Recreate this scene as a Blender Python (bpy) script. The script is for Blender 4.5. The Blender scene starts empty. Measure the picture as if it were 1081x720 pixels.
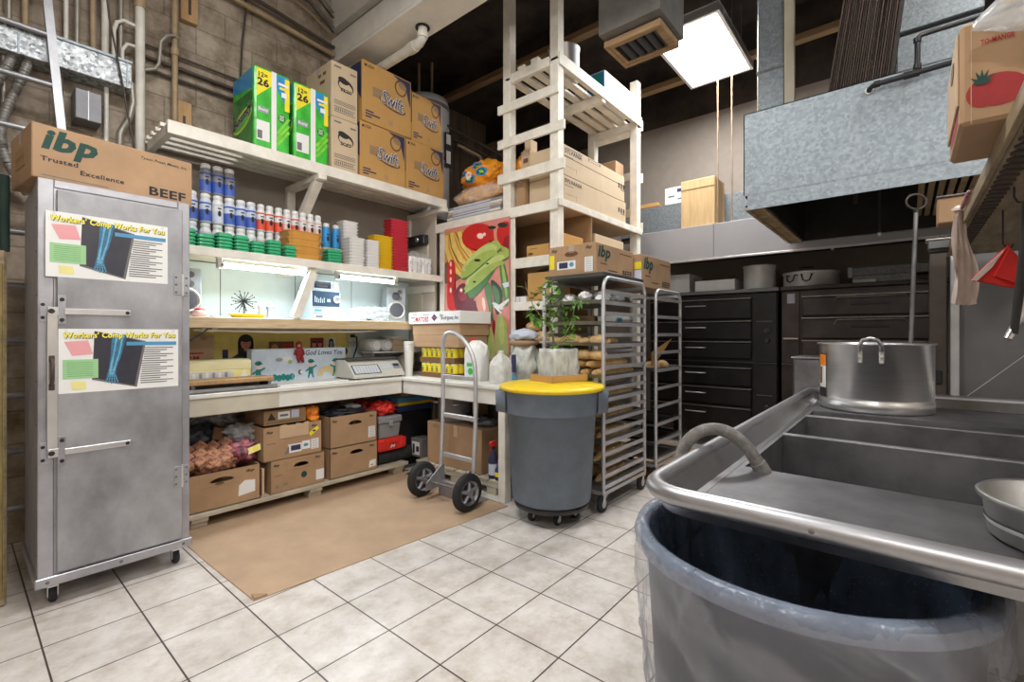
import bpy, bmesh, math, random
from mathutils import Vector, Matrix, noise as mnoise
random.seed(7)
SC = bpy.context.scene
COL = SC.collection
PI = math.pi
R = math.radians

# ------------------------------------------------------------------ materials
MATS = {}
def _nodes(name):
    m = bpy.data.materials.new(name); m.use_nodes = True
    nt = m.node_tree; b = nt.nodes['Principled BSDF']
    return m, nt, b
def _coords(nt, scale=(1, 1, 1)):
    tc = nt.nodes.new('ShaderNodeTexCoord'); mp = nt.nodes.new('ShaderNodeMapping')
    mp.inputs['Scale'].default_value = scale
    nt.links.new(tc.outputs['Object'], mp.inputs['Vector'])
    return mp.outputs['Vector']
def _noise(nt, vec, scale, detail=4, rough=.6):
    n = nt.nodes.new('ShaderNodeTexNoise'); n.inputs['Scale'].default_value = scale
    n.inputs['Detail'].default_value = detail; n.inputs['Roughness'].default_value = rough
    nt.links.new(vec, n.inputs['Vector']); return n.outputs['Fac']
def _ramp(nt, fac, stops):
    r = nt.nodes.new('ShaderNodeValToRGB'); e = r.color_ramp.elements
    while len(e) < len(stops): e.new(.5)
    for k, (p, c) in enumerate(stops):
        e[k].position = p; e[k].color = (c[0], c[1], c[2], 1)
    nt.links.new(fac, r.inputs['Fac']); return r.outputs['Color']
def _bump(nt, b, h, strength, dist=.01):
    bp = nt.nodes.new('ShaderNodeBump'); bp.inputs['Strength'].default_value = strength
    bp.inputs['Distance'].default_value = dist
    nt.links.new(h, bp.inputs['Height']); nt.links.new(bp.outputs['Normal'], b.inputs['Normal'])
def mul(c, k): return tuple(min(1, x * k) for x in c)
def plain(name, col, rough=.5, metal=0, var=.12, scale=9, stretch=(1, 1, 1), bump=0, detail=5, spec=None, lo=.35, hi=.7, bscale=None):
    """noise-varied single colour"""
    m, nt, b = _nodes(name)
    v = _coords(nt, stretch)
    f = _noise(nt, v, scale, detail)
    c = _ramp(nt, f, [(lo, mul(col, 1 - var)), (hi, mul(col, 1 + var))])
    nt.links.new(c, b.inputs['Base Color'])
    b.inputs['Roughness'].default_value = rough; b.inputs['Metallic'].default_value = metal
    if spec is not None: b.inputs['Specular IOR Level'].default_value = spec
    if bump:
        h = f if bscale is None else _noise(nt, v, bscale, 3)
        _bump(nt, b, h, bump)
    MATS[name] = m; return m
def emit(name, col, s):
    m, nt, b = _nodes(name)
    b.inputs['Base Color'].default_value = (*col, 1); b.inputs['Emission Color'].default_value = (*col, 1)
    b.inputs['Emission Strength'].default_value = s; MATS[name] = m
def galv(name, a, c, scale, rough=.38, metal=.75):
    m, nt, b = _nodes(name); v = _coords(nt)
    n = _noise(nt, v, scale * .45, 5, .7)
    vo = nt.nodes.new('ShaderNodeTexVoronoi'); vo.inputs['Scale'].default_value = scale
    mx = nt.nodes.new('ShaderNodeMix'); mx.data_type = 'VECTOR'; mx.inputs['Factor'].default_value = .08
    nt.links.new(v, mx.inputs['A'])
    nt.links.new(vo.inputs['Vector'].links[0].from_socket if vo.inputs['Vector'].links else v, vo.inputs['Vector'])
    ad = nt.nodes.new('ShaderNodeMath'); ad.operation = 'ADD'
    sep = nt.nodes.new('ShaderNodeSeparateColor'); nt.links.new(vo.outputs['Color'], sep.inputs['Color'])
    ml = nt.nodes.new('ShaderNodeMath'); ml.operation = 'MULTIPLY'; ml.inputs[1].default_value = .42
    nt.links.new(sep.outputs['Red'], ml.inputs[0]); nt.links.new(ml.outputs[0], ad.inputs[0])
    m2 = nt.nodes.new('ShaderNodeMath'); m2.operation = 'MULTIPLY'; m2.inputs[1].default_value = .75
    nt.links.new(n, m2.inputs[0]); nt.links.new(m2.outputs[0], ad.inputs[1])
    col = _ramp(nt, ad.outputs[0], [(.25, a), (.85, c)])
    nt.links.new(col, b.inputs['Base Color'])
    b.inputs['Roughness'].default_value = rough; b.inputs['Metallic'].default_value = metal
    MATS[name] = m
def wood(name, a, c, scale=3, stretch=(1, 12, 12), rough=.6, bump=.15):
    m, nt, b = _nodes(name); v = _coords(nt, stretch)
    f = _noise(nt, v, scale, 6, .65)
    col = _ramp(nt, f, [(.3, a), (.7, c)])
    nt.links.new(col, b.inputs['Base Color']); b.inputs['Roughness'].default_value = rough
    _bump(nt, b, f, bump); MATS[name] = m
def film(name, col, alpha, rough=.15):
    """thin clear or milky plastic"""
    m, nt, b = _nodes(name)
    out = nt.nodes['Material Output']
    tr = nt.nodes.new('ShaderNodeBsdfTransparent'); mx = nt.nodes.new('ShaderNodeMixShader')
    v = _coords(nt); f = _noise(nt, v, 14, 4)
    mr = nt.nodes.new('ShaderNodeMapRange'); mr.inputs['From Min'].default_value = .3; mr.inputs['From Max'].default_value = .7
    mr.inputs['To Min'].default_value = max(0, alpha - .15); mr.inputs['To Max'].default_value = min(1, alpha + .15)
    nt.links.new(f, mr.inputs['Value']); nt.links.new(mr.outputs[0], mx.inputs['Fac'])
    b.inputs['Base Color'].default_value = (*col, 1); b.inputs['Roughness'].default_value = rough
    b.inputs['Specular IOR Level'].default_value = .6
    if name == 'liner_film':   # diagonal sheen streaks painted as denser film
        tc = nt.nodes.new('ShaderNodeTexCoord'); mp = nt.nodes.new('ShaderNodeMapping'); mp.vector_type = 'TEXTURE'; mp.inputs['Rotation'].default_value = (0, .55, -1.2); mp.inputs['Scale'].default_value = (1.3, .22, .2)
        nt.links.new(tc.outputs['Object'], mp.inputs['Vector'])
        nn = nt.nodes.new('ShaderNodeTexNoise'); nn.inputs['Scale'].default_value = 1.5; nn.inputs['Detail'].default_value = 6; nn.inputs['Distortion'].default_value = .3; nt.links.new(mp.outputs[0], nn.inputs['Vector'])
        rg = _ramp(nt, nn.outputs['Fac'], [(.42, (0, 0, 0)), (.50, (1, 1, 1)), (.66, (.1, .1, .1))])
        mr.inputs['From Min'].default_value = 0; mr.inputs['From Max'].default_value = 1; mr.inputs['To Min'].default_value = alpha; mr.inputs['To Max'].default_value = alpha + .20
        nt.links.new(rg, mr.inputs['Value'])
    if name == 'liner_inner':   # wet specks
        vo = nt.nodes.new('ShaderNodeTexVoronoi'); vo.inputs['Scale'].default_value = 70; nt.links.new(v, vo.inputs['Vector'])
        nt.links.new(_ramp(nt, vo.outputs['Distance'], [(.10, (.55, .60, .68)), (.16, col)]), b.inputs['Base Color'])
    if name.startswith('liner'): _bump(nt, b, _noise(nt, _coords(nt, (3, 3, 2)), 4, 5, .6), .6, .02)
    nt.links.new(tr.outputs[0], mx.inputs[1]); nt.links.new(b.outputs[0], mx.inputs[2]); nt.links.new(mx.outputs[0], out.inputs['Surface'])
    MATS[name] = m
def brickmat(name, mortar, c1, c2, w, h, ms, offset, stain=None, rough=.5, plane='xy', shift=(0, 0), bump=.3, spots=None):
    m, nt, b = _nodes(name)
    tc = nt.nodes.new('ShaderNodeTexCoord')
    sp = nt.nodes.new('ShaderNodeSeparateXYZ'); cb = nt.nodes.new('ShaderNodeCombineXYZ')
    nt.links.new(tc.outputs['Object'], sp.inputs[0])
    for k, ax in enumerate(plane):
        ad = nt.nodes.new('ShaderNodeMath'); ad.operation = 'ADD'; ad.inputs[1].default_value = shift[k]
        nt.links.new(sp.outputs[ax.upper()], ad.inputs[0]); nt.links.new(ad.outputs[0], cb.inputs[k])
    br = nt.nodes.new('ShaderNodeTexBrick'); br.offset = offset; br.inputs['Scale'].default_value = 1
    br.inputs['Brick Width'].default_value = w; br.inputs['Row Height'].default_value = h
    br.inputs['Mortar Size'].default_value = ms; br.inputs['Mortar Smooth'].default_value = .15
    br.inputs['Color1'].default_value = (*c1, 1); br.inputs['Color2'].default_value = (*c2, 1); br.inputs['Mortar'].default_value = (*mortar, 1)
    nt.links.new(cb.outputs[0], br.inputs['Vector'])
    f = _noise(nt, tc.outputs['Object'], 5.5, 8, .7)
    col = _ramp(nt, f, [(.3, (stain,) * 3 if isinstance(stain, float) else stain), (.62, (1, 1, 1))])
    mx = nt.nodes.new('ShaderNodeMix'); mx.data_type = 'RGBA'; mx.blend_type = 'MULTIPLY'; mx.inputs['Factor'].default_value = 1
    nt.links.new(br.outputs['Color'], mx.inputs['A']); nt.links.new(col, mx.inputs['B'])
    res = mx.outputs['Result']
    if spots:
        f2 = _noise(nt, tc.outputs['Object'], spots[1], 6, .75)
        c2_ = _ramp(nt, f2, [(.48, (1, 1, 1)), (.72, spots[0])])
        m3 = nt.nodes.new('ShaderNodeMix'); m3.data_type = 'RGBA'; m3.blend_type = 'MULTIPLY'; m3.inputs['Factor'].default_value = 1
        nt.links.new(res, m3.inputs['A']); nt.links.new(c2_, m3.inputs['B']); res = m3.outputs['Result']
    nt.links.new(res, b.inputs['Base Color']); b.inputs['Roughness'].default_value = rough
    iv = nt.nodes.new('ShaderNodeMath'); iv.operation = 'SUBTRACT'; iv.inputs[0].default_value = 1
    nt.links.new(br.outputs['Fac'], iv.inputs[1]); 
    if bump: _bump(nt, b, iv.outputs[0], bump, .004)
    MATS[name] = m

brickmat('floor_tile', (.07, .055, .048), (.76, .72, .685), (.68, .645, .615), .3234, .3266, .0035, 0, (.70, .66, .62), .3, 'xy', (.0866, -.0666), .35, ((.8, .76, .72), 9))
brickmat('block_wall', (.29, .245, .195), (.46, .39, .31), (.38, .32, .255), .40, .20, .005, .5, (.38, .33, .28), .9, 'xz', (0, 0), .5, ((.50, .43, .36), 2.2))
plain('beige_wall', (.30, .26, .225), .8, var=.06)
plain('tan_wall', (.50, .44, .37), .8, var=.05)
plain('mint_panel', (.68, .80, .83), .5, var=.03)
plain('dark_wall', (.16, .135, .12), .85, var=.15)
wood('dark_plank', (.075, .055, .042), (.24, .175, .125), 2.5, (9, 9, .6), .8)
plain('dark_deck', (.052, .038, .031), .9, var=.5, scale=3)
wood('joist_wood', (.22, .13, .06), (.42, .28, .15), 3, (8, .8, 8), .7)
plain('white_paint', (.66, .62, .54), .5, var=.07, scale=12)
plain('white_beam', (.74, .71, .66), .5, var=.08, scale=6)
plain('cream_paint', (.56, .52, .42), .55, var=.06)
plain('counter_white', (.76, .75, .70), .35, var=.05)
plain('tower_paint', (.80, .765, .69), .55, var=.13, scale=7, detail=8)
wood('shelf_edge_wood', (.50, .36, .20), (.72, .58, .38), 4, (1.2, 14, 14), .5)
wood('light_wood', (.58, .38, .18), (.74, .53, .29), 3, (10, 10, 1), .5)
wood('pallet_wood', (.36, .31, .23), (.60, .54, .43), 3, (2, 2, 9), .8)
wood('raw_wood', (.33, .19, .08), (.52, .33, .16), 3, (9, 9, 1), .7)
wood('old_board', (.14, .10, .06), (.42, .33, .20), 2.2, (1.5, 8, 8), .6)
plain('cardboard', (.40, .252, .142), .8, var=.13, scale=4, detail=8)
plain('cardboard_dark', (.33, .20, .10), .8, var=.08, scale=5)
plain('cardboard_pale', (.55, .39, .25), .8, var=.06, scale=5)
plain('cardboard_tan', (.52, .295, .095), .8, var=.06, scale=5)
plain('cardboard_cream', (.60, .47, .32), .8, var=.05, scale=5)
plain('kraft_floor', (.45, .31, .20), .75, var=.10, scale=3.5, detail=8)
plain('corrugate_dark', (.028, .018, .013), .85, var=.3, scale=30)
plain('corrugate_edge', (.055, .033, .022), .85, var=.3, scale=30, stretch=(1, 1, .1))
plain('ink_black', (.02, .02, .022), .7, var=.1)
plain('ink_grey', (.16, .15, .15), .7, var=.1)
plain('ink_navy', (.03, .035, .10), .7, var=.1)
plain('ink_green', (.008, .055, .042), .7, var=.1)
plain('ink_red', (.45, .02, .03), .7, var=.1)
plain('ink_brown', (.16, .075, .03), .7, var=.1)
plain('print_fade', (.30, .20, .12), .8, var=.1)
plain('paper_white', (.80, .80, .79), .6, var=.02)
plain('paper_pink', (.78, .36, .38), .6, var=.04)
plain('paper_green', (.33, .60, .30), .6, var=.05)
plain('pale_lid', (.80, .74, .45), .4, var=.05)
plain('paper_yellow', (.82, .75, .30), .6, var=.05)
plain('label_yellow', (.86, .70, .03), .5, var=.05)
plain('title_yellow', (.92, .82, .08), .5, var=.02)
plain('xray_dark', (.035, .035, .05), .4, var=.2)
plain('xray_blue', (.035, .16, .28), .5, var=.3, scale=30)
plain('xray_pale', (.15, .40, .56), .5, var=.2, scale=30)
plain('bar_blue', (.08, .30, .52), .5, var=.05)
plain('aluminium', (.42, .42, .455), .42, .75, .2, 5, (1, 1, 1), 0, 9)
plain('aluminium_door', (.37, .373, .395), .46, .65, .34, 3.2, (1, 1, .7), .03, 9)
plain('bright_metal', (.78, .78, .79), .28, .9, .06)
plain('rack_metal', (.58, .58, .60), .42, .6, .1, 7)
plain('steel', (.50, .50, .515), .27, .95, .12, 3, (1, 6, 1), .015, 8)
plain('steel_rim', (.44, .44, .46), .40, .9, .08, 3)
plain('steel_matte', (.215, .212, .225), .45, .8, .32, 5, (1, 1, 1), .02, 9)
plain('pot_metal', (.72, .72, .73), .34, .92, .06, 3, (1, 1, 14))
plain('pan_bright', (.82, .82, .82), .4, .3, .08, 9)
plain('pan_metal', (.30, .297, .29), .45, .85, .12, 9)
plain('grey_panel', (.15, .15, .155), .45, .4, .08, 4)
galv('galvanised', (.20, .24, .275), (.35, .40, .44), 62, .5, .35)
galv('galvanised_dark', (.13, .15, .165), (.27, .30, .32), 90, .5, .4)
galv('galvanised_mottled', (.05, .06, .07), (.66, .70, .73), 60, .5, .4)  # wide dark-to-bright mottling puts the shiny look into the colour
plain('duct_grey', (.15, .145, .135), .7, var=.15)
plain('near_black', (.018, .015, .013), .7, var=.4, scale=6)  # near-black; greasy inside the hoods, plain dark backing in vent and gaps
plain('greasy_filter', (.46, .34, .19), .5, .2, .3, 10)
plain('white_panel', (.40, .39, .41), .35, .1, .02)
plain('oven_black', (.011, .010, .011), .36, .2, .5, 6, (1, 1, 1), .1, 9)
plain('oven_brown', (.034, .022, .018), .42, .2, .5, 6, (1, 1, 1), .1, 9)
plain('worn_edge', (.26, .235, .22), .4, .7, .3, 14)
plain('black_rubber', (.018, .018, .019), .75, var=.15)
plain('black_plastic', (.022, .022, .024), .4, var=.15)
plain('black_paint', (.022, .022, .024), .38, .2, .15)
plain('can_grey', (.135, .165, .205), .55, var=.14, scale=7, detail=8)
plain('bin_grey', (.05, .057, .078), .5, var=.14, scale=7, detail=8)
plain('yellow_plastic', (.85, .60, .015), .4, var=.05)
plain('white_plastic', (.78, .78, .76), .4, var=.03)
plain('grey_plastic', (.26, .27, .275), .45, var=.06)
plain('pot_grey', (.25, .25, .28), .5, .2, .08)
plain('green_plastic', (.03, .36, .16), .4, var=.08)
plain('orange_plastic', (.66, .33, .07), .4, var=.06)
plain('red_plastic', (.60, .028, .035), .38, var=.06)
plain('bright_red', (.70, .03, .02), .4, var=.08)
plain('foam_white', (.87, .86, .86), .6, var=.03)
plain('foam_yellow', (.86, .56, .012), .5, var=.04)
plain('foam_red', (.62, .03, .06), .5, var=.05)
plain('bottle_white', (.76, .77, .78), .35, var=.03)
plain('bottle_grey', (.30, .31, .36), .3, var=.1)
plain('label_blue', (.06, .13, .50), .4, var=.15)
plain('label_pale', (.62, .67, .80), .4, var=.08)
plain('label_red', (.78, .10, .05), .4, var=.1)
plain('label_pink', (.80, .55, .52), .4, var=.08)
plain('label_sky', (.02, .30, .70), .4, var=.1)
plain('pack_green', (.06, .50, .05), .25, var=.25, scale=14, stretch=(1, 1, .6), bump=.3, bscale=30)
plain('pack_dark_green', (.03, .22, .04), .25, var=.3, scale=12, bump=.3, bscale=30)
plain('pack_blue', (.03, .28, .60), .25, var=.12)
plain('pack_yellow', (.90, .76, .04), .25, var=.05)
plain('pack_lime', (.22, .66, .06), .25, var=.2, scale=20)
plain('chip_orange', (.86, .33, .02), .3, var=.12, scale=18, bump=.4, bscale=22)
plain('pale_orange', (.80, .45, .20), .4, var=.2, scale=14, bump=.4, bscale=26)
plain('speaker_silver', (.42, .47, .50), .35, .4, .08)
plain('speaker_cone', (.08, .085, .10), .5, var=.1)
plain('stereo_face', (.50, .58, .66), .35, .3, .06)
plain('stereo_dark', (.035, .06, .10), .25, var=.1)
plain('tan_plastic', (.62, .56, .45), .45, var=.05)
plain('scale_body', (.66, .65, .60), .4, var=.03)
plain('key_blue', (.45, .55, .68), .4, var=.08, scale=60)
wood('bread', (.56, .31, .10), (.82, .60, .32), 4, (3, 6, 6), .65, .12)
plain('bread_pale', (.84, .66, .42), .7, var=.12, scale=14)
plain('leaf', (.15, .34, .05), .5, var=.3, scale=20)
plain('stem', (.20, .15, .09), .7, var=.2)
plain('stem_green', (.22, .33, .10), .6, var=.2)
plain('conduit', (.33, .30, .26), .45, .5, .15)
plain('conduit_tan', (.36, .26, .16), .6, .1, .2)
plain('conduit_dark', (.07, .055, .045), .6, .2, .2)
plain('pvc_white', (.66, .64, .58), .5, var=.12, scale=8)
plain('flex_grey', (.24, .23, .21), .5, .3, .25, 40)
plain('junction_grey', (.19, .195, .21), .5, .4, .08)
plain('rope_yellow', (.55, .46, .12), .8, var=.2)
plain('heater_white', (.66, .68, .71), .25, .1, .04)
plain('cloth_pale', (.78, .66, .60), .9, var=.12, scale=16, bump=.6)
plain('cloth_red', (.66, .025, .02), .8, var=.1, bump=.3)
plain('tomato_red', (.36, .030, .032), .75, var=.12, scale=14)
plain('mesh_bag', (.46, .22, .13), .7, var=.45, scale=36, bump=.6, lo=.42, hi=.58)
plain('dark_bag', (.03, .032, .045), .35, var=.5, scale=14, bump=.6)
plain('magenta_bag', (.30, .09, .12), .35, var=.6, scale=24, bump=.5, lo=.42, hi=.58)
plain('navy', (.03, .055, .16), .6, var=.2)
plain('orange_cloth', (.85, .25, .02), .6, var=.15)
plain('hose_grey', (.21, .20, .19), .75, var=.35, scale=45, bump=.5, detail=8)
film('clear_film', (.75, .78, .80), .45)
film('clear_film_thin', (.75, .78, .80), .26)
film('liner_film', (.50, .52, .60), .18, .14)
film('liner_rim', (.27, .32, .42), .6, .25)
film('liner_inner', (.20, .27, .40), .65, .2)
film('milky', (.80, .80, .77), .80, .3)
plain('milky_wrap', (.56, .58, .56), .3, var=.30, scale=9, stretch=(3, 1.5, 1), bump=.6)
emit('tube_light', (.90, .97, 1), 9)
emit('light_panel', (1, 1, .99), 9)
plain('mustard', (.24, .185, .06), .7, var=.3)
emit('fill_glow', (1, .985, .96), 150)  # glow of the unseen globes added as fill
plain('dark_green', (.012, .03, .022), .8, var=.3)
# colours for the pictures on the poster
for n_, c_ in (('p_pink', (.66, .24, .20)), ('p_red', (.58, .02, .02)), ('p_shine', (.90, .62, .56)), ('p_orange', (.66, .33, .06)), ('p_yellow', (.80, .58, .16)), ('p_lime', (.36, .48, .11)), ('p_limelight', (.52, .60, .20)), ('p_green', (.07, .20, .06)), ('p_dark', (.02, .035, .02)), ('p_purple', (.14, .012, .025)), ('p_leek', (.44, .50, .20)), ('p_white', (.78, .76, .70)), ('p_skin', (.66, .28, .20)), ('p_teal', (.015, .25, .22)), ('p_sky', (.60, .70, .82)), ('p_poster', (.86, .70, .20)), ('p_maroon', (.28, .01, .02)), ('p_mud', (.20, .09, .05))):
    plain(n_, c_, .45, var=.08, scale=14)

# ------------------------------------------------------------------ mesh builder
_TXT = {}
def text_geo(s, bold=.02, shear=0.0):
    key = (s, bold, shear)
    if key not in _TXT:
        cu = bpy.data.curves.new('t', 'FONT'); cu.body = s; cu.offset = bold; cu.shear = shear; cu.resolution_u = 2; cu.space_character = 1.06 if bold > .015 else 1
        o = bpy.data.objects.new('t', cu); COL.objects.link(o)
        bpy.context.view_layer.update()
        me = bpy.data.meshes.new_from_object(o.evaluated_get(bpy.context.evaluated_depsgraph_get()))
        vs = [v.co.copy() for v in me.vertices]; fs = [tuple(p.vertices) for p in me.polygons]
        bpy.data.meshes.remove(me); bw = vs
        if bold:   # proportions come from the plain letters, so outline and fill stay in register
            cu.offset = 0; bpy.context.view_layer.update()
            me = bpy.data.meshes.new_from_object(o.evaluated_get(bpy.context.evaluated_depsgraph_get())); bw = [v.co.copy() for v in me.vertices]; bpy.data.meshes.remove(me)
        bpy.data.objects.remove(o); bpy.data.curves.remove(cu)
        x0 = min(v.x for v in bw); x1 = max(v.x for v in bw); y0 = min(v.y for v in bw); y1 = max(v.y for v in bw)
        _TXT[key] = ([((v.x - x0) / (x1 - x0), (v.y - y0) / (y1 - y0)) for v in vs], fs, (x1 - x0) / (y1 - y0))
    return _TXT[key]

class Face:
    """a flat printed face: origin at its lower left, a to the viewer's right, b up"""
    def __init__(s, o, right, up=(0, 0, 1)):
        s.o = Vector(o); s.r = Vector(right).normalized(); s.u = Vector(up).normalized(); s.n = s.r.cross(s.u)
    def p(s, a, b, l=.0006): return s.o + s.r * a + s.u * b + s.n * l
def FX(x, y, z): return Face((x, y, z), (0, -1, 0))      # looks towards -X
def FY(x, y, z): return Face((x, y, z), (1, 0, 0))       # looks towards -Y

class B:
    def __init__(s): s.v = []; s.f = []; s.m = []; s.sm = []; s.mats = []
    def mi(s, m):
        if m not in s.mats: s.mats.append(m)
        return s.mats.index(m)
    def add(s, vs, fs, m, smooth=False):
        n = len(s.v); k = s.mi(m)
        s.v += [Vector(v) for v in vs]
        for f in fs: s.f.append(tuple(i + n for i in f)); s.m.append(k); s.sm.append(smooth)
        return s
    def bm(s, bm, m, smooth=False):
        bm.verts.index_update()
        s.add([v.co for v in bm.verts], [tuple(v.index for v in f.verts) for f in bm.faces], m, smooth); bm.free(); return s
    def box(s, x0, x1, y0, y1, z0, z1, m, bev=0, rot=None, seg=1, taper=None):
        c = Vector(((x0 + x1) / 2, (y0 + y1) / 2, (z0 + z1) / 2))
        bm = bmesh.new(); bmesh.ops.create_cube(bm, size=1)
        for v in bm.verts:
            t = taper if (taper and v.co.z < 0) else 1
            v.co = Vector((v.co.x * (x1 - x0) * t, v.co.y * (y1 - y0) * t, v.co.z * (z1 - z0)))
        if bev: bmesh.ops.bevel(bm, geom=bm.edges[:], offset=bev, segments=seg, profile=.5, affect='EDGES')
        mt = Matrix.Identity(3)
        if rot: mt = Matrix.Rotation(rot[2], 3, 'Z') @ Matrix.Rotation(rot[1], 3, 'Y') @ Matrix.Rotation(rot[0], 3, 'X')
        for v in bm.verts: v.co = mt @ v.co + c
        return s.bm(bm, m, False)
    def lathe(s, c, prof, m, seg=32, axis=(0, 0, 1), sx=1, sy=1, pw=None, smooth=True, cap0=True, cap1=True, rz=0):
        ax = Vector(axis).normalized(); q = Vector((0, 0, 1)).rotation_difference(ax).to_matrix()
        c = Vector(c); vs = []; fs = []; n = len(prof)
        for r, z in prof:
            for k in range(seg):
                t = 2 * PI * k / seg; x, y = math.cos(t), math.sin(t)
                if pw:
                    d = (abs(x) ** pw + abs(y) ** pw) ** (-1 / pw); x *= d; y *= d
                x, y = x * r * sx, y * r * sy
                if rz: x, y = x * math.cos(rz) - y * math.sin(rz), x * math.sin(rz) + y * math.cos(rz)
                vs.append(c + q @ Vector((x, y, z)))
        for i in range(n - 1):
            for k in range(seg):
                a = i * seg + k; b_ = i * seg + (k + 1) % seg
                fs.append((a, b_, b_ + seg, a + seg))
        s.add(vs, fs, m, smooth)
        if cap0 and prof[0][0] > 1e-4: s.add(vs[:seg], [tuple(range(seg))[::-1]], m)
        if cap1 and prof[-1][0] > 1e-4: s.add(vs[-seg:], [tuple(range(seg))], m)
        return s
    def cyl(s, c, r, h, m, axis=(0, 0, 1), seg=24, r2=None, bev=0):
        r2 = r if r2 is None else r2
        p = [(r, 0), (r2, h)]
        if bev: p = [(r - bev, 0), (r, bev), (r2, h - bev), (r2 - bev, h)]
        return s.lathe(c, p, m, seg, axis)
    def tube(s, pts, r, m, seg=8, closed=False, caps=True, square=False):
        pts = [Vector(p) for p in pts]; n = len(pts); vs = []; fs = []
        rr = r if isinstance(r, (list, tuple)) else [r] * n
        T = []
        for i in range(n):
            a = pts[i - 1] if (i or closed) else pts[i]; b_ = pts[(i + 1) % n] if (i < n - 1 or closed) else pts[i]
            T.append((b_ - a).normalized())
        up = Vector((0, 0, 1)) if abs(T[0].z) < .9 else Vector((1, 0, 0))
        N = (up - T[0] * up.dot(T[0])).normalized()
        if square: seg = 4
        for i in range(n):
            if i:
                N = (N - T[i] * N.dot(T[i]))
                N = N.normalized() if N.length > 1e-6 else T[i].orthogonal().normalized()
            Bn = T[i].cross(N)
            for k in range(seg):
                t = 2 * PI * (k + (.5 if square else 0)) / seg; q = rr[i] * (1.414 if square else 1)
                vs.append(pts[i] + N * math.cos(t) * q + Bn * math.sin(t) * q)
        for i in range(n if closed else n - 1):
            for k in range(seg):
                a = i * seg + k; b_ = i * seg + (k + 1) % seg; j = ((i + 1) % n) * seg
                fs.append((a, b_, j + (k + 1) % seg, j + k))
        s.add(vs, fs, m, not square)
        if caps and not closed:
            s.add(vs[:seg], [tuple(range(seg))[::-1]], m); s.add(vs[-seg:], [tuple(range(seg))], m)
        return s
    def prism(s, poly, z0, z1, m, frame=None):
        """polygon of (a,b) extruded; default frame = plan view x,y with z up"""
        if frame is None: P = lambda a, b_, l: Vector((a, b_, l))
        else: P = lambda a, b_, l: frame.p(a, b_, l)
        n = len(poly)
        bm = bmesh.new()
        lo = [bm.verts.new(P(a, b_, z0)) for a, b_ in poly]; hi = [bm.verts.new(P(a, b_, z1)) for a, b_ in poly]
        for k in range(n): bm.faces.new((lo[k], lo[(k + 1) % n], hi[(k + 1) % n], hi[k]))
        e = [bm.faces.new(hi), bm.faces.new(lo[::-1])]
        bmesh.ops.triangulate(bm, faces=e)
        bmesh.ops.recalc_face_normals(bm, faces=bm.faces)
        return s.bm(bm, m)
    # flat prints on a Face
    def rect(s, F, a0, a1, b0, b1, m, l=.0006, sk=0):
        return s.add([F.p(a0, b0, l), F.p(a1, b0 + sk, l), F.p(a1, b1 + sk, l), F.p(a0, b1, l)], [(0, 1, 2, 3)], m)
    def poly(s, F, pts, m, l=.0006):
        bm = bmesh.new(); f = bm.faces.new([bm.verts.new(F.p(a, b_, l)) for a, b_ in pts])
        bmesh.ops.triangulate(bm, faces=[f]); return s.bm(bm, m)
    def ell(s, F, a, b_, ra, rb, m, l=.0006, n=20, rot=0, t0=0, t1=2 * PI):
        pts = []
        full = abs(t1 - t0 - 2 * PI) < 1e-6
        for k in range(n if full else n + 1):
            t = t0 + (t1 - t0) * k / n; x, y = math.cos(t) * ra, math.sin(t) * rb
            pts.append((a + x * math.cos(rot) - y * math.sin(rot), b_ + x * math.sin(rot) + y * math.cos(rot)))
        return s.poly(F, pts, m, l)
    def band(s, F, pts, w, m, l=.0006):
        """flat ribbon along pts; w one width or one per point"""
        n = len(pts); ws = w if isinstance(w, (list, tuple)) else [w] * n; vs = []
        for i, (a, b_) in enumerate(pts):
            p, q = pts[max(0, i - 1)], pts[min(n - 1, i + 1)]
            dx, dy = q[0] - p[0], q[1] - p[1]; d = math.hypot(dx, dy) or 1
            vs += [F.p(a - dy / d * ws[i] / 2, b_ + dx / d * ws[i] / 2, l), F.p(a + dy / d * ws[i] / 2, b_ - dx / d * ws[i] / 2, l)]
        return s.add(vs, [(2 * i, 2 * i + 1, 2 * i + 3, 2 * i + 2) for i in range(n - 1)], m)
    def text(s, F, t, a, b_, h, m, w=None, bold=.02, shear=0.0, l=.0009, slope=0.0):
        vs, fs, asp = text_geo(t, bold, shear); w = w or h * asp
        return s.add([F.p(a + x * w, b_ + y * h + slope * x * w, l) for x, y in vs], fs, m)
    def move(s, dx=0, dy=0, dz=0):
        s.v = [v + Vector((dx, dy, dz)) for v in s.v]; return s
    def turn(s, c, rz, rx=0, ry=0):
        c = Vector(c); mt = Matrix.Rotation(rz, 3, 'Z') @ Matrix.Rotation(ry, 3, 'Y') @ Matrix.Rotation(rx, 3, 'X')
        s.v = [mt @ (v - c) + c for v in s.v]; return s
    def build(s, name, parent=None, label=None, cat=None, group=None, kind=None):
        if parent is not None:
            off = Vector(); p = parent
            while p is not None: off += p.location; p = p.parent
        else:
            xs = [v.x for v in s.v]; ys = [v.y for v in s.v]
            off = Vector(((min(xs) + max(xs)) / 2, (min(ys) + max(ys)) / 2, min(v.z for v in s.v)))
            if kind == 'structure': off = Vector()
        me = bpy.data.meshes.new(name)
        me.from_pydata([v - off for v in s.v], [], s.f)
        for mname in s.mats: me.materials.append(MATS[mname])
        me.polygons.foreach_set('material_index', s.m); me.polygons.foreach_set('use_smooth', s.sm)
        me.update()
        o = bpy.data.objects.new(name, me); COL.objects.link(o)
        if parent is not None: o.parent = parent
        else: o.location = off
        tag(o, label, cat, group, kind)
        return o
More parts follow.
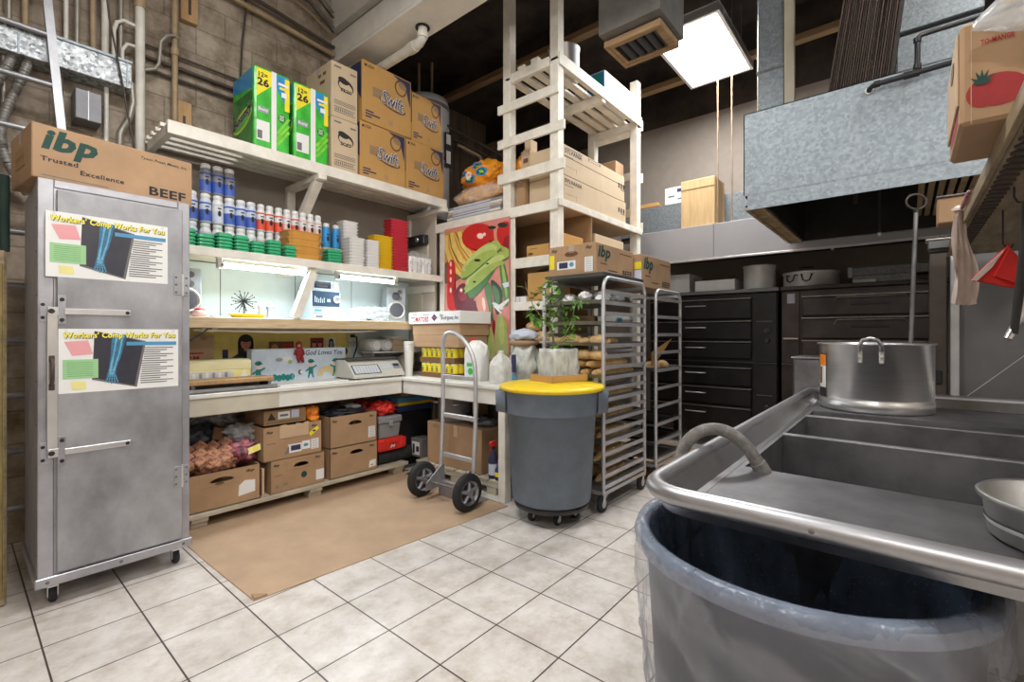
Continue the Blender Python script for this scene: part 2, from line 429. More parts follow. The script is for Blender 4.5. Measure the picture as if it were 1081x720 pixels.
def tag(o, label=None, cat=None, group=None, kind=None):
    if label: o['label'] = label
    if cat: o['category'] = cat
    if group: o['group'] = group
    if kind: o['kind'] = kind
    return o
def thing(name, label, cat, loc=(0, 0, 0), group=None):
    o = bpy.data.objects.new(name, None); COL.objects.link(o); o.location = loc; o.empty_display_size = .05
    return tag(o, label, cat, group)
def dup(root, loc, label=None, group=None, rz=None):
    r = root.copy(); COL.objects.link(r); r.location = loc
    if rz is not None: r.rotation_euler.z = rz
    if label: r['label'] = label
    if group: r['group'] = group
    for ch in list(root.children):
        c = ch.copy(); COL.objects.link(c); c.parent = r
        for g in ch.children:
            d = g.copy(); COL.objects.link(d); d.parent = c
    return r
def struct(name, b): return b.build(name, kind='structure')
ORD = ['first', 'second', 'third', 'fourth', 'fifth', 'sixth', 'seventh', 'eighth', 'ninth', 'tenth', 'eleventh', 'twelfth', 'thirteenth', 'fourteenth', 'fifteenth', 'sixteenth', 'seventeenth', 'eighteenth', 'nineteenth', 'twentieth']
def level(k, n): return 'bottom' if k == 0 else 'topmost' if k == n - 1 else ORD[k] + '-lowest'
def lerp(a, b_, t): return a + (b_ - a) * t
def arc(c, r, a0, a1, n, plane='xz'):
    out = []
    for k in range(n + 1):
        t = lerp(a0, a1, k / n); x, y = math.cos(t) * r, math.sin(t) * r
        p = list(c); i, j = {'xz': (0, 2), 'yz': (1, 2), 'xy': (0, 1)}[plane]; p[i] += x; p[j] += y; out.append(tuple(p))
    return out
def blob(b, c, rx, ry, rz, m, amp=.25, fr=6, seed=0, sub=3, flat=None, spots=()):
    """lumpy rounded body (bagged goods, cloth heaps)"""
    bm = bmesh.new(); bmesh.ops.create_icosphere(bm, subdivisions=sub, radius=1)
    for v in bm.verts:
        d = 1 + amp * mnoise.noise(v.co * fr * .35 + Vector((seed * 7.3, seed * 3.1, 0))) + amp * .5 * mnoise.noise(v.co * fr + Vector((seed, 0, 5)))
        p = Vector((v.co.x * rx, v.co.y * ry, v.co.z * rz)) * d
        if flat is not None and p.z < flat: p.z = flat
        v.co = p + Vector(c)
    if not spots: return b.bm(bm, m, True)
    groups = {}
    for f in bm.faces:
        q = f.calc_center_median() - Vector(c); q = Vector((q.x / rx, q.y / ry, q.z / rz)).normalized(); mm = m
        for d, r, sm in spots:
            if (q - Vector(d).normalized()).length < r: mm = sm
        groups.setdefault(mm, []).append([v.index for v in f.verts])
    bm.verts.index_update(); vs = [v.co.copy() for v in bm.verts]; bm.free()
    for mm, fl in groups.items():
        ids = sorted({i for f in fl for i in f}); mp = {i: k for k, i in enumerate(ids)}
        b.add([vs[i] for i in ids], [tuple(mp[i] for i in f) for f in fl], mm, True)
    return b
# ------------------------------------------------------------------ camera and light
cam = bpy.data.objects.new('camera', bpy.data.cameras.new('camera')); COL.objects.link(cam)
cam.location = (0, 0, 1.27); cam.rotation_euler = (PI / 2, 0, R(40) - PI / 2)
cam.data.sensor_width = 36; cam.data.lens = 497 / 1081 * 36; cam.data.shift_y = (352.5 - 360) / 1081; cam.data.clip_start = .02
SC.camera = cam
SC.view_settings.view_transform = 'Standard'; SC.view_settings.look = 'None'; SC.view_settings.gamma = 1
SC.view_settings.exposure = -0.30; SC.view_settings.use_curve_mapping = False
SC.cycles.use_denoising = True
SC.cycles.max_bounces = 8; SC.cycles.diffuse_bounces = 4; SC.cycles.glossy_bounces = 4; SC.cycles.transparent_max_bounces = 12
SC.cycles.sample_clamp_indirect = 6
w = bpy.data.worlds.new('world'); SC.world = w; w.use_nodes = True
w.node_tree.nodes['Background'].inputs['Color'].default_value = (.75, .78, .82, 1); w.node_tree.nodes['Background'].inputs['Strength'].default_value = .3

def area(name, loc, sx, sy, power, rot=(0, 0, 0), col=(1, .985, .96)):
    l = bpy.data.lights.new(name, 'AREA'); l.shape = 'RECTANGLE'; l.size = sx; l.size_y = sy; l.energy = power; l.color = col
    o = bpy.data.objects.new(name, l); COL.objects.link(o); o.location = loc; o.rotation_euler = rot; return o

# ------------------------------------------------------------------ room shell
X0, X1, YR, YL, ZC = -2.4, 6.3, -2.6, 4.15, 4.75
struct('floor', B().box(X0 - .2, X1 + .2, YR - .2, 5.6, -.12, 0, 'floor_tile'))
struct('wall_left', B().box(X0 - .2, 2.4, YL, YL + .2, 0, ZC, 'block_wall'))
struct('wall_left_low', B().box(2.4, X1, YL, YL + .2, 0, 2.5, 'tan_wall').box(.9, 3.2, YL - .012, YL, 1.83, 2.60, 'beige_wall'))
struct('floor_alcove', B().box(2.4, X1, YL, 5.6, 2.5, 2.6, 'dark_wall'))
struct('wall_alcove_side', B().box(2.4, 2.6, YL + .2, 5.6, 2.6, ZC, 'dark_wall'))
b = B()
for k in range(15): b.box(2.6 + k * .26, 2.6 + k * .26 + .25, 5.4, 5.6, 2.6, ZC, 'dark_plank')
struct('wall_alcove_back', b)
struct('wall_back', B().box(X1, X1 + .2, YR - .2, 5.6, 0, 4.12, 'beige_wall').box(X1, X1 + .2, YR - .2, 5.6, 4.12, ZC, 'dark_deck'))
struct('wall_right', B().box(X0 - .2, X1, YR - .2, YR, 0, ZC, 'tan_wall'))
struct('wall_front', B().box(X0 - .2, X0, YR, YL, 0, ZC, 'tan_wall'))
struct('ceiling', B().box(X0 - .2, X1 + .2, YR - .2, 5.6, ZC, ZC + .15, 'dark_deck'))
for k, x in enumerate((-1.5, .1, 4.4, 5.75)):
    z = 4.36 if x > 5 else 4.5
    struct('trim_%d' % (k + 1), B().box(x, x + .06, YR, YL - .01 if x < 2.4 else 5.39, z + .07, ZC, 'dark_deck').box(x - .02, x + .08, YR, YL - .01 if x < 2.4 else 5.39, z, z + .07, 'joist_wood', .004))
# painted steel beam crossing to the block wall, with its web and lips
struct('beam', B().box(2.30, 2.62, -2.58, YL - .005, 3.80, 3.83, 'white_beam', .004).box(2.30, 2.318, -2.58, YL - .005, 3.83, 4.03, 'white_beam').box(2.602, 2.62, -2.58, YL - .005, 3.83, 4.03, 'white_beam')
       .box(2.36, 2.44, -2.58, YL - .005, 4.03, 4.12, 'conduit').box(2.30, 2.62, -2.58, YL - .005, 4.12, 4.74, 'white_beam'))
# ------------------------------------------------------------------ seen ceiling light and added fill lamps
def troffer(x0, x1, y0, y1, z, label, p):
    t = thing('ceiling_light', label, 'light', ((x0 + x1) / 2, (y0 + y1) / 2, z), 'ceiling light panels')
    b = B()
    for a in ((x0 - .03, x1 + .03, y0 - .03, y0), (x0 - .03, x1 + .03, y1, y1 + .03), (x0 - .03, x0, y0, y1), (x1, x1 + .03, y0, y1)): b.box(*a, z - .012, z + .07, 'bright_metal', .002)
    b.box(x0 - .03, x1 + .03, y0 - .03, y1 + .03, z + .07, z + .075, 'white_beam')
    b.build('frame', t)
    B().box(x0, x1, y0, y1, z, z + .012, 'light_panel').build('diffuser', t)
    w = B()
    for x in (x0 + .1, x1 - .1):
        for y in (y0 + .06, y1 - .06): w.tube([(x, y, z + .075), (x, y, ZC)], .003, 'conduit', 5)
    w.build('hanger', t)
    area('panel_lamp', ((x0 + x1) / 2, (y0 + y1) / 2, z - .015), x1 - x0, y1 - y0, p)
def globe(x, y, label):  # unseen glowing ball, added to throw light forward and up to the ceiling
    t = thing('fill_globe', label, 'lamp', (x, y, 3.0), 'added round fill lamps')
    B().lathe((x, y, 3.0), [(.14 * math.sin(PI * k / 16), .14 - .14 * math.cos(PI * k / 16)) for k in range(17)], 'fill_glow', 32).build('globe', t)
    B().cyl((x, y, 3.27), .05, .06, 'white_plastic').tube([(x, y, 3.33), (x, y, ZC)], .006, 'black_rubber', 6).build('cord', t)
troffer(4.32, 5.46, 1.28, 1.88, 4.10, 'bright white fluorescent panel hanging near the wooden register', 95)
troffer(.2, 1.4, 1.3, 1.9, 4.10, 'added unseen fill panel above the open floor beside the cabinet', 85)  # out-of-view panel added as fill for floor and shelves
globe(-1.1, -.1, 'added unseen round fill lamp behind the sink end')
troffer(2.0, 3.2, -1.2, -.6, 4.10, 'added unseen fill panel over the far side of the sink', 70)  # another panel out of view, added to fill the sink side
globe(.9, -1.9, 'added unseen round fill lamp by the wall opposite the shelves')

# ------------------------------------------------------------------ wiring, pipes and ladder on the block wall
def pipe(name, pts, r, m, label, cat='pipe', group=None, seg=10, clamps=None):
    t = thing(name, label, cat, pts[0], group)
    B().tube(pts, r, m, seg).build('pipe_run', t)
    if clamps:
        b = B()
        for c in clamps: b.box(c[0] - r * 1.8, c[0] + r * 1.8, c[1] - r * 1.3, YL, c[2] - .012, c[2] + .012, 'conduit', .002)
        b.build('clamp', t)
    return t
t = thing('cable_trough', 'mottled galvanised wiring trough running across the block wall above the cabinet', 'wiring trough', (.2, 4.0, 2.9))
B().box(-.75, .78, 3.98, YL, 2.91, 3.08, 'galvanised_mottled', .004).build('trough', t)
b = B()
for k in range(4): b.box(-.75 + k * .5, -.742 + k * .5, 3.972, 3.98, 2.905, 3.085, 'galvanised', 0)
b.box(-.75, .78, 3.968, 3.978, 3.075, 3.09, 'galvanised').build('cover_lip', t)
ups = [(-.05, .016), (.08, .02), (.22, .014), (.29, .016), (.47, .012), (.52, .014), (.60, .016), (.66, .02), (.74, .014)]
for k, (x, r) in enumerate(ups):
    pipe('conduit', [(x, 4.09, 3.08), (x + .01 * (k % 3 - 1), 4.10, ZC)], r, ('conduit_tan', 'pvc_white', 'conduit')[k % 3], 'electrical conduit rising from the galvanised trough, %s from its left end' % ORD[k], 'conduit', 'conduits above the trough', 8)
for k, (x, r, z0) in enumerate(((.12, .016, 2.2), (.20, .014, 2.3), (.44, .016, 2.1), (.665, .013, 2.3))):
    pipe('conduit', [(x, 4.08, 2.91), (x, 4.09, z0)], r, ('pvc_white', 'conduit', 'conduit', 'pvc_white')[k], 'conduit dropping below the galvanised trough, %s from its left end' % ORD[k], 'conduit', 'conduits below the trough', 8)
for k, (x, dx) in enumerate(((.14, -.10), (.235, -.16), (.30, -.12))):
    p = [(x + dx * math.sin(q / 10 * PI) * (.4 + q / 10), 4.05 - .02 * math.sin(q), 2.91 - q * .08) for q in range(11)]
    b = B()
    for q in range(10):
        for s in range(4): 
            c = Vector(p[q]).lerp(Vector(p[q + 1]), s / 4); d = (Vector(p[q + 1]) - Vector(p[q])); b.lathe(c, [(.022, 0), (.026, d.length / 8), (.022, d.length / 4)], 'flex_grey', 8, d, cap0=False, cap1=False)
    tag(b.build('flexible_conduit'), 'ribbed flexible conduit curving under the trough, %s from the left' % ORD[k], 'conduit', 'flexible conduits')
t = thing('junction_box', 'grey junction box with marker writing below the trough', 'junction box', (.57, 4.06, 2.62))
B().box(.50, .63, 4.0, YL, 2.63, 2.82, 'junction_grey', .004).build('box', t)
B().box(.562, .566, 3.996, 4.0, 2.63, 2.82, 'aluminium').box(.505, .56, 3.995, 4.0, 2.635, 2.815, 'junction_grey').build('cover', t)
t = pipe('drain_pipe', [(.84, 4.06, 0), (.84, 4.06, ZC)], .028, 'pvc_white', 'thick white vertical pipe rising behind the beef carton', 'pipe', None, 14)
B().cyl((.84, 4.06, 3.52), .034, .08, 'conduit_tan').build('coupling', t)
B().cyl((.84, 4.06, 2.3), .034, .06, 'pvc_white').build('coupling', t)
t = pipe('conduit', [(1.05, 4.09, 2.66), (1.05, 4.09, ZC)], .020, 'conduit_tan', 'tan vertical conduit rising from the upper shelf end', 'conduit', None, 10)
B().cyl((1.05, 4.09, 3.30), .027, .05, 'conduit_tan').build('coupling', t)
B().cyl((1.05, 4.09, 3.42), .025, .02, 'conduit').build('coupling', t)
pipe('bent_conduit', [(1.04, 4.06, 3.43), (.99, 4.05, 3.40), (.955, 4.05, 3.34), (.95, 4.05, 3.24), (.945, 4.05, 3.18), (.92, 4.05, 3.13), (.86, 4.05, 3.10)], .012, 'conduit', 'thin conduit bent in an S between two vertical pipes', 'conduit')
pipe('bent_conduit', [(.70, 4.06, 3.08), (.70, 4.06, 3.30), (.715, 4.06, 3.36), (.75, 4.06, 3.39), (.83, 4.07, 3.39)], .012, 'pvc_white', 'pale hooked conduit looping over the end of the trough', 'conduit')
pipe('bent_conduit', [(.745, 4.06, 3.08), (.745, 4.06, 3.19), (.77, 4.06, 3.24), (.83, 4.07, 3.25)], .011, 'pvc_white', 'shorter pale hooked conduit beside the white pipe', 'conduit')
pipe('bent_conduit', [(.79, 4.05, 2.98), (.80, 4.05, 2.85), (.78, 4.05, 2.74), (.73, 4.05, 2.62), (.72, 4.05, 2.3)], .02, 'conduit', 'grey conduit sweeping down from the trough end', 'conduit')
for k, (z, r) in enumerate(((3.305, .009), (3.22, .014), (3.135, .012))):
    pipe('wall_pipe', [(.85, 4.12, z + .01), (2.35, 4.12, z)], r, 'conduit_dark', ('uppermost', 'middle', 'lowest')[k] + ' of the three dark pipes along the block wall', 'pipe', 'dark wall pipes', 8)
for k, (x, z, h, ww) in enumerate(((1.09, 3.60, .35, .11), (1.06, 2.72, .27, .10), (.75, 3.72, .2, .16))):
    b = B().box(x, x + ww, 4.10, YL, z, z + h, 'raw_wood', .004).box(x + ww * .42, x + ww * .58, 4.094, 4.102, z + h * .15, z + h * .6, 'conduit_dark')
    tag(b.build('wood_block'), ('raw wood block on the wall at the top edge right of the tan conduit', 'small raw wood block just above the upper shelf end', 'raw wood block high between two pipes')[k], 'wood block')
pts = [(1.30, 4.08, 3.93), (1.8, 4.08, 3.90), (2.29, 4.08, 3.86)]
pipe('ceiling_conduit', pts, .022, 'conduit_tan', 'brown conduit sloping along the wall above the paper towels', 'conduit')
pipe('ceiling_conduit', [(1.30, 4.06, 4.02), (1.8, 4.07, 3.98), (2.29, 4.08, 3.93)], .016, 'conduit_dark', 'dark conduit just over the brown sloping one', 'conduit')
for k in range(6):
    zz = 4.10 + k * .045
    pipe('cable', [(1.4, 4.09, zz + .20), (1.75, 4.06 - .01 * k, zz + .10 - .02 * (k % 2)), (2.05, 4.07, zz + .04 + .03 * (k % 3)), (2.29, 4.09, zz - .07)], .010, ('conduit_tan', 'conduit_dark', 'junction_grey')[k % 3], 'sagging cable in the bundle by the beam, %s from below' % ORD[k], 'cable', 'cables by the beam', 6)
pipe('cable', [(1.54, 4.10, 4.2), (1.53, 4.10, 3.85), (1.51, 4.11, 3.6), (1.50, 4.12, 3.31)], .008, 'conduit_dark', 'thin dark cable hanging down to the dark wall pipes', 'cable')
pipe('cable', [(.60, 3.95, 3.9), (.66, 3.95, 3.3), (.73, 3.96, 2.9), (.79, 3.97, 2.5)], .006, 'conduit_dark', 'thin slanting wire in front of the galvanised trough', 'cable')
# ladder
t = thing('ladder', 'aluminium ladder leaning against the wall behind the cabinet', 'ladder', (.3, 3.70, 0))
def lad(x, z): return (x + .20 - .27 * z / 3.9, 3.70 + .32 * z / 3.9, z)
for x in (-.02, .40):
    B().tube([lad(x, 0), lad(x, 3.9)], .02, 'aluminium_door', square=True).build('rail', t)
for k in range(12):
    z = .3 + k * .305 + .02
    B().tube([lad(0, z), lad(.38, z)], .017, 'aluminium_door', 10).build('rung', t)
pts = [(-.02 + .02 * math.sin(k * 1.3), 3.70 + .02 * math.cos(k * 2.1), 2.86 - k * .06) for k in range(14)]
b = B().tube(pts, .009, 'rope_yellow', 6)
b.tube([(p[0] + .05 + .04 * math.sin(i), p[1] + .01, p[2] - .15) for i, p in enumerate(pts)], .008, 'rope_yellow', 6)
tag(b.build('rope'), 'tangled yellow rope hanging from a ladder rung', 'rope')
# white bent drain pipe under the beam
t = thing('drain_pipe', 'white plastic pipe elbow dropping from the painted beam', 'pipe', (2.62, 3.4, 3.8))
q = [(2.50, 3.06, 3.83), (2.50, 3.06, 3.74), (2.502, 3.075, 3.705), (2.505, 3.105, 3.69), (2.51, 3.16, 3.69), (2.56, 4.10, 3.735)]
B().tube(q, .038, 'pvc_white', 16).build('pipe_run', t)
B().lathe(q[4], [(.045, 0), (.047, .05), (.044, .10)], 'pvc_white', 16, Vector(q[5]) - Vector(q[4])).build('elbow_collar', t)
B().lathe(q[1], [(.042, -.03), (.046, .01)], 'pvc_white', 16).build('elbow_collar', t)
B().lathe((2.50, 3.06, 3.793), [(.06, -.004), (.06, .004)], 'black_rubber', 16).build('seal', t)
# water heater in the alcove
t = thing('water_heater', 'tall white cylindrical water heater in the dark alcove', 'water heater', (3.72, 4.50, 2.6))
B().lathe((3.72, 4.50, 2.6), [(.28, 0), (.29, .03), (.29, 1.42), (.27, 1.49), (.12, 1.52)], 'heater_white', 40).build('tank', t)
B().lathe((3.72, 4.50, 2.6), [(.293, .74), (.293, .77)], 'ink_red', 40, cap0=False, cap1=False).build('stripe', t)
F = FY(3.62, 4.205, 3.25); b = B()
b.rect(F, .14, .25, 0, .42, 'ink_black', .012); b.rect(F, .16, .23, .28, .40, 'paper_white', .016); b.rect(F, .16, .23, .05, .2, 'paper_white', .016); b.build('rating_label', t)
B().lathe((3.72, 4.50, 3.95), [(.296, 0), (.296, .05)], 'ink_grey', 40, cap0=False, cap1=False).build('top_band', t)
for k, (dx, z) in enumerate(((-.1, .4), (.1, .5))):
    B().tube([(3.72 + dx, 4.50, 4.12), (3.72 + dx, 4.50, 4.12 + z)], .018, 'conduit_tan', 8).build('supply_pipe', t)
for k in range(3):
    pipe('alcove_pipe', [(2.62, 4.25 + .05 * k, 3.86 - .09 * k), (5.0, 4.25 + .05 * k, 3.70 - .08 * k), (6.29, 4.25 + .05 * k, 3.65 - .08 * k)], .02 - .004 * k, 'conduit_dark', ('uppermost', 'middle', 'lowest')[k] + ' dark pipe running across the alcove past the water heater', 'pipe', 'alcove pipes', 8)
pipe('hose', [(4.05, 4.28, 3.62), (4.35, 4.2, 3.55), (4.55, 4.2, 3.35), (4.58, 4.2, 2.9), (4.55, 4.2, 2.6)], .02, 'conduit_tan', 'brown looping hose right of the water heater', 'hose')
# ------------------------------------------------------------------ insulated metal cabinet
CX0, CX1, CY0, CY1, CZ0, CZ1 = .255, .845, 3.04, 3.63, .105, 1.985
t = thing('metal_cabinet', 'tall dented aluminium transport cabinet on casters at the left', 'cabinet', (.55, 3.33, 0))
b = B().box(CX0, CX1, CY0, CY1, CZ0 + .03, CZ1, 'aluminium', .006)
for x in (CX0, CX1 - .05): b.box(x - .002, x + .052, CY0 - .006, CY0 + .02, CZ0 + .03, CZ1 + .002, 'aluminium', .003)
b.box(CX0 + .053, CX1 - .053, CY0 - .0055, CY0 + .02, CZ1 - .035, CZ1 + .0015, 'aluminium', .003)
for k in range(9): b.lathe((CX0 - .001, CY0 + .03, .25 + k * .2), [(.006, 0), (.004, .003)], 'ink_grey', 8, (-1, 0, 0))
b.build('body', t)
b = B().box(CX0 - .012, CX1 + .012, CY0 - .018, CY1 + .01, CZ0, CZ0 + .045, 'aluminium', .004)
for x in (.285, .55, .815): b.lathe((x, CY0 - .018, CZ0 + .022), [(.008, 0), (.006, .003)], 'ink_grey', 8, (0, -1, 0))
b.build('base_rail', t)
d = B().box(CX0 + .06, CX1 - .035, CY0 - .022, CY0 - .006, CZ0 + .055, CZ1 - .045, 'aluminium_door', .004).build('door', t)
d['label'] = 'scuffed aluminium door'
yd = CY0 - .022
def hinge(z):
    b = B().box(CX1 - .075, CX1 - .04, yd - .004, yd, z - .055, z + .055, 'aluminium', .001).box(CX1 - .034, CX1 - .002, CY0 - .012, CY0 - .006, z - .055, z + .055, 'aluminium', .001)
    b.cyl((CX1 - .037, yd - .003, z - .06), .006, .12, 'bright_metal', seg=10)
    for dz in (-.04, 0, .04):
        for x in (CX1 - .065, CX1 - .015): b.lathe((x, yd - .004 if x < CX1 - .05 else CY0 - .012, z + dz), [(.006, 0), (.004, .003)], 'ink_grey', 8, (0, -1, 0))
    b.build('hinge', d)
hinge(1.535); hinge(.50)
for z in (1.375, .72):
    b = B().box(.318, .346, yd - .006, yd, z - .06, z + .075, 'aluminium', .001).box(.34, .585, yd - .012, yd, z - .014, z + .014, 'bright_metal', .002)
    for x, q in ((.332, .055), (.332, -.04), (.572, 0)): b.lathe((x, yd - .012, z + q), [(.009, 0), (.006, .004)], 'ink_black', 8, (0, -1, 0))
    b.build('latch_bar', d)
    b = B().box(CX0 + .005, CX0 + .045, CY0 - .012, CY0 - .006, z - .05, z + .05, 'aluminium', .001).box(CX0 + .03, .32, yd - .01, yd - .004, z - .02, z + .02, 'bright_metal', .001)
    for x, q in ((CX0 + .015, .03), (CX0 + .015, -.03)): b.lathe((x, CY0 - .012, z + q), [(.008, 0), (.005, .003)], 'ink_black', 8, (0, -1, 0))
    b.lathe((.297, yd - .01, z), [(.012, 0), (.009, .006)], 'ink_black', 8, (0, -1, 0)).build('strike_plate', t)
B().box(.283, .318, yd - .004, yd, .74, 1.37, 'bright_metal', .001).build('pull_strip', d)
b = B().tube([(.298, yd - .004, 1.15), (.298, yd - .028, 1.135), (.298, yd - .030, 1.06), (.298, yd - .004, 1.03)], .008, 'conduit_dark', 8)
b.box(.288, .308, yd - .009, yd - .003, 1.14, 1.17, 'conduit_dark', .002).box(.288, .308, yd - .009, yd - .003, 1.01, 1.04, 'conduit_dark', .002).build('handle', d)
for x in (.31, .80):
    for y in (3.10, 3.56):
        c = B().cyl((x - .014, y + .012, .038), .038, .028, 'black_rubber', (1, 0, 0), 20, bev=.006)
        c.box(x - .02, x + .02, y - .015, y + .025, .075, .105, 'bright_metal', .002)
        for sx in (-.019, .016): c.box(x + sx, x + sx + .003, y - .004, y + .028, .028, .08, 'bright_metal')
        c.build('caster', t)
def xray(x0, x1, z0, z1, label):
    t = thing('notice_poster', label, 'poster', ((x0 + x1) / 2, yd, z0), 'injury notices on the cabinet')
    F = FY(x0, yd, z0); W, H = x1 - x0, z1 - z0
    b = B().box(x0, x1, yd - .0012, yd, z0, z1, 'paper_white')
    def Q(pts): return [(a * W, c * H) for a, c in pts]
    b.poly(F, Q([(.27, .97), (.70, .80), (.62, .03), (.25, .19)]), 'ink_grey', .0016)
    b.poly(F, Q([(.27, .96), (.68, .79), (.60, .06), (.26, .22)]), 'xray_dark', .002)
    b.band(F, Q([(.475, .92), (.46, .78), (.44, .55), (.415, .36), (.405, .24)]), [.12 * W, .11 * W, .085 * W, .06 * W, .075 * W], 'xray_blue', .0024)
    for k in range(5): b.band(F, Q([(.385 + .012 * k, .27), (.355 + .026 * k, .10 + .03 * abs(k - 2.5) * .6)]), [.018 * W, .011 * W], 'xray_blue', .0025 + .0001 * k)
    for u in (((.452, .90), (.43, .66), (.398, .33)), ((.497, .88), (.472, .62), (.425, .33))):
        b.band(F, Q(u), [.020 * W, .012 * W, .018 * W], 'xray_pale', .0032); b.ell(F, u[0][0] * W, u[0][1] * H, .018 * W, .03 * H, 'xray_pale', .0034, 12); b.ell(F, u[2][0] * W, u[2][1] * H, .013 * W, .025 * H, 'xray_pale', .0034, 12)
    b.ell(F, .408 * W, .28 * H, .024 * W, .03 * H, 'xray_pale', .0034, 12)
    for k in range(5):
        for q in range(3): b.band(F, Q([(lerp(.388 + .011 * k, .357 + .026 * k, q / 3 + .03), lerp(.25, .12, q / 3)), (lerp(.388 + .011 * k, .357 + .026 * k, q / 3 + .25), lerp(.25, .12, q / 3 + .24))]), .006 * W, 'xray_pale', .0036)
    b.poly(F, Q([(.04, .80), (.22, .82), (.26, .60), (.10, .58)]), 'paper_pink', .002)
    b.rect(F, .03 * W, .30 * W, .22 * H, .52 * H, 'paper_green', .0022)
    b.poly(F, Q([(.09, .18), (.20, .17), (.21, .05), (.10, .05)]), 'paper_yellow', .002)
    b.rect(F, .53 * W, .98 * W, .73 * H, .79 * H, 'bar_blue', .003)
    for k in range(17):
        a0 = (.68, .66, .65)[k // 6 % 3]
        b.rect(F, a0 * W, (.95 - .06 * ((k * 7) % 3)) * W, (.68 - k * .037) * H, (.695 - k * .037) * H, 'ink_grey', .0024)
    for k in range(8): b.rect(F, .06 * W, .26 * W, (.47 - .03 * k) * H, (.474 - .03 * k) * H, 'pack_dark_green', .0026)
    sh = .006
    b.text(F, "Workers' Comp Works For You", .035 * W + .002, .832 * H - .002, .115 * H, 'ink_black', .93 * W, .045, 0, .0034, 0)
    b.text(F, "Workers' Comp Works For You", .035 * W, .832 * H, .115 * H, 'title_yellow', .93 * W, .03, 0, .0042, 0)
    b.build('sheet', t)
    for v, a in ((z1 - .01, x0 + .02), (z1 - .01, x1 - .03)): B().rect(F, a - x0, a - x0 + .012, H - .018, H - .004, 'clear_film_thin', .005).build('tape', t)
xray(.2775, .742, 1.535, 1.838, 'upper white injury notice with an arm x-ray taped on the cabinet')
xray(.3205, .7895, .99, 1.294, 'lower white injury notice with an arm x-ray below the latch bar')

# beef carton on the cabinet
def carton_print(b, F, W, H, scale=1.0, sub=True):
    """the packer's mark, motto and BEEF printed on a long side"""
    b.text(F, 'ibp', .06 * W, .46 * H, .46 * H, 'ink_green', .29 * W, .042, .22, .001)
    if sub:
        b.text(F, 'Trusted', .045 * W, .33 * H, .085 * H, 'ink_black', .20 * W, .02, 0, .001)
        b.text(F, 'Excellence', .26 * W, .20 * H, .085 * H, 'ink_black', .26 * W, .02, 0, .001)
        b.text(F, 'Tyson Fresh Meats, Inc.', .63 * W, .80 * H, .075 * H, 'ink_black', .33 * W, .005, .2, .001)
        b.rect(F, .05 * W, .42 * W, .06 * H, .075 * H, 'ink_grey', .001)
    else:
        b.rect(F, .10 * W, .27 * W, .34 * H, .37 * H, 'ink_black', .001); b.rect(F, .30 * W, .55 * W, .16 * H, .19 * H, 'ink_black', .001); b.rect(F, .6 * W, .95 * W, .80 * H, .84 * H, 'ink_brown', .001)
    b.text(F, 'BEEF', .69 * W, .10 * H, .17 * H, 'ink_black', .255 * W, .03, 0, .001)
def solid_carton(name, label, x0, x1, y0, y1, z0, z1, m, prints=None, group=None, rz=0, cat='box', tape=True, bev=.004):
    t = thing(name, label, cat, (x0, y0, z0), group)
    b = B().box(x0, x1, y0, y1, z0, z1, m, bev)
    if prints: prints(b)
    b.build('carton', t)
    if tape: B().box(x0 - .0012, x0 + .0, (y0 + y1) / 2 - .025, (y0 + y1) / 2 + .025, z1 - .06, z1 - .002, 'clear_film_thin').box(x0 + .01, x1 - .01, (y0 + y1) / 2 - .025, (y0 + y1) / 2 + .025, z1, z1 + .0008, 'clear_film_thin').build('tape', t)
    b = B().box(x0 + .004, x1 - .004, (y0 + y1) / 2 - .0012, (y0 + y1) / 2 + .0012, z1, z1 + .0014, 'cardboard_dark'); b.build('flap_seam', t)
    t.rotation_euler.z = rz
    return t
t = solid_carton('meat_carton', 'long brown beef carton lying on top of the metal cabinet', .235, .885, 3.045, 3.445, 1.988, 2.238, 'cardboard', lambda b: carton_print(b, FY(.235, 3.045, 1.988), .65, .25), rz=R(6))
b = B()
for z in (2.06, 2.10): b.box(.231, .2345, 3.15, 3.33, z, z + .05, 'cardboard_dark', .001)
b.build('end_flap', t)
# greenish curtain edge and folded board at the far left of the cabinet
tag(B().box(-.12, .168, 3.22, 3.29, 0, 1.66, 'old_board', .01).box(-.10, .155, 3.212, 3.22, .05, 1.60, 'mustard', .004).build('leaning_panel'), 'old yellowed panel standing at the left edge beside the cabinet', 'panel')
t = thing('hanging_apron', 'dark green hanging cover left of the beef carton', 'cover', (.05, 3.3, 1.665))
b = B(); 
for k in range(8): b.tube([(-.05 + k * .03, 3.26 + .01 * math.sin(k * 2), 1.661), (-.05 + k * .03, 3.27 + .012 * math.cos(k * 2), 2.02)], .021, 'dark_green', 8)
b.build('cloth', t)

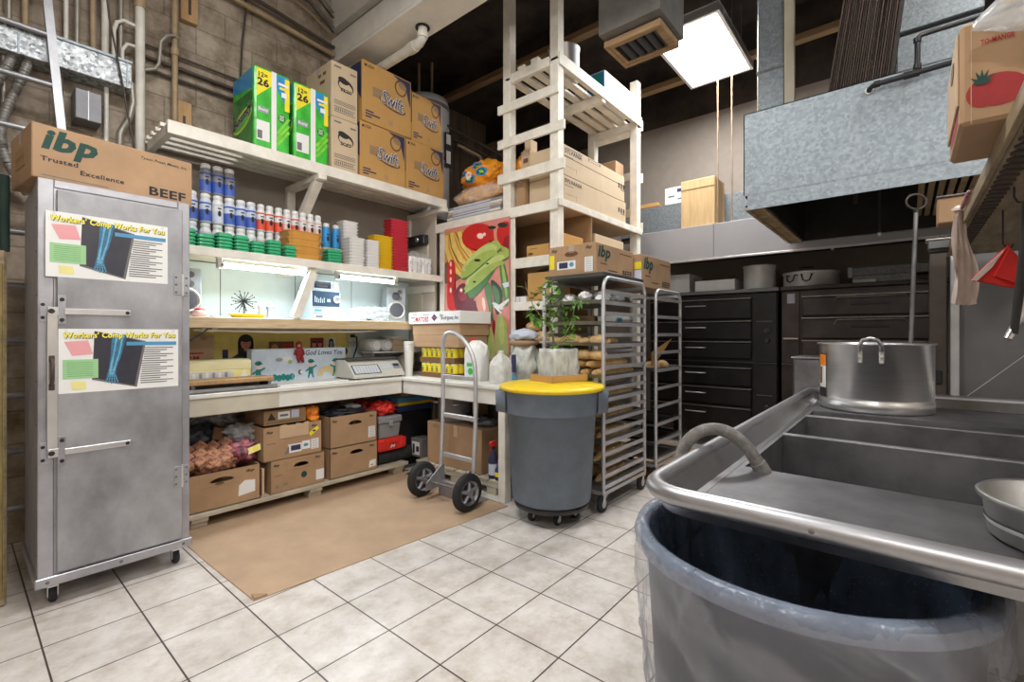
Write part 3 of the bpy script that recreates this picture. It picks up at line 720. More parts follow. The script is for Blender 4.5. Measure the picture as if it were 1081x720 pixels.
# ------------------------------------------------------------------ left shelf run
SZ = 2.63; SY = 3.60
t = thing('wall_shelf', 'upper white slatted wall shelf holding cartons and paper towels', 'shelf', (2.05, 3.9, 2.5))
b = B().box(.88, 3.24, SY - .02, SY + .02, SZ - .085, SZ, 'tower_paint', .003)
b.build('front_rail', t)
for k in range(5): B().box(.88, 3.24, SY + .06 + k * .106, SY + .06 + k * .106 + .052, SZ - .026, SZ, 'tower_paint', .002).build('slat', t)
b = B()
for z in (SZ - .085, ): b.box(.88, .92, SY, YL, z, SZ - .022, 'tower_paint', .002)
for k in range(5): b.box(.86, .88, 3.66 + k * .106, 3.712 + k * .106, SZ - .0255, SZ - .0005, 'tower_paint', .002)
b.build('end_frame', t)
for x in (1.90, 3.20):
    b = B().box(x - .035, x + .035, SY - .045, YL - .013, SZ - .13, SZ - .086, 'tower_paint', .003)
    b.box(x - .035, x + .035, YL - .06, YL - .013, SZ - .60, SZ - .13, 'tower_paint', .003)
    br = b.build('bracket', t)
    if x < 3: B().tube([(x, SY + .03, SZ - .12), (x, YL - .04, SZ - .58)], .032, 'tower_paint', square=True).build('brace', br)
# lower shelf with the kitchen supplies
LZ = 1.85
t = thing('wall_shelf', 'lower white wall shelf lined with bottles and trays', 'shelf', (2.05, 3.9, 1.77))
B().box(.86, 3.19, SY, YL - .013, LZ - .022, LZ, 'tower_paint', .002).build('board', t)
B().box(.86, 3.19, SY - .02, SY, LZ - .058, LZ + .002, 'tower_paint', .003).build('front_rail', t)
b = B().box(1.80, 1.88, SY + .01, YL - .013, LZ - .09, LZ - .022, 'tower_paint', .003)
br = b.build('bracket', t)
B().tube([(1.85, SY + .03, LZ - .09), (1.72, SY + .04, 1.40)], .032, 'tower_paint', square=True).build('brace', br)
# middle timber shelf
MZ = 1.385
t = thing('wall_shelf', 'middle shelf with a worn bare timber edge under the tube lights', 'shelf', (2.0, 3.9, 1.3))
B().box(.86, 3.0, 3.655, YL - .013, MZ - .02, MZ, 'tan_plastic', .002).build('board', t)
B().box(.86, 3.0, 3.63, 3.655, MZ - .075, MZ + .001, 'shelf_edge_wood', .004).build('front_rail', t)
b = B()
for x in (1.25, 1.75, 2.25, 2.7): b.box(x, x + .03, 3.66, YL - .013, MZ - .06, MZ - .02, 'tan_plastic', .002)
b.build('bearer', t)
pipe('shelf_conduit', [(1.05, 3.68, 1.30), (1.6, 3.68, 1.285), (2.3, 3.68, 1.29), (2.42, 3.69, 1.30), (2.5, 3.72, 1.30)], .010, 'tan_plastic', 'pale conduit strapped under the middle shelf', 'conduit')
# back panelling of the bench niche
struct('wall_niche', B().box(.86, 3.19, YL - .012, YL, LZ - 1.0, LZ - .03, 'mint_panel').box(1.36, 1.364, YL - .016, YL - .012, MZ, LZ - .03, 'ink_grey').box(1.95, 1.954, YL - .016, YL - .012, MZ, LZ - .03, 'ink_grey').box(2.5, 2.503, YL - .016, YL - .012, MZ, LZ - .03, 'ink_grey'))
struct('wall_niche_end', B().box(3.19, 3.215, 3.71, YL, .0, 2.55, 'tan_wall').box(3.175, 3.19, 3.9, YL - .013, 1.40, 1.78, 'tan_plastic').box(3.17, 3.19, 3.71, YL - .013, 1.70, 1.77, 'tower_paint'))
# tube lights
def tube_light(x0, x1, label):
    t = thing('tube_light', label, 'light', (x0, 3.63, 1.70), 'tube lights under the shelf')
    B().box(x0, x1, 3.63, 3.70, LZ - .05, LZ - .022, 'white_plastic', .003).build('batten', t)
    B().cyl((x0 + .02, 3.655, LZ - .10), .019, x1 - x0 - .04, 'tube_light', (1, 0, 0), 16).build('tube', t)
    for x in (x0, x1 - .03):
        b = B().box(x, x + .03, 3.635, 3.675, LZ - .125, LZ - .045, 'bright_metal', .003)
        b.lathe((x + (.03 if x == x0 else 0), 3.655, LZ - .10), [(.022, -.008), (.022, .008)], 'ink_grey', 12, (1, 0, 0))
        b.build('end_cap', t)
    area('tube_lamp', ((x0 + x1) / 2, 3.70, LZ - .135), x1 - x0 - .06, .06, 10, (R(-14), 0, 0), (.86, .95, 1))
tube_light(1.18, 1.84, 'left glowing tube light under the lower shelf')
tube_light(2.06, 2.68, 'right glowing tube light beside the stereo')

# ------------------------------------------------------------------ top shelf goods
def towel_pack(x0, x1, y0, y1, z0, z1, label):
    t = thing('paper_towel_pack', label, 'paper towels', ((x0 + x1) / 2, (y0 + y1) / 2, z0), 'green paper towel packs')
    b = B().box(x0, x1, y0, y1, z0, z1, 'pack_green', .02, seg=2)
    W, H = x1 - x0, z1 - z0; F = FY(x0, y0, z0)
    # front: blue and yellow corner, white seam, stripes
    b.poly(F, [(.02, H - .02), (.48 * W, H - .02), (.48 * W, .80 * H), (.02, .62 * H)], 'pack_yellow', .0012)
    b.poly(F, [(.60 * W, H - .02), (W - .02, H - .02), (W - .02, .58 * H), (.60 * W, .80 * H)], 'pack_blue', .0012)
    b.rect(F, W - .04, W - .004, .55 * H, H - .03, 'pack_yellow', .0018)
    b.rect(F, .47 * W, .61 * W, .01, H - .01, 'paper_white', .002)
    b.text(F, '12=', .13 * W, .87 * H, .055 * H, 'ink_black', .23 * W, .03, 0, .0024)
    b.text(F, '26', .10 * W, .765 * H, .085 * H, 'ink_black', .29 * W, .04, 0, .0024)
    b.rect(F, .07 * W, .42 * W, .10 * H, .34 * H, 'paper_white', .0018); b.rect(F, .09 * W, .22 * W, .12 * H, .22 * H, 'ink_grey', .0024)
    b.rect(F, .66 * W, .95 * W, .85 * H, .88 * H, 'paper_white', .002); b.rect(F, .70 * W, .92 * W, .80 * H, .83 * H, 'pack_yellow', .002); b.rect(F, .75 * W, .90 * W, .71 * H, .77 * H, 'paper_white', .002)
    b.rect(F, .10 * W, .40 * W, .44 * H, .51 * H, 'bottle_grey', .0016); b.text(F, 'Bounty', .12 * W, .45 * H, .05 * H, 'paper_white', .26 * W, .03, .2, .0022)
    b.ell(F, .76 * W, .44 * H, .10 * W, .055 * H, 'pack_dark_green', .002); 
    for k in range(4): b.rect(F, .70 * W, .82 * W, (.415 + .018 * k) * H, (.422 + .018 * k) * H, 'paper_white', .0024)
    for k in range(3): b.band(F, [(.64 * W, (.10 + .07 * k) * H), (.97 * W, (.30 + .08 * k) * H)], .02, 'pack_lime', .0014)
    # side: brand on a dark lozenge
    D = y1 - y0; G = FX(x0, y1, z0)
    b.poly(G, [(.02, H - .02), (D - .02, H - .02), (D - .02, .72 * H), (.02, .80 * H)], 'pack_blue', .0012)
    b.rect(G, .02, D - .02, .02, .70 * H, 'pack_dark_green', .0012)
    b.ell(G, .5 * D, .40 * H, .45 * D, .12 * H, 'pack_lime', .0016, rot=.25); b.ell(G, .5 * D, .40 * H, .42 * D, .10 * H, 'pack_yellow', .002, rot=.25); b.ell(G, .5 * D, .40 * H, .41 * D, .085 * H, 'pack_green', .0024, rot=.25)
    b.text(G, 'Bounty', .09 * D, .29 * H, .15 * H, 'paper_white', .84 * D, .07, .2, .003, .25)
    b.text(G, 'Bounty', .09 * D, .29 * H, .15 * H, 'ink_black', .84 * D, .045, .2, .0036, .25)
    b.build('wrapped_rolls', t)
towel_pack(1.41, 1.672, 3.625, 4.03, SZ, SZ + .605, 'larger left green pack of paper towels on the upper shelf')
towel_pack(1.70, 1.985, 3.625, 3.95, SZ, SZ + .60, 'green paper towel pack beside the plain tan tissue cartons')
def soft(z0, z1, word):
    def pr(b):
        F = FY(2.01, 3.625, z0); H = z1 - z0; W = .245
        b.ell(F, .53 * W, .62 * H, .30 * W, .12 * H, 'ink_black', .001, rot=-.25); b.ell(F, .53 * W, .60 * H, .26 * W, .085 * H, 'cardboard_cream', .0014, rot=-.25)
        b.ell(F, .44 * W, .70 * H, .2 * W, .06 * H, 'ink_black', .0018, rot=-.2)
        b.text(F, word, .34 * W, .50 * H, .06 * H, 'ink_black', .40 * W, .04, 0, .002)
        for k in range(3): b.rect(F, .10 * W, .9 * W, (.30 - .03 * k) * H, (.312 - .03 * k) * H, 'ink_grey', .001)
        b.band(F, [(.12 * W, .10 * H), (.88 * W, .10 * H), (.88 * W, .19 * H), (.12 * W, .19 * H), (.12 * W, .10 * H)], .004, 'ink_black', .001)
        for k in range(9): b.rect(F, (.16 + .075 * k) * W, (.20 + .075 * k) * W, .12 * H, .17 * H, 'ink_grey', .001)
        b.rect(F, .10 * W, .36 * W, .90 * H, .93 * H, 'ink_grey', .001); b.rect(F, .7 * W, .92 * W, .86 * H, .89 * H, 'ink_grey', .001)
        G = FX(2.01, 4.03, z0)
        for k in range(2): b.rect(G, .19 + .08 * k, .24 + .08 * k, .80 * H, .86 * H, 'ink_brown', .001)
        b.rect(G, .22, .30, .66 * H, .72 * H, 'ink_brown', .001)
    return pr
solid_carton('tissue_carton', 'narrow tan bath tissue carton at the bottom of the pair beside the paper towels', 2.01, 2.255, 3.625, 4.03, SZ, SZ + .44, 'cardboard_cream', soft(SZ, SZ + .44, 'SOFT'), 'narrow tan tissue cartons')
solid_carton('tissue_carton', 'narrow tan bath tissue carton stacked on its twin beside the paper towels', 2.01, 2.25, 3.625, 4.05, SZ + .442, SZ + .90, 'cardboard_cream', soft(SZ + .442, SZ + .90, 'STRONG'), 'narrow tan tissue cartons')
def swift(x0, z0, W, H, y=3.625):
    def pr(b):
        F = FY(x0, y, z0)
        b.rect(F, .20 * W, .55 * W, .46 * H, .62 * H, 'print_fade', .001)
        b.ell(F, .60 * W, .44 * H, .28 * W, .09 * H, 'ink_brown', .0013, rot=-.18); b.ell(F, .60 * W, .455 * H, .26 * W, .075 * H, 'cardboard_tan', .0016, rot=-.18)
        b.text(F, 'Swift', .37 * W, .415 * H, .22 * H, 'ink_black', .46 * W, .05, .25, .002, -.10)
        b.text(F, 'Swift', .37 * W, .42 * H, .22 * H, 'paper_white', .46 * W, .03, .25, .0026, -.10)
        b.text(F, 'Swift', .37 * W, .42 * H, .22 * H, 'ink_navy', .46 * W, .0, .25, .0032, -.10)
        b.poly(F, [(.60 * W, H - .01), (W - .012, H - .012), (W - .012, .52 * H), (.93 * W, .66 * H), (.88 * W, .86 * H), (.74 * W, .93 * H)], 'ink_navy', .001)
        b.ell(F, .77 * W, .80 * H, .13 * W, .14 * H, 'ink_brown', .0014); b.ell(F, .77 * W, .80 * H, .10 * W, .11 * H, 'cardboard_tan', .0018); b.ell(F, .80 * W, .85 * H, .09 * W, .06 * H, 'print_fade', .0022, rot=-.4)
        b.text(F, 'USA', .09 * W, .90 * H, .05 * H, 'ink_black', .14 * W, .02, 0, .001); b.ell(F, .06 * W, .92 * H, .02 * W, .025 * H, 'ink_black', .001)
        for k in range(3): b.rect(F, .06 * W, (.22, .34, .18)[k] * W, (.17 - .045 * k) * H, (.195 - .045 * k) * H, 'ink_navy', .001)
        b.rect(F, .52 * W, .60 * W, .08 * H, .17 * H, 'cardboard', .001)
        G = FX(x0, 4.03, z0); b.poly(G, [(.06, H - .01), (.40, H - .012), (.40, .35 * H), (.30, .62 * H)], 'ink_navy', .001)
    return pr
solid_carton('paper_carton', 'orange-brown paper goods carton at the lower left of the four, beside the narrow cartons', 2.275, 2.755, 3.625, 4.03, SZ, SZ + .495, 'cardboard_tan', swift(2.275, SZ, .48, .495), 'paper goods cartons')
solid_carton('paper_carton', 'orange-brown paper goods carton at the upper left of the four, set slightly askew', 2.29, 2.815, 3.615, 4.02, SZ + .497, SZ + 1.03, 'cardboard_tan', swift(2.29, SZ + .497, .525, .533, 3.615), 'paper goods cartons')
solid_carton('paper_carton', 'orange-brown paper goods carton at the lower right of the four, at the shelf end', 2.765, 3.235, 3.625, 4.03, SZ, SZ + .495, 'cardboard_tan', swift(2.765, SZ, .47, .495), 'paper goods cartons')
solid_carton('paper_carton', 'orange-brown paper goods carton at the upper right of the four', 2.835, 3.215, 3.635, 4.03, SZ + .497, SZ + .965, 'cardboard_tan', swift(2.835, SZ + .497, .38, .468, 3.635), 'paper goods cartons')

# ------------------------------------------------------------------ lower shelf goods
def nest_tray(name, sx, sy, h, m, label, cat, loc, group, lip=.012, pw=6, flip=False):
    """thin open tray with tapered walls and a rolled lip"""
    t = thing(name, label, cat, loc, group)
    b = B(); c = loc; q = .82
    prof = [(1, 0), (1, .003), (.97, .004), (q + .05, h - .008), (q, h - .002), (q * .9, h), (.02, h)] if flip else [(q * .98, 0), (q, .004), (1 - lip * 4, h - .008), (1, h - .006), (1, h), (1 - lip * 4, h), (q - .02, .006), (q - .04, .006)]
    b.lathe(c, prof, m, 28, sx=sx / 2, sy=sy / 2, pw=pw, smooth=False)
    b.build('shell', t)
    return t
def stack(name, n, step, sx, sy, h, m, what, cat, x, y, z, group, where, flip=False):
    first = None
    for k in range(n):
        lab = '%s, %s of the stack %s' % (what, level(k, n), where)
        if first is None: first = nest_tray(name, sx, sy, h, m, lab, cat, (x, y, z), group, flip=flip)
        else: dup(first, (x, y, z + k * step), lab, group)
greens = [(1.005, .10, 5), (1.11, .115, 4), (1.225, .11, 5), (1.335, .105, 5), (1.445, .10, 4), (1.56, .11, 5), (1.68, .095, 4)]
for i, (x, wd, n) in enumerate(greens):
    stack('green_basket', n, .0235, wd * .98, .105, .028, 'green_plastic', 'green plastic basket', 'basket', x, 3.67, LZ, 'green baskets on the lower shelf', '%s from the cabinet' % ORD[i], True)
stack('green_basket', 5, .0235, .135, .11, .028, 'green_plastic', 'green plastic basket', 'basket', 2.045, 3.67, LZ, 'green baskets on the lower shelf', 'under the two sky-blue bottles', True)
stack('orange_tub', 4, .055, .30, .19, .062, 'orange_plastic', 'orange-brown plastic tub', 'tub', 1.81, 3.73, LZ, 'orange tubs', 'between the green baskets')
stack('foam_tray', 14, .030, .155, .15, .033, 'foam_white', 'white foam tray', 'tray', 2.30, 3.87, LZ, 'white foam trays, rear stack', 'rising tall behind the other white trays')
stack('foam_tray', 9, .027, .155, .14, .03, 'foam_white', 'white foam tray', 'tray', 2.25, 3.68, LZ, 'white foam trays, left front stack', 'at the front beside the green baskets')
stack('foam_tray', 9, .027, .13, .14, .03, 'foam_white', 'white foam tray', 'tray', 2.41, 3.68, LZ, 'white foam trays, right front stack', 'at the front beside the yellow trays')
stack('foam_tray', 12, .0265, .21, .15, .03, 'foam_yellow', 'yellow foam tray', 'tray', 2.57, 3.76, LZ, 'yellow foam trays', 'between white and red trays')
stack('foam_tray', 18, .028, .21, .16, .032, 'foam_red', 'red foam tray', 'tray', 2.77, 3.79, LZ, 'red foam trays', 'tallest on the lower shelf')
for k, (x, s) in enumerate(((2.96, .18), (3.10, .13))):
    t = thing('bagged_cups', ('clear bag of white cups beside the red trays', 'smaller clear bag of cups at the shelf end')[k], 'bag', (x, 3.78, LZ), 'clear bags of cups')
    b = B()
    for i in range(3):
        for j in range(2): b.lathe((x - s * .3 + i * s * .3, 3.75 + j * .07, LZ + .002), [(.022, 0), (.03, .085), (.03, .18)], 'foam_white', 12)
    b.build('cups', t)
    blob(B(), (x, 3.78, LZ + .117), s * .52, .10, .125, 'clear_film_thin', .18, 7, k + 2, 4, -.115).build('bag', t)
b = B().box(3.10, 3.165, 3.78, 4.10, 2.19, 2.29, 'black_plastic', .006); b.lathe((3.10, 3.88, 2.24), [(.022, 0), (.02, .012), (.008, .014)], 'bright_metal', 16, (-1, 0, 0)); b.lathe((3.0985, 3.88, 2.24), [(.012, 0), (.012, .015)], 'ink_grey', 12, (-1, 0, 0))
b.box(3.165, 3.188, 3.80, 4.08, 1.85, 2.20, 'tan_plastic')
tag(b.build('wall_strongbox'), 'black box with a round silver dial at the end of the lower shelf', 'box')
# shaker bottles
def bottle(lab_m, body_m, label, loc, group, small=False):
    t = thing('shaker_bottle', label, 'bottle', loc, group)
    x, y, z = loc; r = .031 if small else .037
    B().lathe(loc, [(r - .004, 0), (r, .005), (r, .145), (r - .003, .16), (r * .74, .174), (r * .72, .18)], body_m, 16).build('body', t)
    B().lathe(loc, [(r * .78, .177), (r * .84, .183), (r * .82, .203), (r * .6, .21)], 'bottle_white', 16).build('cap', t)
    b = B().lathe(loc, [(r + .0008, .012), (r + .0008, .09)], lab_m, 16, cap0=False, cap1=False).lathe(loc, [(r + .001, .130), (r + .001, .142)], lab_m, 16, cap0=False, cap1=False)
    F = Face((x - .018, y - r - .0015, z), (1, 0, -0)); b.ell(F, .018, .075, .011, .022, 'ink_black', .0012, 10);  b.rect(F, .006, .030, .107, .116, 'ink_navy', .001)
    b.build('label', t)
    return t
kinds = {'blue': ('label_blue', 'label_pale', 'blue label'), 'white': ('label_pale', 'bottle_white', 'pale label'), 'grey': ('label_blue', 'bottle_grey', 'dark label'), 'red': ('label_red', 'bottle_white', 'red label'), 'pink': ('label_pink', 'bottle_white', 'faded pink label'), 'sky': ('label_sky', 'label_sky', 'sky-blue label')}
protos = {}
def put_bottle(kind, loc, where, group):
    lm, bm_, nm = kinds[kind]; lab = 'white-capped bottle with %s, %s' % (nm, where)
    if kind in protos: dup(protos[kind], loc, lab, group)
    else: protos[kind] = bottle(lm, bm_, lab, loc, group, kind in ('red', 'pink', 'sky'))
rowx = [1.165, 1.243, 1.32, 1.397, 1.468, 1.54, 1.605, 1.675, 1.74, 1.805, 1.87, 1.935, 2.0]
upk = ['blue', 'white', 'blue', 'blue', 'blue', 'red', 'red', 'red', 'pink', 'red', 'pink', 'pink', 'pink']
BH = .2102
for k, x in enumerate(rowx):
    put_bottle('white' if k < 5 else 'pink', (x, 3.83, LZ), '%s from left in the row behind the green baskets' % ORD[k], 'bottles standing on the lower shelf')
    put_bottle(upk[k], (x, 3.83, LZ + BH), '%s from left in the second tier' % ORD[k], 'bottles stacked in the second tier')
for k, x in enumerate((1.165, 1.243, 1.32)):
    put_bottle('grey', (x, 3.83, LZ + 2 * BH), '%s from left on the topmost tier' % ORD[k], 'bottles on the topmost tier')
for k, x in enumerate((1.08, 1.08)):
    put_bottle('blue', (x, 3.83, LZ + k * BH), ('standing nearest the cabinet on the shelf', 'nearest the cabinet in the second tier')[k], 'bottles by the cabinet')
for k, (x, q) in enumerate(((2.075, .0), (2.165, .0))):
    z = LZ + .16
    tag(B().box(x - .04, x + .04, 3.79, 3.87, LZ, z, 'cardboard_cream', .003).build('small_carton'), ('left', 'right')[k] + ' small carton propping a sky-blue bottle', 'box', 'cartons under the sky-blue bottles')
    put_bottle('sky', (x, 3.83, z), ('left', 'right')[k] + ' of the sky-blue pair by the tall white trays', 'sky-blue bottles')
# ------------------------------------------------------------------ things on the middle shelf
def speaker(x, y, z, rz, label):
    t = thing('loudspeaker', label, 'speaker', (x, y, z), 'shelf loudspeakers')
    W, D, H = .19, .20, .345
    B().box(x - W / 2, x + W / 2, y, y + D, z, z + H, 'speaker_silver', .008).build('cabinet', t)
    B().lathe((x, y, z + .12), [(.088, 0), (.088, .008), (.076, .010), (.072, .004)], 'bright_metal', 32, (0, -1, 0)).lathe((x, y - .003, z + .12), [(.073, 0), (.06, .003), (.03, .002), (.001, .004)], 'speaker_cone', 32, (0, -1, 0)).build('woofer', t)
    B().lathe((x - .01, y, z + .255), [(.04, 0), (.038, .006), (.02, .004)], 'speaker_cone', 24, (0, -1, 0)).lathe((x + .03, y, z + .30), [(.022, 0), (.02, .005)], 'ink_grey', 20, (0, -1, 0)).lathe((x + .03, y, z + .235), [(.022, 0), (.02, .005)], 'ink_grey', 20, (0, -1, 0)).build('tweeter', t)
    t.rotation_euler.z = rz; return t
speaker(2.83, 3.86, MZ, R(-18), 'silver loudspeaker at the right end of the middle shelf')
speaker(1.045, 3.82, MZ, R(0), 'silver loudspeaker half hidden behind the metal cabinet')
t = thing('stereo_unit', 'larger lower stereo unit with dark display on the middle shelf', 'stereo', (2.07, 3.84, MZ), 'stereo units')
B().box(1.95, 2.215, 3.84, 4.08, MZ + .006, MZ + .255, 'stereo_face', .004).build('case', t)
F = FY(1.95, 3.84, MZ + .006)
b = B().rect(F, .008, .257, .115, .245, 'stereo_dark', .001)
b.build('display', t)
b = B()
b.rect(F, .03, .035, .15, .20, 'paper_white', .002); 
for k in range(5): b.rect(F, .045 + .016 * k, .052 + .016 * k, .145, .19 - .012 * (k % 2), 'stereo_face', .002)
b.rect(F, .14, .17, .155, .18, 'stereo_face', .002).rect(F, .01, .255, .055, .058, 'ink_grey', .001).rect(F, .01, .255, .105, .108, 'ink_grey', .001).rect(F, .03, .09, .07, .09, 'bar_blue', .001).rect(F, .04, .10, .02, .035, 'ink_grey', .001)
b.build('controls', t)
B().lathe((2.18, 3.84, MZ + .186), [(.034, 0), (.032, .012), (.022, .014), (.02, .006)], 'bright_metal', 24, (0, -1, 0)).build('knob', t)
b = B()
for x in (1.97, 2.195):
    for y in (3.86, 4.06): b.cyl((x, y, MZ), .01, .008, 'black_rubber', seg=8)
b.build('foot', t)
t = thing('stereo_unit', 'small stereo deck stacked on the larger stereo unit', 'stereo', (2.07, 3.86, MZ + .256), 'stereo units')
B().box(1.96, 2.21, 3.85, 4.07, MZ + .256, MZ + .345, 'stereo_face', .004).build('case', t)
F = FY(1.96, 3.85, MZ + .256)
B().rect(F, .02, .17, .02, .078, 'stereo_dark', .001).rect(F, .04, .14, .035, .045, 'ink_grey', .0016).build('display', t)
B().lathe((2.175, 3.85, MZ + .30), [(.026, 0), (.024, .012), (.001, .014)], 'paper_white', 24, (0, -1, 0)).build('knob', t)
t = thing('soap_dispenser', 'small white bottle right of the stereo', 'bottle', (2.265, 3.74, MZ))
B().lathe((2.265, 3.74, MZ), [(.022, 0), (.024, .006), (.024, .05), (.012, .065), (.012, .08)], 'white_plastic', 14).build('bottle_body', t)
B().box(2.24, 2.30, 3.73, 3.75, MZ + .08, MZ + .10, 'white_plastic', .004).build('spout', t)
b = B(); blob(b, (2.52, 3.84, MZ + .055), .20, .11, .075, 'clear_film_thin', .5, 9, 11, 4, -.055); tag(b.build('plastic_bag'), 'crumpled clear plastic bag left of the right loudspeaker', 'bag')
tag(B().box(2.34, 2.50, 3.70, 3.76, MZ, MZ + .012, 'ink_grey', .003).box(2.40, 2.44, 3.695, 3.73, MZ + .012, MZ + .02, 'black_plastic', .002).build('remote_control'), 'dark remote lying before the clear plastic bag', 'remote control')
t = thing('serving_tray', 'shallow yellow tray on the middle shelf', 'tray', (1.43, 3.78, MZ))
B().lathe((1.43, 3.78, MZ), [(.09, 0), (.10, .004), (.125, .028), (.13, .028), (.13, .031), (.12, .031), (.098, .008)], 'yellow_plastic', 32, sy=.8).build('dish', t)
tag(B().lathe((1.235, 3.80, MZ), [(.05, 0), (.055, .012), (.05, .014)], 'bottle_grey', 20, sy=.7).build('small_dish'), 'flat grey dish left of the yellow tray', 'dish')
b = B(); blob(b, (1.11, 3.76, MZ + .028), .05, .045, .03, 'label_pink', .2, 6, 3, 3, -.028); b.lathe((1.11, 3.76, MZ + .03), [(.03, 0), (.034, .03), (.02, .034)], 'bright_red', 14); tag(b.build('candy_packet'), 'red and pink packet beside the hidden loudspeaker', 'packet')
t = thing('wire_ornament', 'spiky black starburst ornament behind the yellow tray', 'ornament', (1.455, 3.93, MZ))
b = B(); c = Vector((1.455, 3.93, MZ + .135))
for k in range(26):
    d = Vector((math.cos(k * 2.4) * math.sqrt(1 - (k / 13 - 1) ** 2 * .98), math.sin(k * 2.4) * math.sqrt(1 - (k / 13 - 1) ** 2 * .98), k / 13 - 1)).normalized()
    b.tube([c, c + d * .085], [.004, .002], 'ink_black', 5); b.lathe(c + d * .085, [(.001, -.006), (.006, 0), (.001, .006)], 'ink_black', 6)
b.build('spikes', t)
B().cyl((1.455, 3.93, MZ), .02, .006, 'ink_black').tube([(1.455, 3.93, MZ + .005), c], .004, 'ink_black', 6).build('stand', t)
for k, x in enumerate((1.57, 1.635)):
    t = thing('metal_shaker', ('left', 'right')[k] + ' grey pointed shaker of the pair by the shelf bracket', 'shaker', (x, 3.88, MZ), 'grey shakers')
    B().lathe((x, 3.88, MZ), [(.034, 0), (.036, .01), (.025, .06), (.032, .10)], 'bottle_grey', 14).build('body', t)
    B().lathe((x, 3.88, MZ + .10), [(.034, 0), (.03, .012), (.008, .045), (.001, .05)], 'speaker_silver', 14).build('lid', t)

# ------------------------------------------------------------------ bench (counter along the left wall) and bench in front of the shelf unit
TZ = .875
t = thing('work_counter', 'white painted counter along the wall above the stacked cartons', 'counter', (1.7, 3.84, 0))
B().box(.86, 2.635, 3.52, YL - .013, TZ - .03, TZ, 'counter_white', .004).build('counter_top', t)
B().box(.86, 2.65, 3.535, 3.56, TZ - .145, TZ - .03, 'counter_white', .003).build('apron', t)
B().box(.86, 1.55, 3.531, 3.5345, TZ - .143, TZ - .032, 'cream_paint', .001).build('apron_patch', t)
for x in (.90, 2.58): B().box(x - .03, x + .03, 4.105, 4.135, 0, TZ - .03, 'tan_plastic', .003).build('leg', t)
t = thing('work_counter', 'white painted counter in front of the produce poster', 'counter', (2.94, 3.1, 0))
B().box(2.64, 3.183, 2.285, 3.70, TZ - .03, TZ, 'counter_white', .004).box(2.64, 3.183, 3.70, YL - .013, TZ - .03, TZ, 'counter_white').build('counter_top', t)
B().box(2.655, 2.68, 2.30, 3.53, TZ - .145, TZ - .03, 'counter_white', .003).box(2.68, 3.183, 2.30, 2.325, TZ - .145, TZ - .03, 'counter_white', .003).build('apron', t)
for x, y in ((2.695, 2.335), (3.145, 2.335)): B().box(x - .036, x + .036, y - .034, y + .034, 0, TZ - .03, 'tower_paint', .004).build('leg', t)
struct('wall_bench_end', B().box(3.19, 3.215, 2.40, 3.71, .0, TZ - .035, 'dark_wall'))

# pictures at the back of the bench
t = thing('notice_board', 'yellow poster board with portrait cut-outs at the back of the bench', 'poster', (1.7, 4.12, .89))
F = FY(1.08, 4.118, TZ); b = B().box(1.08, 2.46, 4.119, 4.135, TZ, 1.30, 'p_poster', .002); b.build('board', t)
def cutout(a, h, hair, shirt, w=.10, long=False):
    b = B()
    b.poly(F, [(a - w * .9, .13), (a - w * .8, .20), (a - w * .3, .245), (a + w * .3, .245), (a + w * .8, .20), (a + w * .9, .13)], shirt, .002)
    b.ell(F, a, h - .055, w * .42, .062, hair, .0026); 
    if long: b.rect(F, a - w * .42, a + w * .42, h - .17, h - .055, hair, .0026)
    b.rect(F, a - .012, a + .012, h - .13, h - .09, 'p_skin', .003); b.ell(F, a, h - .07, w * .28, .046, 'p_skin', .0034); b.ell(F, a, h - .035, w * .30, .022, hair, .004)
    for s in (-1, 1): b.ell(F, a + s * .010, h - .066, .004, .003, 'ink_black', .0042, 8)
    b.rect(F, a - .008, a + .008, h - .096, h - .092, 'p_maroon', .0042)
    b.build('portrait', t)
cutout(.46, .385, 'ink_black', 'ink_navy', .14, True)
b = B().rect(F, .29, .33, .20, .27, 'ink_navy', .002).rect(F, .64, .85, .18, .33, 'p_mud', .002).ell(F, .80, .26, .06, .05, 'bright_red', .0026).ell(F, .69, .27, .03, .04, 'p_orange', .0026).ell(F, .73, .23, .03, .03, 'p_yellow', .003); b.build('food_photo', t)
b = B().rect(F, 1.0, 1.125, .18, .36, 'p_maroon', .002)
for a in (1.035, 1.09): b.ell(F, a, .30, .018, .028, 'p_skin', .003); b.poly(F, [(a - .03, .18), (a - .022, .25), (a + .022, .25), (a + .03, .18)], 'ink_black', .0026); b.ell(F, a, .322, .018, .012, 'ink_black', .0034)
b.build('couple_photo', t)
b = B().rect(F, 1.15, 1.25, .18, .36, 'p_white', .002).poly(F, [(1.16, .18), (1.18, .34), (1.20, .355), (1.22, .34), (1.245, .18)], 'ink_black', .0026).ell(F, 1.20, .30, .017, .03, 'bottle_grey', .003); b.build('grey_photo', t)
B().ell(F, 1.32, .23, .05, .045, 'ink_navy', .002).build('blue_disc', t)
t = thing('banner_box', 'long pale blue box printed with a greeting and small green figures', 'box', (1.87, 3.93, TZ))
BX0, BX1, BYF = 1.50, 2.30, 3.90
B().box(BX0, BX1, BYF, 3.99, TZ, TZ + .275, 'p_sky', .003).build('carton', t)
F = FY(BX0, BYF, TZ); b = B()
b.text(F, 'God Loves You', .43, .215, .042, 'ink_navy', .34, .012, .25)
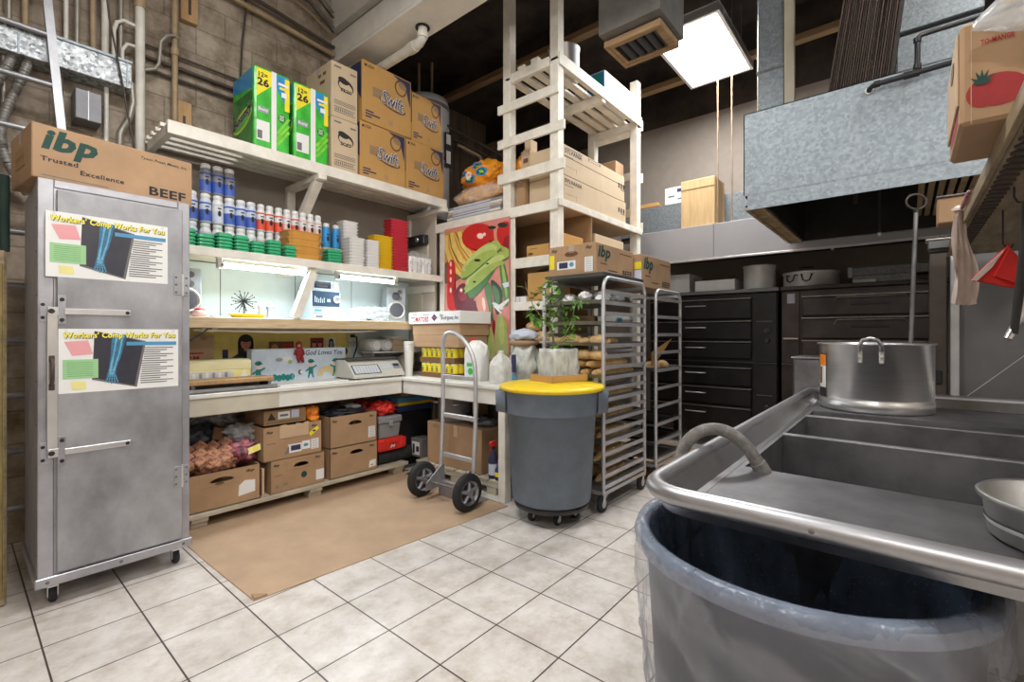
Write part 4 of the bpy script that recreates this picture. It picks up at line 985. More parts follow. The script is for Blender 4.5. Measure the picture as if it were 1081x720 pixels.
def figure(a, s=1, flip=1):
    b.ell(F, a, .145, .022, .028, 'p_shine', .001, 12); b.ell(F, a, .163, .027, .018, 'p_teal', .0014, 12); b.rect(F, a - .01 * flip, a + .035 * flip, .155, .162, 'p_teal', .0014)
    b.poly(F, [(a - .022, .055), (a - .018, .115), (a + .018, .115), (a + .022, .055)], 'p_teal', .0018)
    b.band(F, [(a + .015 * flip, .105), (a + .05 * flip, .125)], .014, 'p_teal', .0018); b.band(F, [(a - .015 * flip, .10), (a - .045 * flip, .08)], .014, 'p_teal', .0018)
    b.band(F, [(a - .012, .06), (a - .022, .022)], .014, 'p_teal', .0018); b.band(F, [(a + .012, .06), (a + .022, .022)], .014, 'p_teal', .0018)
figure(.05); figure(.475); figure(.70, 1, -1)
b.ell(F, .385, .075, .02, .022, 'ink_grey', .001, 14).ell(F, .395, .075, .012, .015, 'paper_white', .0016, 12)
for k in range(6): b.ell(F, .14 + .035 * k, .035 + .008 * (k % 2), .022, .028, 'p_teal', .001, 12)
for k in range(3): b.band(F, arc((.62, 0, .03), .05 + .018 * k, .2, PI * .95, 12) and [(p[0], p[2]) for p in arc((.62, 0, .03), .045 + .018 * k, 0, PI, 12)], .012, 'p_yellow', .0012)
b.ell(F, .27, .19, .05, .02, 'paper_white', .001, 14).ell(F, .21, .185, .03, .016, 'bottle_grey', .0014, 12).rect(F, .318, .3215, .01, .27, 'label_pale', .0012)
b.ell(F, .30, .165, .018, .018, 'p_leek', .0012, 12)
b.build('print', t)
t = thing('knit_figure', 'small dark red knitted doll hanging over the pale printed box', 'doll', (1.86, 3.885, TZ + .2))
b = B()
blob(b, (1.865, 3.885, TZ + .30), .028, .014, .034, 'p_maroon', .1, 5, 1, 3); blob(b, (1.872, 3.885, TZ + .235), .034, .013, .055, 'p_maroon', .1, 5, 2, 3); b.build('body', t)
blob(B(), (1.862, 3.872, TZ + .298), .014, .006, .012, 'p_skin', .1, 5, 3, 2).build('face', t)
b = B()
for s in (-1, 1): b.tube([(1.872 + s * .018, 3.884, TZ + .20), (1.885 + s * .016, 3.883, TZ + .155)], [.014, .011], 'p_maroon', 8); b.tube([(1.868 + s * .03, 3.884, TZ + .265), (1.868 + s * .04, 3.884, TZ + .22)], .009, 'p_maroon', 8)
b.build('limbs', t)
t = thing('wrap_dispenser', 'long yellow-lidded food wrap box at the left end of the bench', 'dispenser', (1.2, 3.78, TZ))
b = B().box(.90, 1.44, 3.75, 3.95, TZ + .071, TZ + .14, 'paper_yellow', .006); b.build('case', t)
B().prism([(0, .10), (0, .155), (.05, .17), (.20, .17), (.22, .10)], 0, .54, 'pale_lid', Face((.90, 3.75, TZ + .04), (0, 1, 0), (0, 0, 1))).build('lid', t)
b = B().box(.93, 1.32, 3.742, 3.75, TZ + .08, TZ + .13, 'milky', .001)
for k in range(9): b.rect(FY(.94, 3.741, TZ + .085), .04 * k, .04 * k + .018, 0, .035, ('bottle_grey', 'paper_white')[k % 2], .001)
b.poly(FY(1.36, 3.7495, TZ + .075), [(0, 0), (.06, 0), (.035, .06)], 'paper_white', .001); b.build('window', t)
B().box(.88, 1.50, 3.74, 3.97, TZ, TZ + .07, 'steel_matte', .003).build('base_plate', t)
t = thing('open_carton', 'pale folded carton behind the food wrap box', 'box', (1.12, 4.06, TZ))
b = B().box(1.0, 1.29, 4.05, 4.11, TZ, 1.255, 'cardboard_pale', .003); F = FY(1.0, 4.05, TZ)
b.text(F, 'FARM', .05, .20, .03, 'ink_red', .14, .02, 0, .001); b.rect(F, .04, .22, .245, .255, 'ink_red', .001); b.rect(F, .06, .2, .17, .18, 'ink_red', .001); b.ell(F, .22, .365, .025, .02, 'cardboard', .001); b.build('carton', t)
t = thing('cutting_board', 'brown wooden board lying on a steel tray at the counter front', 'cutting board', (1.2, 3.60, TZ))
b = B().box(.98, 1.52, 3.545, 3.72, TZ + .055, TZ + .085, 'raw_wood', .004); b.build('board', t)
B().box(.96, 1.54, 3.535, 3.73, TZ, TZ + .012, 'steel_matte', .002).box(.96, 1.54, 3.54, 3.55, TZ + .012, TZ + .03, 'bright_metal').box(1.0, 1.02, 3.55, 3.70, TZ + .012, TZ + .055, 'steel_matte').box(1.48, 1.50, 3.55, 3.70, TZ + .012, TZ + .055, 'steel_matte').build('tray', t)
tag(B().box(1.56, 2.12, 3.54, 3.86, TZ, TZ + .014, 'white_plastic', .004).build('cutting_board'), 'white plastic cutting board in the middle of the counter', 'cutting board')
# scale
t = thing('price_scale', 'cream counter scale with sloping blue keypad', 'scale', (2.43, 3.74, TZ))
P = [(0, .012), (0, .03), (.10, .135), (.16, .165), (.34, .165), (.34, .012)]
B().prism(P, 0, .53, 'scale_body', Face((2.20, 3.60, TZ), (0, 1, 0), (0, 0, 1))).build('housing', t)
G = Face((2.19, 3.60, TZ + .03), (1, 0, 0), (0, .10, .105)); b = B()
b.rect(G, .03, .30, .02, .125, 'stereo_dark', .001).rect(G, .04, .29, .027, .118, 'key_blue', .002)
for i in range(8):
    for j in range(5): b.rect(G, .046 + i * .031, .068 + i * .031, .032 + j * .018, .045 + j * .018, 'paper_white', .003)
b.rect(G, .32, .42, .06, .125, 'key_blue', .001)
for i in range(4):
    for j in range(4): b.rect(G, .326 + i * .024, .343 + i * .024, .066 + j * .015, .077 + j * .015, 'paper_white', .002)
b.rect(G, .45, .53, .06, .125, 'bottle_grey', .001).rect(G, .46, .52, .09, .12, 'stereo_dark', .002); b.build('keypad', t)
B().box(2.21, 2.73, 3.70, 3.95, TZ + .168, TZ + .176, 'steel_matte', .003).build('weighing_plate', t)
b = B()
for x in (2.23, 2.70):
    for y in (3.63, 3.9): b.cyl((x, y, TZ), .015, .014, 'black_rubber', seg=10)
b.build('foot', t)
t = thing('power_outlet', 'white wall outlet with a plugged cord under the middle shelf', 'outlet', (2.42, 4.10, 1.15))
B().box(2.44, 2.52, 4.10, 4.137, 1.19, 1.29, 'tan_plastic', .005).build('plate', t)
B().tube([(2.48, 4.09, 1.25), (2.50, 4.04, 1.24), (2.49, 4.02, 1.15), (2.46, 4.03, 1.05), (2.44, 4.06, .95), (2.42, 4.08, TZ + .012)], .007, 'black_rubber', 6).box(2.465, 2.495, 4.06, 4.10, 1.235, 1.265, 'black_plastic', .004).build('cord', t)
t = thing('power_outlet', 'cream outlet box under the left end of the middle shelf', 'outlet', (1.14, 3.70, 1.30))
B().box(1.09, 1.19, 3.66, 3.70, 1.285, 1.364, 'tan_plastic', .005).build('plate', t)
B().box(1.12, 1.15, 3.64, 3.66, 1.30, 1.33, 'black_plastic', .004).tube([(1.13, 3.645, 1.31), (1.08, 3.63, 1.27), (1.0, 3.62, 1.22), (.94, 3.62, 1.16)], .006, 'black_rubber', 6).build('cord', t)
# cups and wrapped rolls on a wire ledge at the corner
t = thing('wall_ledge', 'narrow white wall ledge above the scale', 'shelf', (2.75, 3.95, 1.05))
B().box(2.56, 3.17, 3.86, YL - .013, 1.085, 1.10, 'white_plastic', .003).build('board', t)
b = B()
for x in (2.62, 3.1): b.box(x, x + .02, 3.95, YL - .013, .98, 1.085, 'white_plastic', .002)
b.build('bracket', t)
for k, x in enumerate((2.60, 2.725)):
    t = thing('paper_roll', ('left', 'right')[k] + ' white paper roll facing out on the wall ledge', 'paper roll', (x, 3.9, 1.10), 'white paper rolls')
    B().cyl((x, 3.86, 1.161), .058, .22, 'paper_white', (0, 1, 0), 28, bev=.004).build('roll', t)
    B().lathe((x, 3.86, 1.161), [(.05, 0), (.048, .002)], 'bottle_grey', 24, (0, -1, 0)).lathe((x, 3.858, 1.161), [(.044, 0), (.04, .002)], 'paper_white', 24, (0, -1, 0)).build('end_disc', t)
tag(B().box(2.80, 2.99, 3.88, 4.08, 1.10, 1.215, 'cardboard_cream', .004).rect(FY(2.80, 3.88, 1.10), .0, .19, .055, .059, 'cardboard_dark', .001).build('small_carton'), 'small pale carton beside the white paper rolls', 'box')
tag(B().lathe((2.86, 3.97, 1.2155), [(.09, 0), (.10, .008), (.12, .03), (.122, .033), (.10, .02)], 'foam_white', 28).build('bowl'), 'shallow white plate on the small pale carton', 'plate')
tag(B().box(2.70, 2.84, 3.95, 4.06, TZ, TZ + .17, 'cardboard_cream', .004).build('small_carton'), 'cream carton standing behind the scale end', 'box')
b = B(); blob(b, (2.98, 3.92, TZ + .10), .08, .10, .11, 'tan_plastic', .25, 6, 5, 3, -.10); tag(b.build('bag_bundle'), 'tan wrapped bundle in the counter corner', 'bundle')

# ------------------------------------------------------------------ goods on the front counter
def can_tray(x0, y0, z0, nx, ny, label):
    t = thing('can_tray', label, 'tray', (x0, y0, z0), 'trays of yellow cans')
    W, D = nx * .066 + .006, ny * .066 + .006
    B().box(x0, x0 + W, y0, y0 + D, z0, z0 + .006, 'cardboard_dark').box(x0, x0 + .003, y0, y0 + D, z0, z0 + .045, 'ink_brown').box(x0 + W - .003, x0 + W, y0, y0 + D, z0, z0 + .045, 'ink_brown').box(x0, x0 + W, y0, y0 + .003, z0, z0 + .045, 'ink_brown').box(x0, x0 + W, y0 + D - .003, y0 + D, z0, z0 + .045, 'ink_brown').build('carton', t)
    return W, D
def can(loc, label, group):
    t = thing('food_can', label, 'can', loc, group); x, y, z = loc
    B().lathe(loc, [(.031, 0), (.0325, .003), (.0325, .122), (.031, .126), (.029, .124)], 'bright_metal', 18).build('body', t)
    b = B().lathe(loc, [(.0332, .008), (.0332, .118)], 'label_yellow', 18, cap0=False, cap1=False)
    F = Face((x - .0338, y + .012, z), (0, -1, 0)); b.rect(F, 0, .024, .045, .10, 'pack_dark_green', .001); b.rect(F, .004, .020, .055, .07, 'bright_red', .0016); b.ell(F, .012, .088, .006, .006, 'paper_white', .0016, 8)
    b.build('label', t); return t
pc = None
for lv in range(2):
    z0 = TZ + lv * .138
    W, D = can_tray(2.82, 3.02, z0, 3, 7, ('lower', 'upper')[lv] + ' brown tray of yellow cans on the front counter')
    for i in range(3):
        for j in range(7):
            loc = (2.82 + .036 + i * .066, 3.02 + .036 + j * .066, z0 + .0065)
            lab = 'yellow food can, %s from right in the %s row of the %s tray' % (ORD[j], ('front', 'middle', 'rear')[i], ('lower', 'upper')[lv])
            if pc is None: pc = can(loc, lab, 'yellow cans')
            else: dup(pc, loc, lab, 'yellow cans')
def slim(name, x0, x1, y0, y1, z0, z1, m, label, pr=None):
    t = thing(name, label, 'box', (x0, y0, z0)); b = B().box(x0, x1, y0, y1, z0, z1, m, .003)
    if pr: pr(b)
    b.build('carton', t); B().box(x0 - .0015, x0, y0 + .01, y1 - .01, (z0 + z1) / 2 - .001, (z0 + z1) / 2 + .001, 'cardboard_dark').build('flap_seam', t)
zt = TZ + .275
slim('flat_carton', 2.80, 3.16, 2.95, 3.56, zt, zt + .105, 'cardboard', 'brown open carton directly on top of the yellow can trays', None)
def pr2(b): b.text(FX(2.80, 3.55, zt + .108), 'Delbene', .33, .03, .035, 'print_fade', .2, .01, .2); b.text(FY(2.80, 2.94, zt + .108), 'Delbene', .06, .03, .03, 'print_fade', .18, .01, .2)
slim('flat_carton', 2.80, 3.17, 2.935, 3.57, zt + .106, zt + .21, 'cardboard', 'brown carton under the white tomato box')
def pr3(b):
    F = FX(2.78, 3.60, zt + .211); b.rect(F, .0, .68, .006, .105, 'paper_white', .001); b.text(F, 'TOMATOES', .03, .02, .045, 'ink_red', .25, .03, 0, .0018); b.rect(F, .04, .12, .08, .088, 'ink_grey', .0018); b.rect(F, .2, .29, .08, .088, 'ink_grey', .0018)
    b.poly(F, [(.32, .055), (.36, .022), (.40, .055), (.36, .088)], 'ink_navy', .0018); b.rect(F, .34, .38, .05, .06, 'bright_red', .0024)
    b.text(F, 'San', .43, .065, .022, 'ink_green', .05, .01, .2, .0018); b.text(F, 'Rodriguez, Inc', .45, .025, .042, 'ink_navy', .22, .015, .2, .0018)
slim('tomato_carton', 2.78, 3.17, 2.91, 3.60, zt + .211, zt + .32, 'paper_white', 'white tomato carton topping the stack on the front counter', pr3)
t = thing('cup_stack', 'tall stack of nested white cups beside the yellow can trays', 'cups', (2.80, 3.57, TZ))
t['group'] = 'white cups'
b = B().lathe((2.77, 3.59, TZ), [(.034, 0), (.046, .24)], 'white_plastic', 24); 
for k in range(7): b.lathe((2.77, 3.59, TZ + .235 + .013 * k), [(.046, 0), (.051, .002), (.051, .008), (.047, .011)], 'white_plastic', 24)
b.build('cups', t)
def jug(x, y, h, label):
    t = thing('milk_jug', label, 'jug', (x, y, TZ), 'milky plastic jugs')
    B().lathe((x, y, TZ), [(.07, 0), (.078, .008), (.078, .14), (.074, .16), (.05, .205), (.02, .235), (.02, .25)], 'milky', 28, pw=5).build('body', t)
    B().cyl((x, y, TZ + .245), .022, .016, 'white_plastic', seg=18).build('cap', t)
    B().tube([(x - .055, y - .055, TZ + .13), (x - .066, y - .066, TZ + .17), (x - .05, y - .05, TZ + .205), (x - .02, y - .02, TZ + .225)], .011, 'milky', 8).build('handle', t)
jug(2.83, 2.49, .28, 'milky plastic gallon jug near the open end of the front counter')
t = thing('detergent_jug', 'tall white jug with small red cap and green label right of the cans', 'jug', (2.88, 2.80, TZ))
B().lathe((2.88, 2.81, TZ), [(.09, 0), (.10, .01), (.10, .24), (.09, .28), (.05, .33), (.03, .34)], 'white_plastic', 28, sx=.7, pw=5).build('body', t)
B().cyl((2.88, 2.85, TZ + .335), .024, .025, 'bright_red', seg=18).build('cap', t)
F = FX(2.808, 2.86, TZ + .04); B().rect(F, 0, .08, 0, .12, 'label_pale', .003).ell(F, .05, .04, .03, .03, 'pack_green', .004, 12).rect(F, .01, .07, .08, .11, 'pack_green', .004).build('label', t)
B().tube([(2.88, 2.75, TZ + .20), (2.88, 2.705, TZ + .22), (2.88, 2.70, TZ + .29), (2.88, 2.76, TZ + .32)], .016, 'white_plastic', 10).build('handle', t)
t = thing('sugar_sack', 'white and blue printed sack at the open end of the front counter', 'sack', (3.02, 2.44, TZ))
b = B(); blob(b, (3.04, 2.42, TZ + .16), .11, .13, .19, 'milky_wrap', .22, 6, 9, 4, -.16); b.build('sack_body', t)
b = B().lathe((3.04, 2.42, TZ + .30), [(.10, 0), (.12, .02), (.115, .035), (.07, .045)], 'cardboard', 20, sy=1.1); b.build('rolled_top', t)
b = B(); blob(b, (3.04, 2.42, TZ + .385), .10, .125, .05, 'label_pale', .35, 9, 4, 3); b.build('blue_liner', t)
F = FX(2.905, 2.47, TZ + .03); B().rect(F, .05, .10, .06, .20, 'ink_navy', .03).poly(F, [(.06, 0), (.12, 0), (.06, .06)], 'bar_blue', .03).build('print', t)
t = thing('sauce_bottle', 'small dark bottle behind the milky jug', 'bottle', (3.0, 2.60, TZ))
B().lathe((3.0, 2.60, TZ), [(.028, 0), (.03, .005), (.03, .12), (.012, .17), (.012, .20)], 'ink_brown', 16).build('body', t)
B().cyl((3.0, 2.60, TZ + .20), .015, .02, 'black_plastic', seg=12).build('cap', t); B().lathe((3.0, 2.60, TZ), [(.0306, .03), (.0306, .10)], 'label_blue', 16, cap0=False, cap1=False).build('label', t)
# ------------------------------------------------------------------ pallets, floor sheets and cartons under the counters
def pallet(x0, x1, y0, y1, h, axis, label):
    t = thing('pallet', label, 'pallet', ((x0 + x1) / 2, (y0 + y1) / 2, 0), 'low pallets under the counters')
    if axis == 'x':
        for x in (x0 + .04, (x0 + x1) / 2 - .05, x1 - .14):
            B().box(x, x + .10, y0 + .01, y1 - .01, h - .055, h - .028, 'pallet_wood', .003).build('stringer', t)
            for y in (y0 + .03, y1 - .12): B().box(x, x + .10, y, y + .09, 0.006, h - .055, 'pallet_wood', .003).build('foot_block', t)
        n = 5
        for k in range(n): B().box(x0, x1, y0 + k * (y1 - y0) / n, y0 + (k + .9) * (y1 - y0) / n, h - .028, h, 'pallet_wood', .003).build('deck_board', t)
    else:
        for k in range(3): B().box(x0 + k * (x1 - x0 - .04) / 2, x0 + k * (x1 - x0 - .04) / 2 + .04, y0 + .02, y1 - .02, h - .06, h - .018, 'pallet_wood', .003).build('stringer', t)
        n = 8
        for k in range(n): B().box(x0 - .005, x1, y0 + k * (y1 - y0) / n, y0 + (k + .86) * (y1 - y0) / n, h - .018, h, 'pallet_wood', .002).build('deck_board', t)
        for y in (y0 + .05, (y0 + y1) / 2 - .05, y1 - .15):
            for x in (x0 + .005, x1 - .10): B().box(x, x + .09, y, y + .1, 0, h - .06, 'pallet_wood', .003).build('foot_block', t)
PH = .10
pallet(.95, 2.70, 3.505, 4.10, PH, 'x', 'long low wooden pallet under the wall counter')
pallet(2.74, 3.16, 2.42, 3.46, PH + .02, 'y', 'wooden pallet under the front counter beside the hand truck')
b = B().prism([(.925, 2.375), (1.03, 2.365), (2.64, 2.25), (2.64, 3.48), (2.715, 3.48), (2.715, 4.10), (.90, 4.10), (.912, 2.9)], .0, .005, 'kraft_floor'); b.prism([(.925, 2.375), (.985, 2.371), (.935, 2.43)], .005, .014, 'cardboard')
tag(b.build('cardboard_mat'), 'large flattened cardboard sheet on the tiles before the wall counter', 'mat')
tag(B().prism([(3.6, 1.15), (5.15, .95), (5.4, 2.4), (4.3, 2.55)], 0, .005, 'kraft_floor').build('cardboard_mat'), 'flattened cardboard sheet on the floor before the ovens', 'mat')

def open_carton(name, label, x0, x1, y0, y1, z0, z1, group=None, hole=(.5, .68), torn=True, rz=0, prints=None, ragged=0):
    """open-topped carton with a real hand hole through its front wall"""
    t = thing(name, label, 'box', (x0, y0, z0), group); th = .006; W, H = x1 - x0, z1 - z0
    b = B().box(x0, x1, y0, y1, z0, z0 + th, 'cardboard')
    b.box(x0, x0 + th, y0, y1, z0, z1, 'cardboard').box(x1 - th, x1, y0, y1, z0, z1, 'cardboard').box(x0, x1, y1 - th, y1, z0, z1, 'cardboard')
    ca, cb = hole[0] * W, hole[1] * H; ra, rb = .14 * W, .10 * H
    N = 16; outer = [(0, 0), (W, 0), (W, H), (0, H)]
    F = FY(x0, y0, z0); F2 = FY(x0, y0 + th, z0)
    ins = []; out = []
    angs = sorted(set([2 * PI * k / N for k in range(N)] + [math.atan2(q[1] - cb, q[0] - ca) % (2 * PI) for q in outer]))
    for a in angs:
        c, s = math.cos(a), math.sin(a); ins.append((ca + ra * c, cb + rb * s * (1 if s > 0 else .35)))
        k = min((W - ca) / c if c > 1e-9 else 1e9, -ca / c if c < -1e-9 else 1e9, (H - cb) / s if s > 1e-9 else 1e9, -cb / s if s < -1e-9 else 1e9)
        out.append((ca + k * c, cb + k * s))
    n = len(angs)
    for G, fl in ((F, 0), (F2, 1)):
        vs = [G.p(*p, 0) for p in ins] + [G.p(*p, 0) for p in out]
        fs = [(i, n + i, n + (i + 1) % n, (i + 1) % n) for i in range(n)]
        b.add(vs, fs if not fl else [f[::-1] for f in fs], 'cardboard')
    b.add([F.p(*p, 0) for p in ins] + [F2.p(*p, 0) for p in ins], [(i, (i + 1) % n, n + (i + 1) % n, n + i) for i in range(n)], 'cardboard_dark')
    for (p, q) in (((0, H), (W, H)), ((0, 0), (W, 0)), ((0, 0), (0, H)), ((W, 0), (W, H))): b.add([F.p(*p, 0), F.p(*q, 0), F2.p(*q, 0), F2.p(*p, 0)], [(0, 1, 2, 3)], 'cardboard_dark')
    # packer's marks
    b.text(F, 'ibp', .05 * W, .80 * H, .09 * H, 'ink_black', .10 * W, .04, .2, .001); b.text(F, 'ibp', .82 * W, .82 * H, .09 * H, 'ink_black', .10 * W, .04, .2, .001)
    if prints: prints(b, F, W, H)
    b.build('carton', t)
    if torn:
        r = random.Random(int(x0 * 1000)); k = 10
        pts = [(.26 * W + i * .5 * W / k, H + r.uniform(-.02, .045) * H) for i in range(k + 1)]
        B().prism([(.26 * W, .62 * H), (.76 * W, .62 * H)] + pts[::-1], .0006, .004, 'cardboard_pale', F).build('torn_flap', t) if ragged else None
        bb = B().band(F, [(.27 * W, H - .01), (.27 * W, .62 * H), (.74 * W, .62 * H)], .004, 'cardboard_dark', .001); bb.build('cut_line', t)
    t.rotation_euler.z = rz
    return t
def stick(b, F, a0, a1, c0, c1, m='paper_white', lines=4, l=.0014):
    b.rect(F, a0, a1, c0, c1, m, l)
    for k in range(lines): b.rect(F, lerp(a0, a1, .12), lerp(a0, a1, .85), lerp(c0, c1, (k + .55) / (lines + .4)), lerp(c0, c1, (k + .75) / (lines + .4)), 'ink_grey', l + .0006)
yf = 3.535
def prA(b, F, W, H):
    b.poly(F, [(.72 * W, .20 * H), (.93 * W, .25 * H), (.93 * W, .58 * H), (.80 * W, .62 * H), (.73 * W, .50 * H)], 'paper_white', .0014); b.ell(F, .50 * W, .68 * H, .055 * W, .035 * H, 'ink_brown', .001)
open_carton('meat_carton', 'open brown carton full of bagged goods next to the metal cabinet', .90, 1.42, yf, 3.93, PH, PH + .245, None, (.53, .74), True, 0, prA)
b = B(); blob(b, (1.16, 3.70, .385), .16, .14, .08, 'mesh_bag', .28, 7, 2, 4); tag(b.build('onion_bag'), 'reddish net bag bulging out of the open carton', 'bag')
for i in range(12):
    x, y, z = .985 + .078 * (i % 4) + .02 * (i // 4), 3.60 + .065 * (i // 4), .405 + .035 * (i // 4) + .012 * (i % 2)
    ro = (R(32), R(-28), R(8 + 3 * (i % 3)))
    b = B().box(x - .035, x + .035, y - .036, y + .036, z - .026, z + .026, 'mesh_bag', .006, ro)
    for j in range(2): b.turn((0, 0, 0), 0)
    m_ = Matrix.Rotation(ro[2], 3, 'Z') @ Matrix.Rotation(ro[1], 3, 'Y') @ Matrix.Rotation(ro[0], 3, 'X'); c_ = Vector((x, y, z))
    Fb = Face(c_ + m_ @ Vector((-.03, -.0365, -.02)), m_ @ Vector((1, 0, 0)), m_ @ Vector((0, 0, 1)))
    for j in range(2): b.rect(Fb, .002, .058, .003 + .02 * j, .017 + .02 * j, ('pale_orange', 'label_pink')[(i + j) % 2], .0005); b.rect(Fb, .012, .05, .007 + .02 * j, .011 + .02 * j, 'ink_brown', .001)
    tag(b.build('wrapped_block'), 'small red-brown wrapped block, %s of its heap counted from the cabinet' % ORD[i], 'package', 'wrapped blocks in the open carton')
b = B(); blob(b, (1.35, 3.72, .425), .13, .13, .085, 'magenta_bag', .4, 8, 6, 4); F = Face((1.36, 3.59, .41), (1, -.1, .3), (0, .3, 1)); b.rect(F, 0, .085, 0, .045, 'paper_yellow', .004).ell(F, .05, .022, .02, .016, 'label_yellow', .005, 12); tag(b.build('snack_bag'), 'crumpled magenta bag with a yellow tag on the open carton', 'bag')
b = B(); blob(b, (1.38, 3.80, .52), .11, .12, .075, 'clear_film', .6, 9, 8, 4); tag(b.build('plastic_bag'), 'clear crumpled plastic bag behind the magenta bag', 'bag')
b = B(); blob(b, (1.12, 3.93, .50), .20, .13, .14, 'dark_bag', .45, 7, 3, 4); b.box(1.20, 1.27, 3.79, 3.80, .50, .60, 'ink_brown', .004, (R(-30), R(20), 0)); tag(b.build('dark_bag'), 'dark blue-black bag heap behind the open carton', 'bag')
b = B(); blob(b, (1.25, 3.98, .66), .16, .10, .08, 'clear_film_thin', .5, 8, 12, 4); tag(b.build('plastic_bag'), 'thin clear bag lying over the dark bag heap', 'bag')
tag(B().box(1.435, 1.452, yf + .01, 3.8, PH, PH + .2, 'cardboard_pale', .002).build('cardboard_piece'), 'cardboard piece slotted between two cartons', 'cardboard')
def prB(b, F, W, H): b.ell(F, .60 * W, .40 * H, .055 * W, .10 * H, 'ink_green', .001); stick(b, F, .83 * W, .99 * W, .12 * H, .45 * H, lines=0); b.rect(F, .06 * W, .2 * W, .52 * H, .54 * H, 'ink_brown', .001); b.rect(F, .08 * W, .14 * W, .15 * H, .25 * H, 'print_fade', .001); b.rect(F, .22 * W, .30 * W, .18 * H, .28 * H, 'print_fade', .001)
open_carton('meat_carton', 'bottom brown carton of the pair right of the open bagged goods', 1.49, 1.905, yf, 3.95, PH, PH + .24, 'stacked meat cartons', (.55, .72), True, R(1), prB)
def prC(b, F, W, H):
    stick(b, F, .40 * W, .64 * W, .14 * H, .40 * H, lines=0); b.rect(F, .45 * W, .62 * W, .20 * H, .36 * H, 'ink_navy', .002); b.poly(F, [(.34 * W, .12 * H), (.42 * W, .40 * H), (.42 * W, .14 * H)], 'ink_grey', .0018); stick(b, F, .645 * W, .79 * W, .18 * H, .44 * H, lines=0); b.ell(F, .715 * W, .31 * H, .045 * W, .05 * H, 'bar_blue', .002); stick(b, F, .81 * W, .95 * W, .14 * H, .46 * H, lines=6)
    b.poly(F, [(.77 * W, .66 * H), (.93 * W, .86 * H), (.96 * W, .76 * H), (.80 * W, .55 * H)], 'label_yellow', .0014); b.ell(F, .865 * W, .71 * H, .03 * W, .03 * H, 'ink_black', .002); b.rect(F, .05 * W, .2 * W, .5 * H, .52 * H, 'ink_brown', .001)
tc = open_carton('meat_carton', 'brown carton with yellow sticker stacked right of the bagged goods', 1.44, 1.875, yf, 3.96, PH + .245, PH + .49, 'stacked meat cartons', (.54, .72), True, R(0), prC, ragged=1)
def prD(b): F = FY(1.47, 3.60, PH + .50); b.rect(F, .10, .19, .03, .085, 'paper_white', .001); b.rect(F, .115, .175, .05, .065, 'ink_grey', .0016); b.rect(F, .20, .26, .03, .09, 'label_pale', .001); b.poly(F, [(.025, .03), (.05, .085), (.085, .03)], 'ink_black', .001); b.rect(F, .018, .29, .008, .012, 'ink_brown', .001)
slim('flat_carton', 1.47, 1.785, 3.60, 3.95, PH + .492, PH + .60, 'cardboard_dark', 'shallow brown carton on top of the yellow-stickered carton', prD)
b = B(); blob(b, (1.845, 3.64, PH + .545), .055, .06, .055, 'orange_cloth', .5, 8, 2, 3); blob(b, (1.835, 3.585, PH + .505), .04, .04, .025, 'orange_cloth', .4, 8, 5, 3); tag(b.build('work_glove'), 'bright orange glove tucked beside the shallow carton', 'glove')
def prE(b, F, W, H): stick(b, F, .80 * W, .95 * W, .15 * H, .52 * H, lines=7); b.rect(F, .495 * W, .5 * W, .1 * H, .95 * H, 'cardboard_dark', .001)
open_carton('meat_carton', 'plain brown carton with white label on the upper level beside the tools', 1.945, 2.385, yf, 3.95, PH + .245, PH + .50, 'paired meat cartons by the tools', (.52, .70), False, 0, prE)
def prF(b, F, W, H): b.poly(F, [(.80 * W, .10 * H), (.96 * W, .12 * H), (.96 * W, .36 * H), (.82 * W, .34 * H)], 'paper_white', .0014); b.rect(F, .845 * W, .90 * W, .17 * H, .2 * H, 'cardboard_dark', .002)
open_carton('meat_carton', 'plain brown carton on the pallet under its twin beside the tools', 1.945, 2.39, yf, 3.95, PH, PH + .243, 'paired meat cartons by the tools', (.54, .74), False, 0, prF)
b = B(); blob(b, (2.16, 3.72, PH + .50), .18, .13, .045, 'dark_bag', .4, 8, 7, 4); blob(b, (2.24, 3.68, PH + .545), .07, .05, .025, 'clear_film', .5, 8, 3, 3); tag(b.build('dark_bag'), 'dark bag stuffed in the top carton beside the red bag', 'bag')
# tools in the corner
t = thing('tool_roll', 'rolled dark grey rubber mat on the pallet below the red tool case', 'mat roll', (2.62, 3.62, PH))
b = B(); 
for k in range(20): b.lathe((2.425 + k * .0145 * 1.25, 3.62, PH + .062), [(.058, 0), (.062, .004), (.062, .012), (.058, .018)], 'black_rubber', 24, (1, 0, 0))
b.build('roll', t)
t = thing('tool_case', 'bright red tool case lying between the rubber roll and grey tool box', 'tool case', (2.60, 3.62, PH + .125))
B().box(2.41, 2.69, 3.545, 3.80, PH + .125, PH + .235, 'bright_red', .012, seg=2).build('shell', t)
b = B().box(2.40, 2.46, 3.538, 3.56, PH + .14, PH + .225, 'bright_red', .006).box(2.64, 2.70, 3.538, 3.56, PH + .14, PH + .225, 'bright_red', .006).box(2.50, 2.60, 3.535, 3.55, PH + .19, PH + .225, 'bright_red', .005)
b.text(FY(2.52, 3.544, PH + .15), 'M', .01, .0, .025, 'paper_white', .05, .03, .3, .002); b.build('latch', t)
t = thing('tool_box', 'grey plastic tool box on top of the red tool case', 'tool box', (2.55, 3.65, PH + .236))
B().box(2.425, 2.655, 3.56, 3.79, PH + .236, PH + .37, 'grey_plastic', .008, taper=.9).build('body', t)
B().box(2.415, 2.665, 3.55, 3.80, PH + .37, PH + .43, 'grey_plastic', .012, seg=2).build('lid', t)
B().box(2.52, 2.56, 3.542, 3.555, PH + .345, PH + .395, 'bottle_grey', .004).build('latch', t)
b = B(); blob(b, (2.53, 3.68, PH + .49), .12, .10, .06, 'bright_red', .55, 9, 13, 4); tag(b.build('red_bag'), 'crumpled red bag on the grey tool box', 'bag')
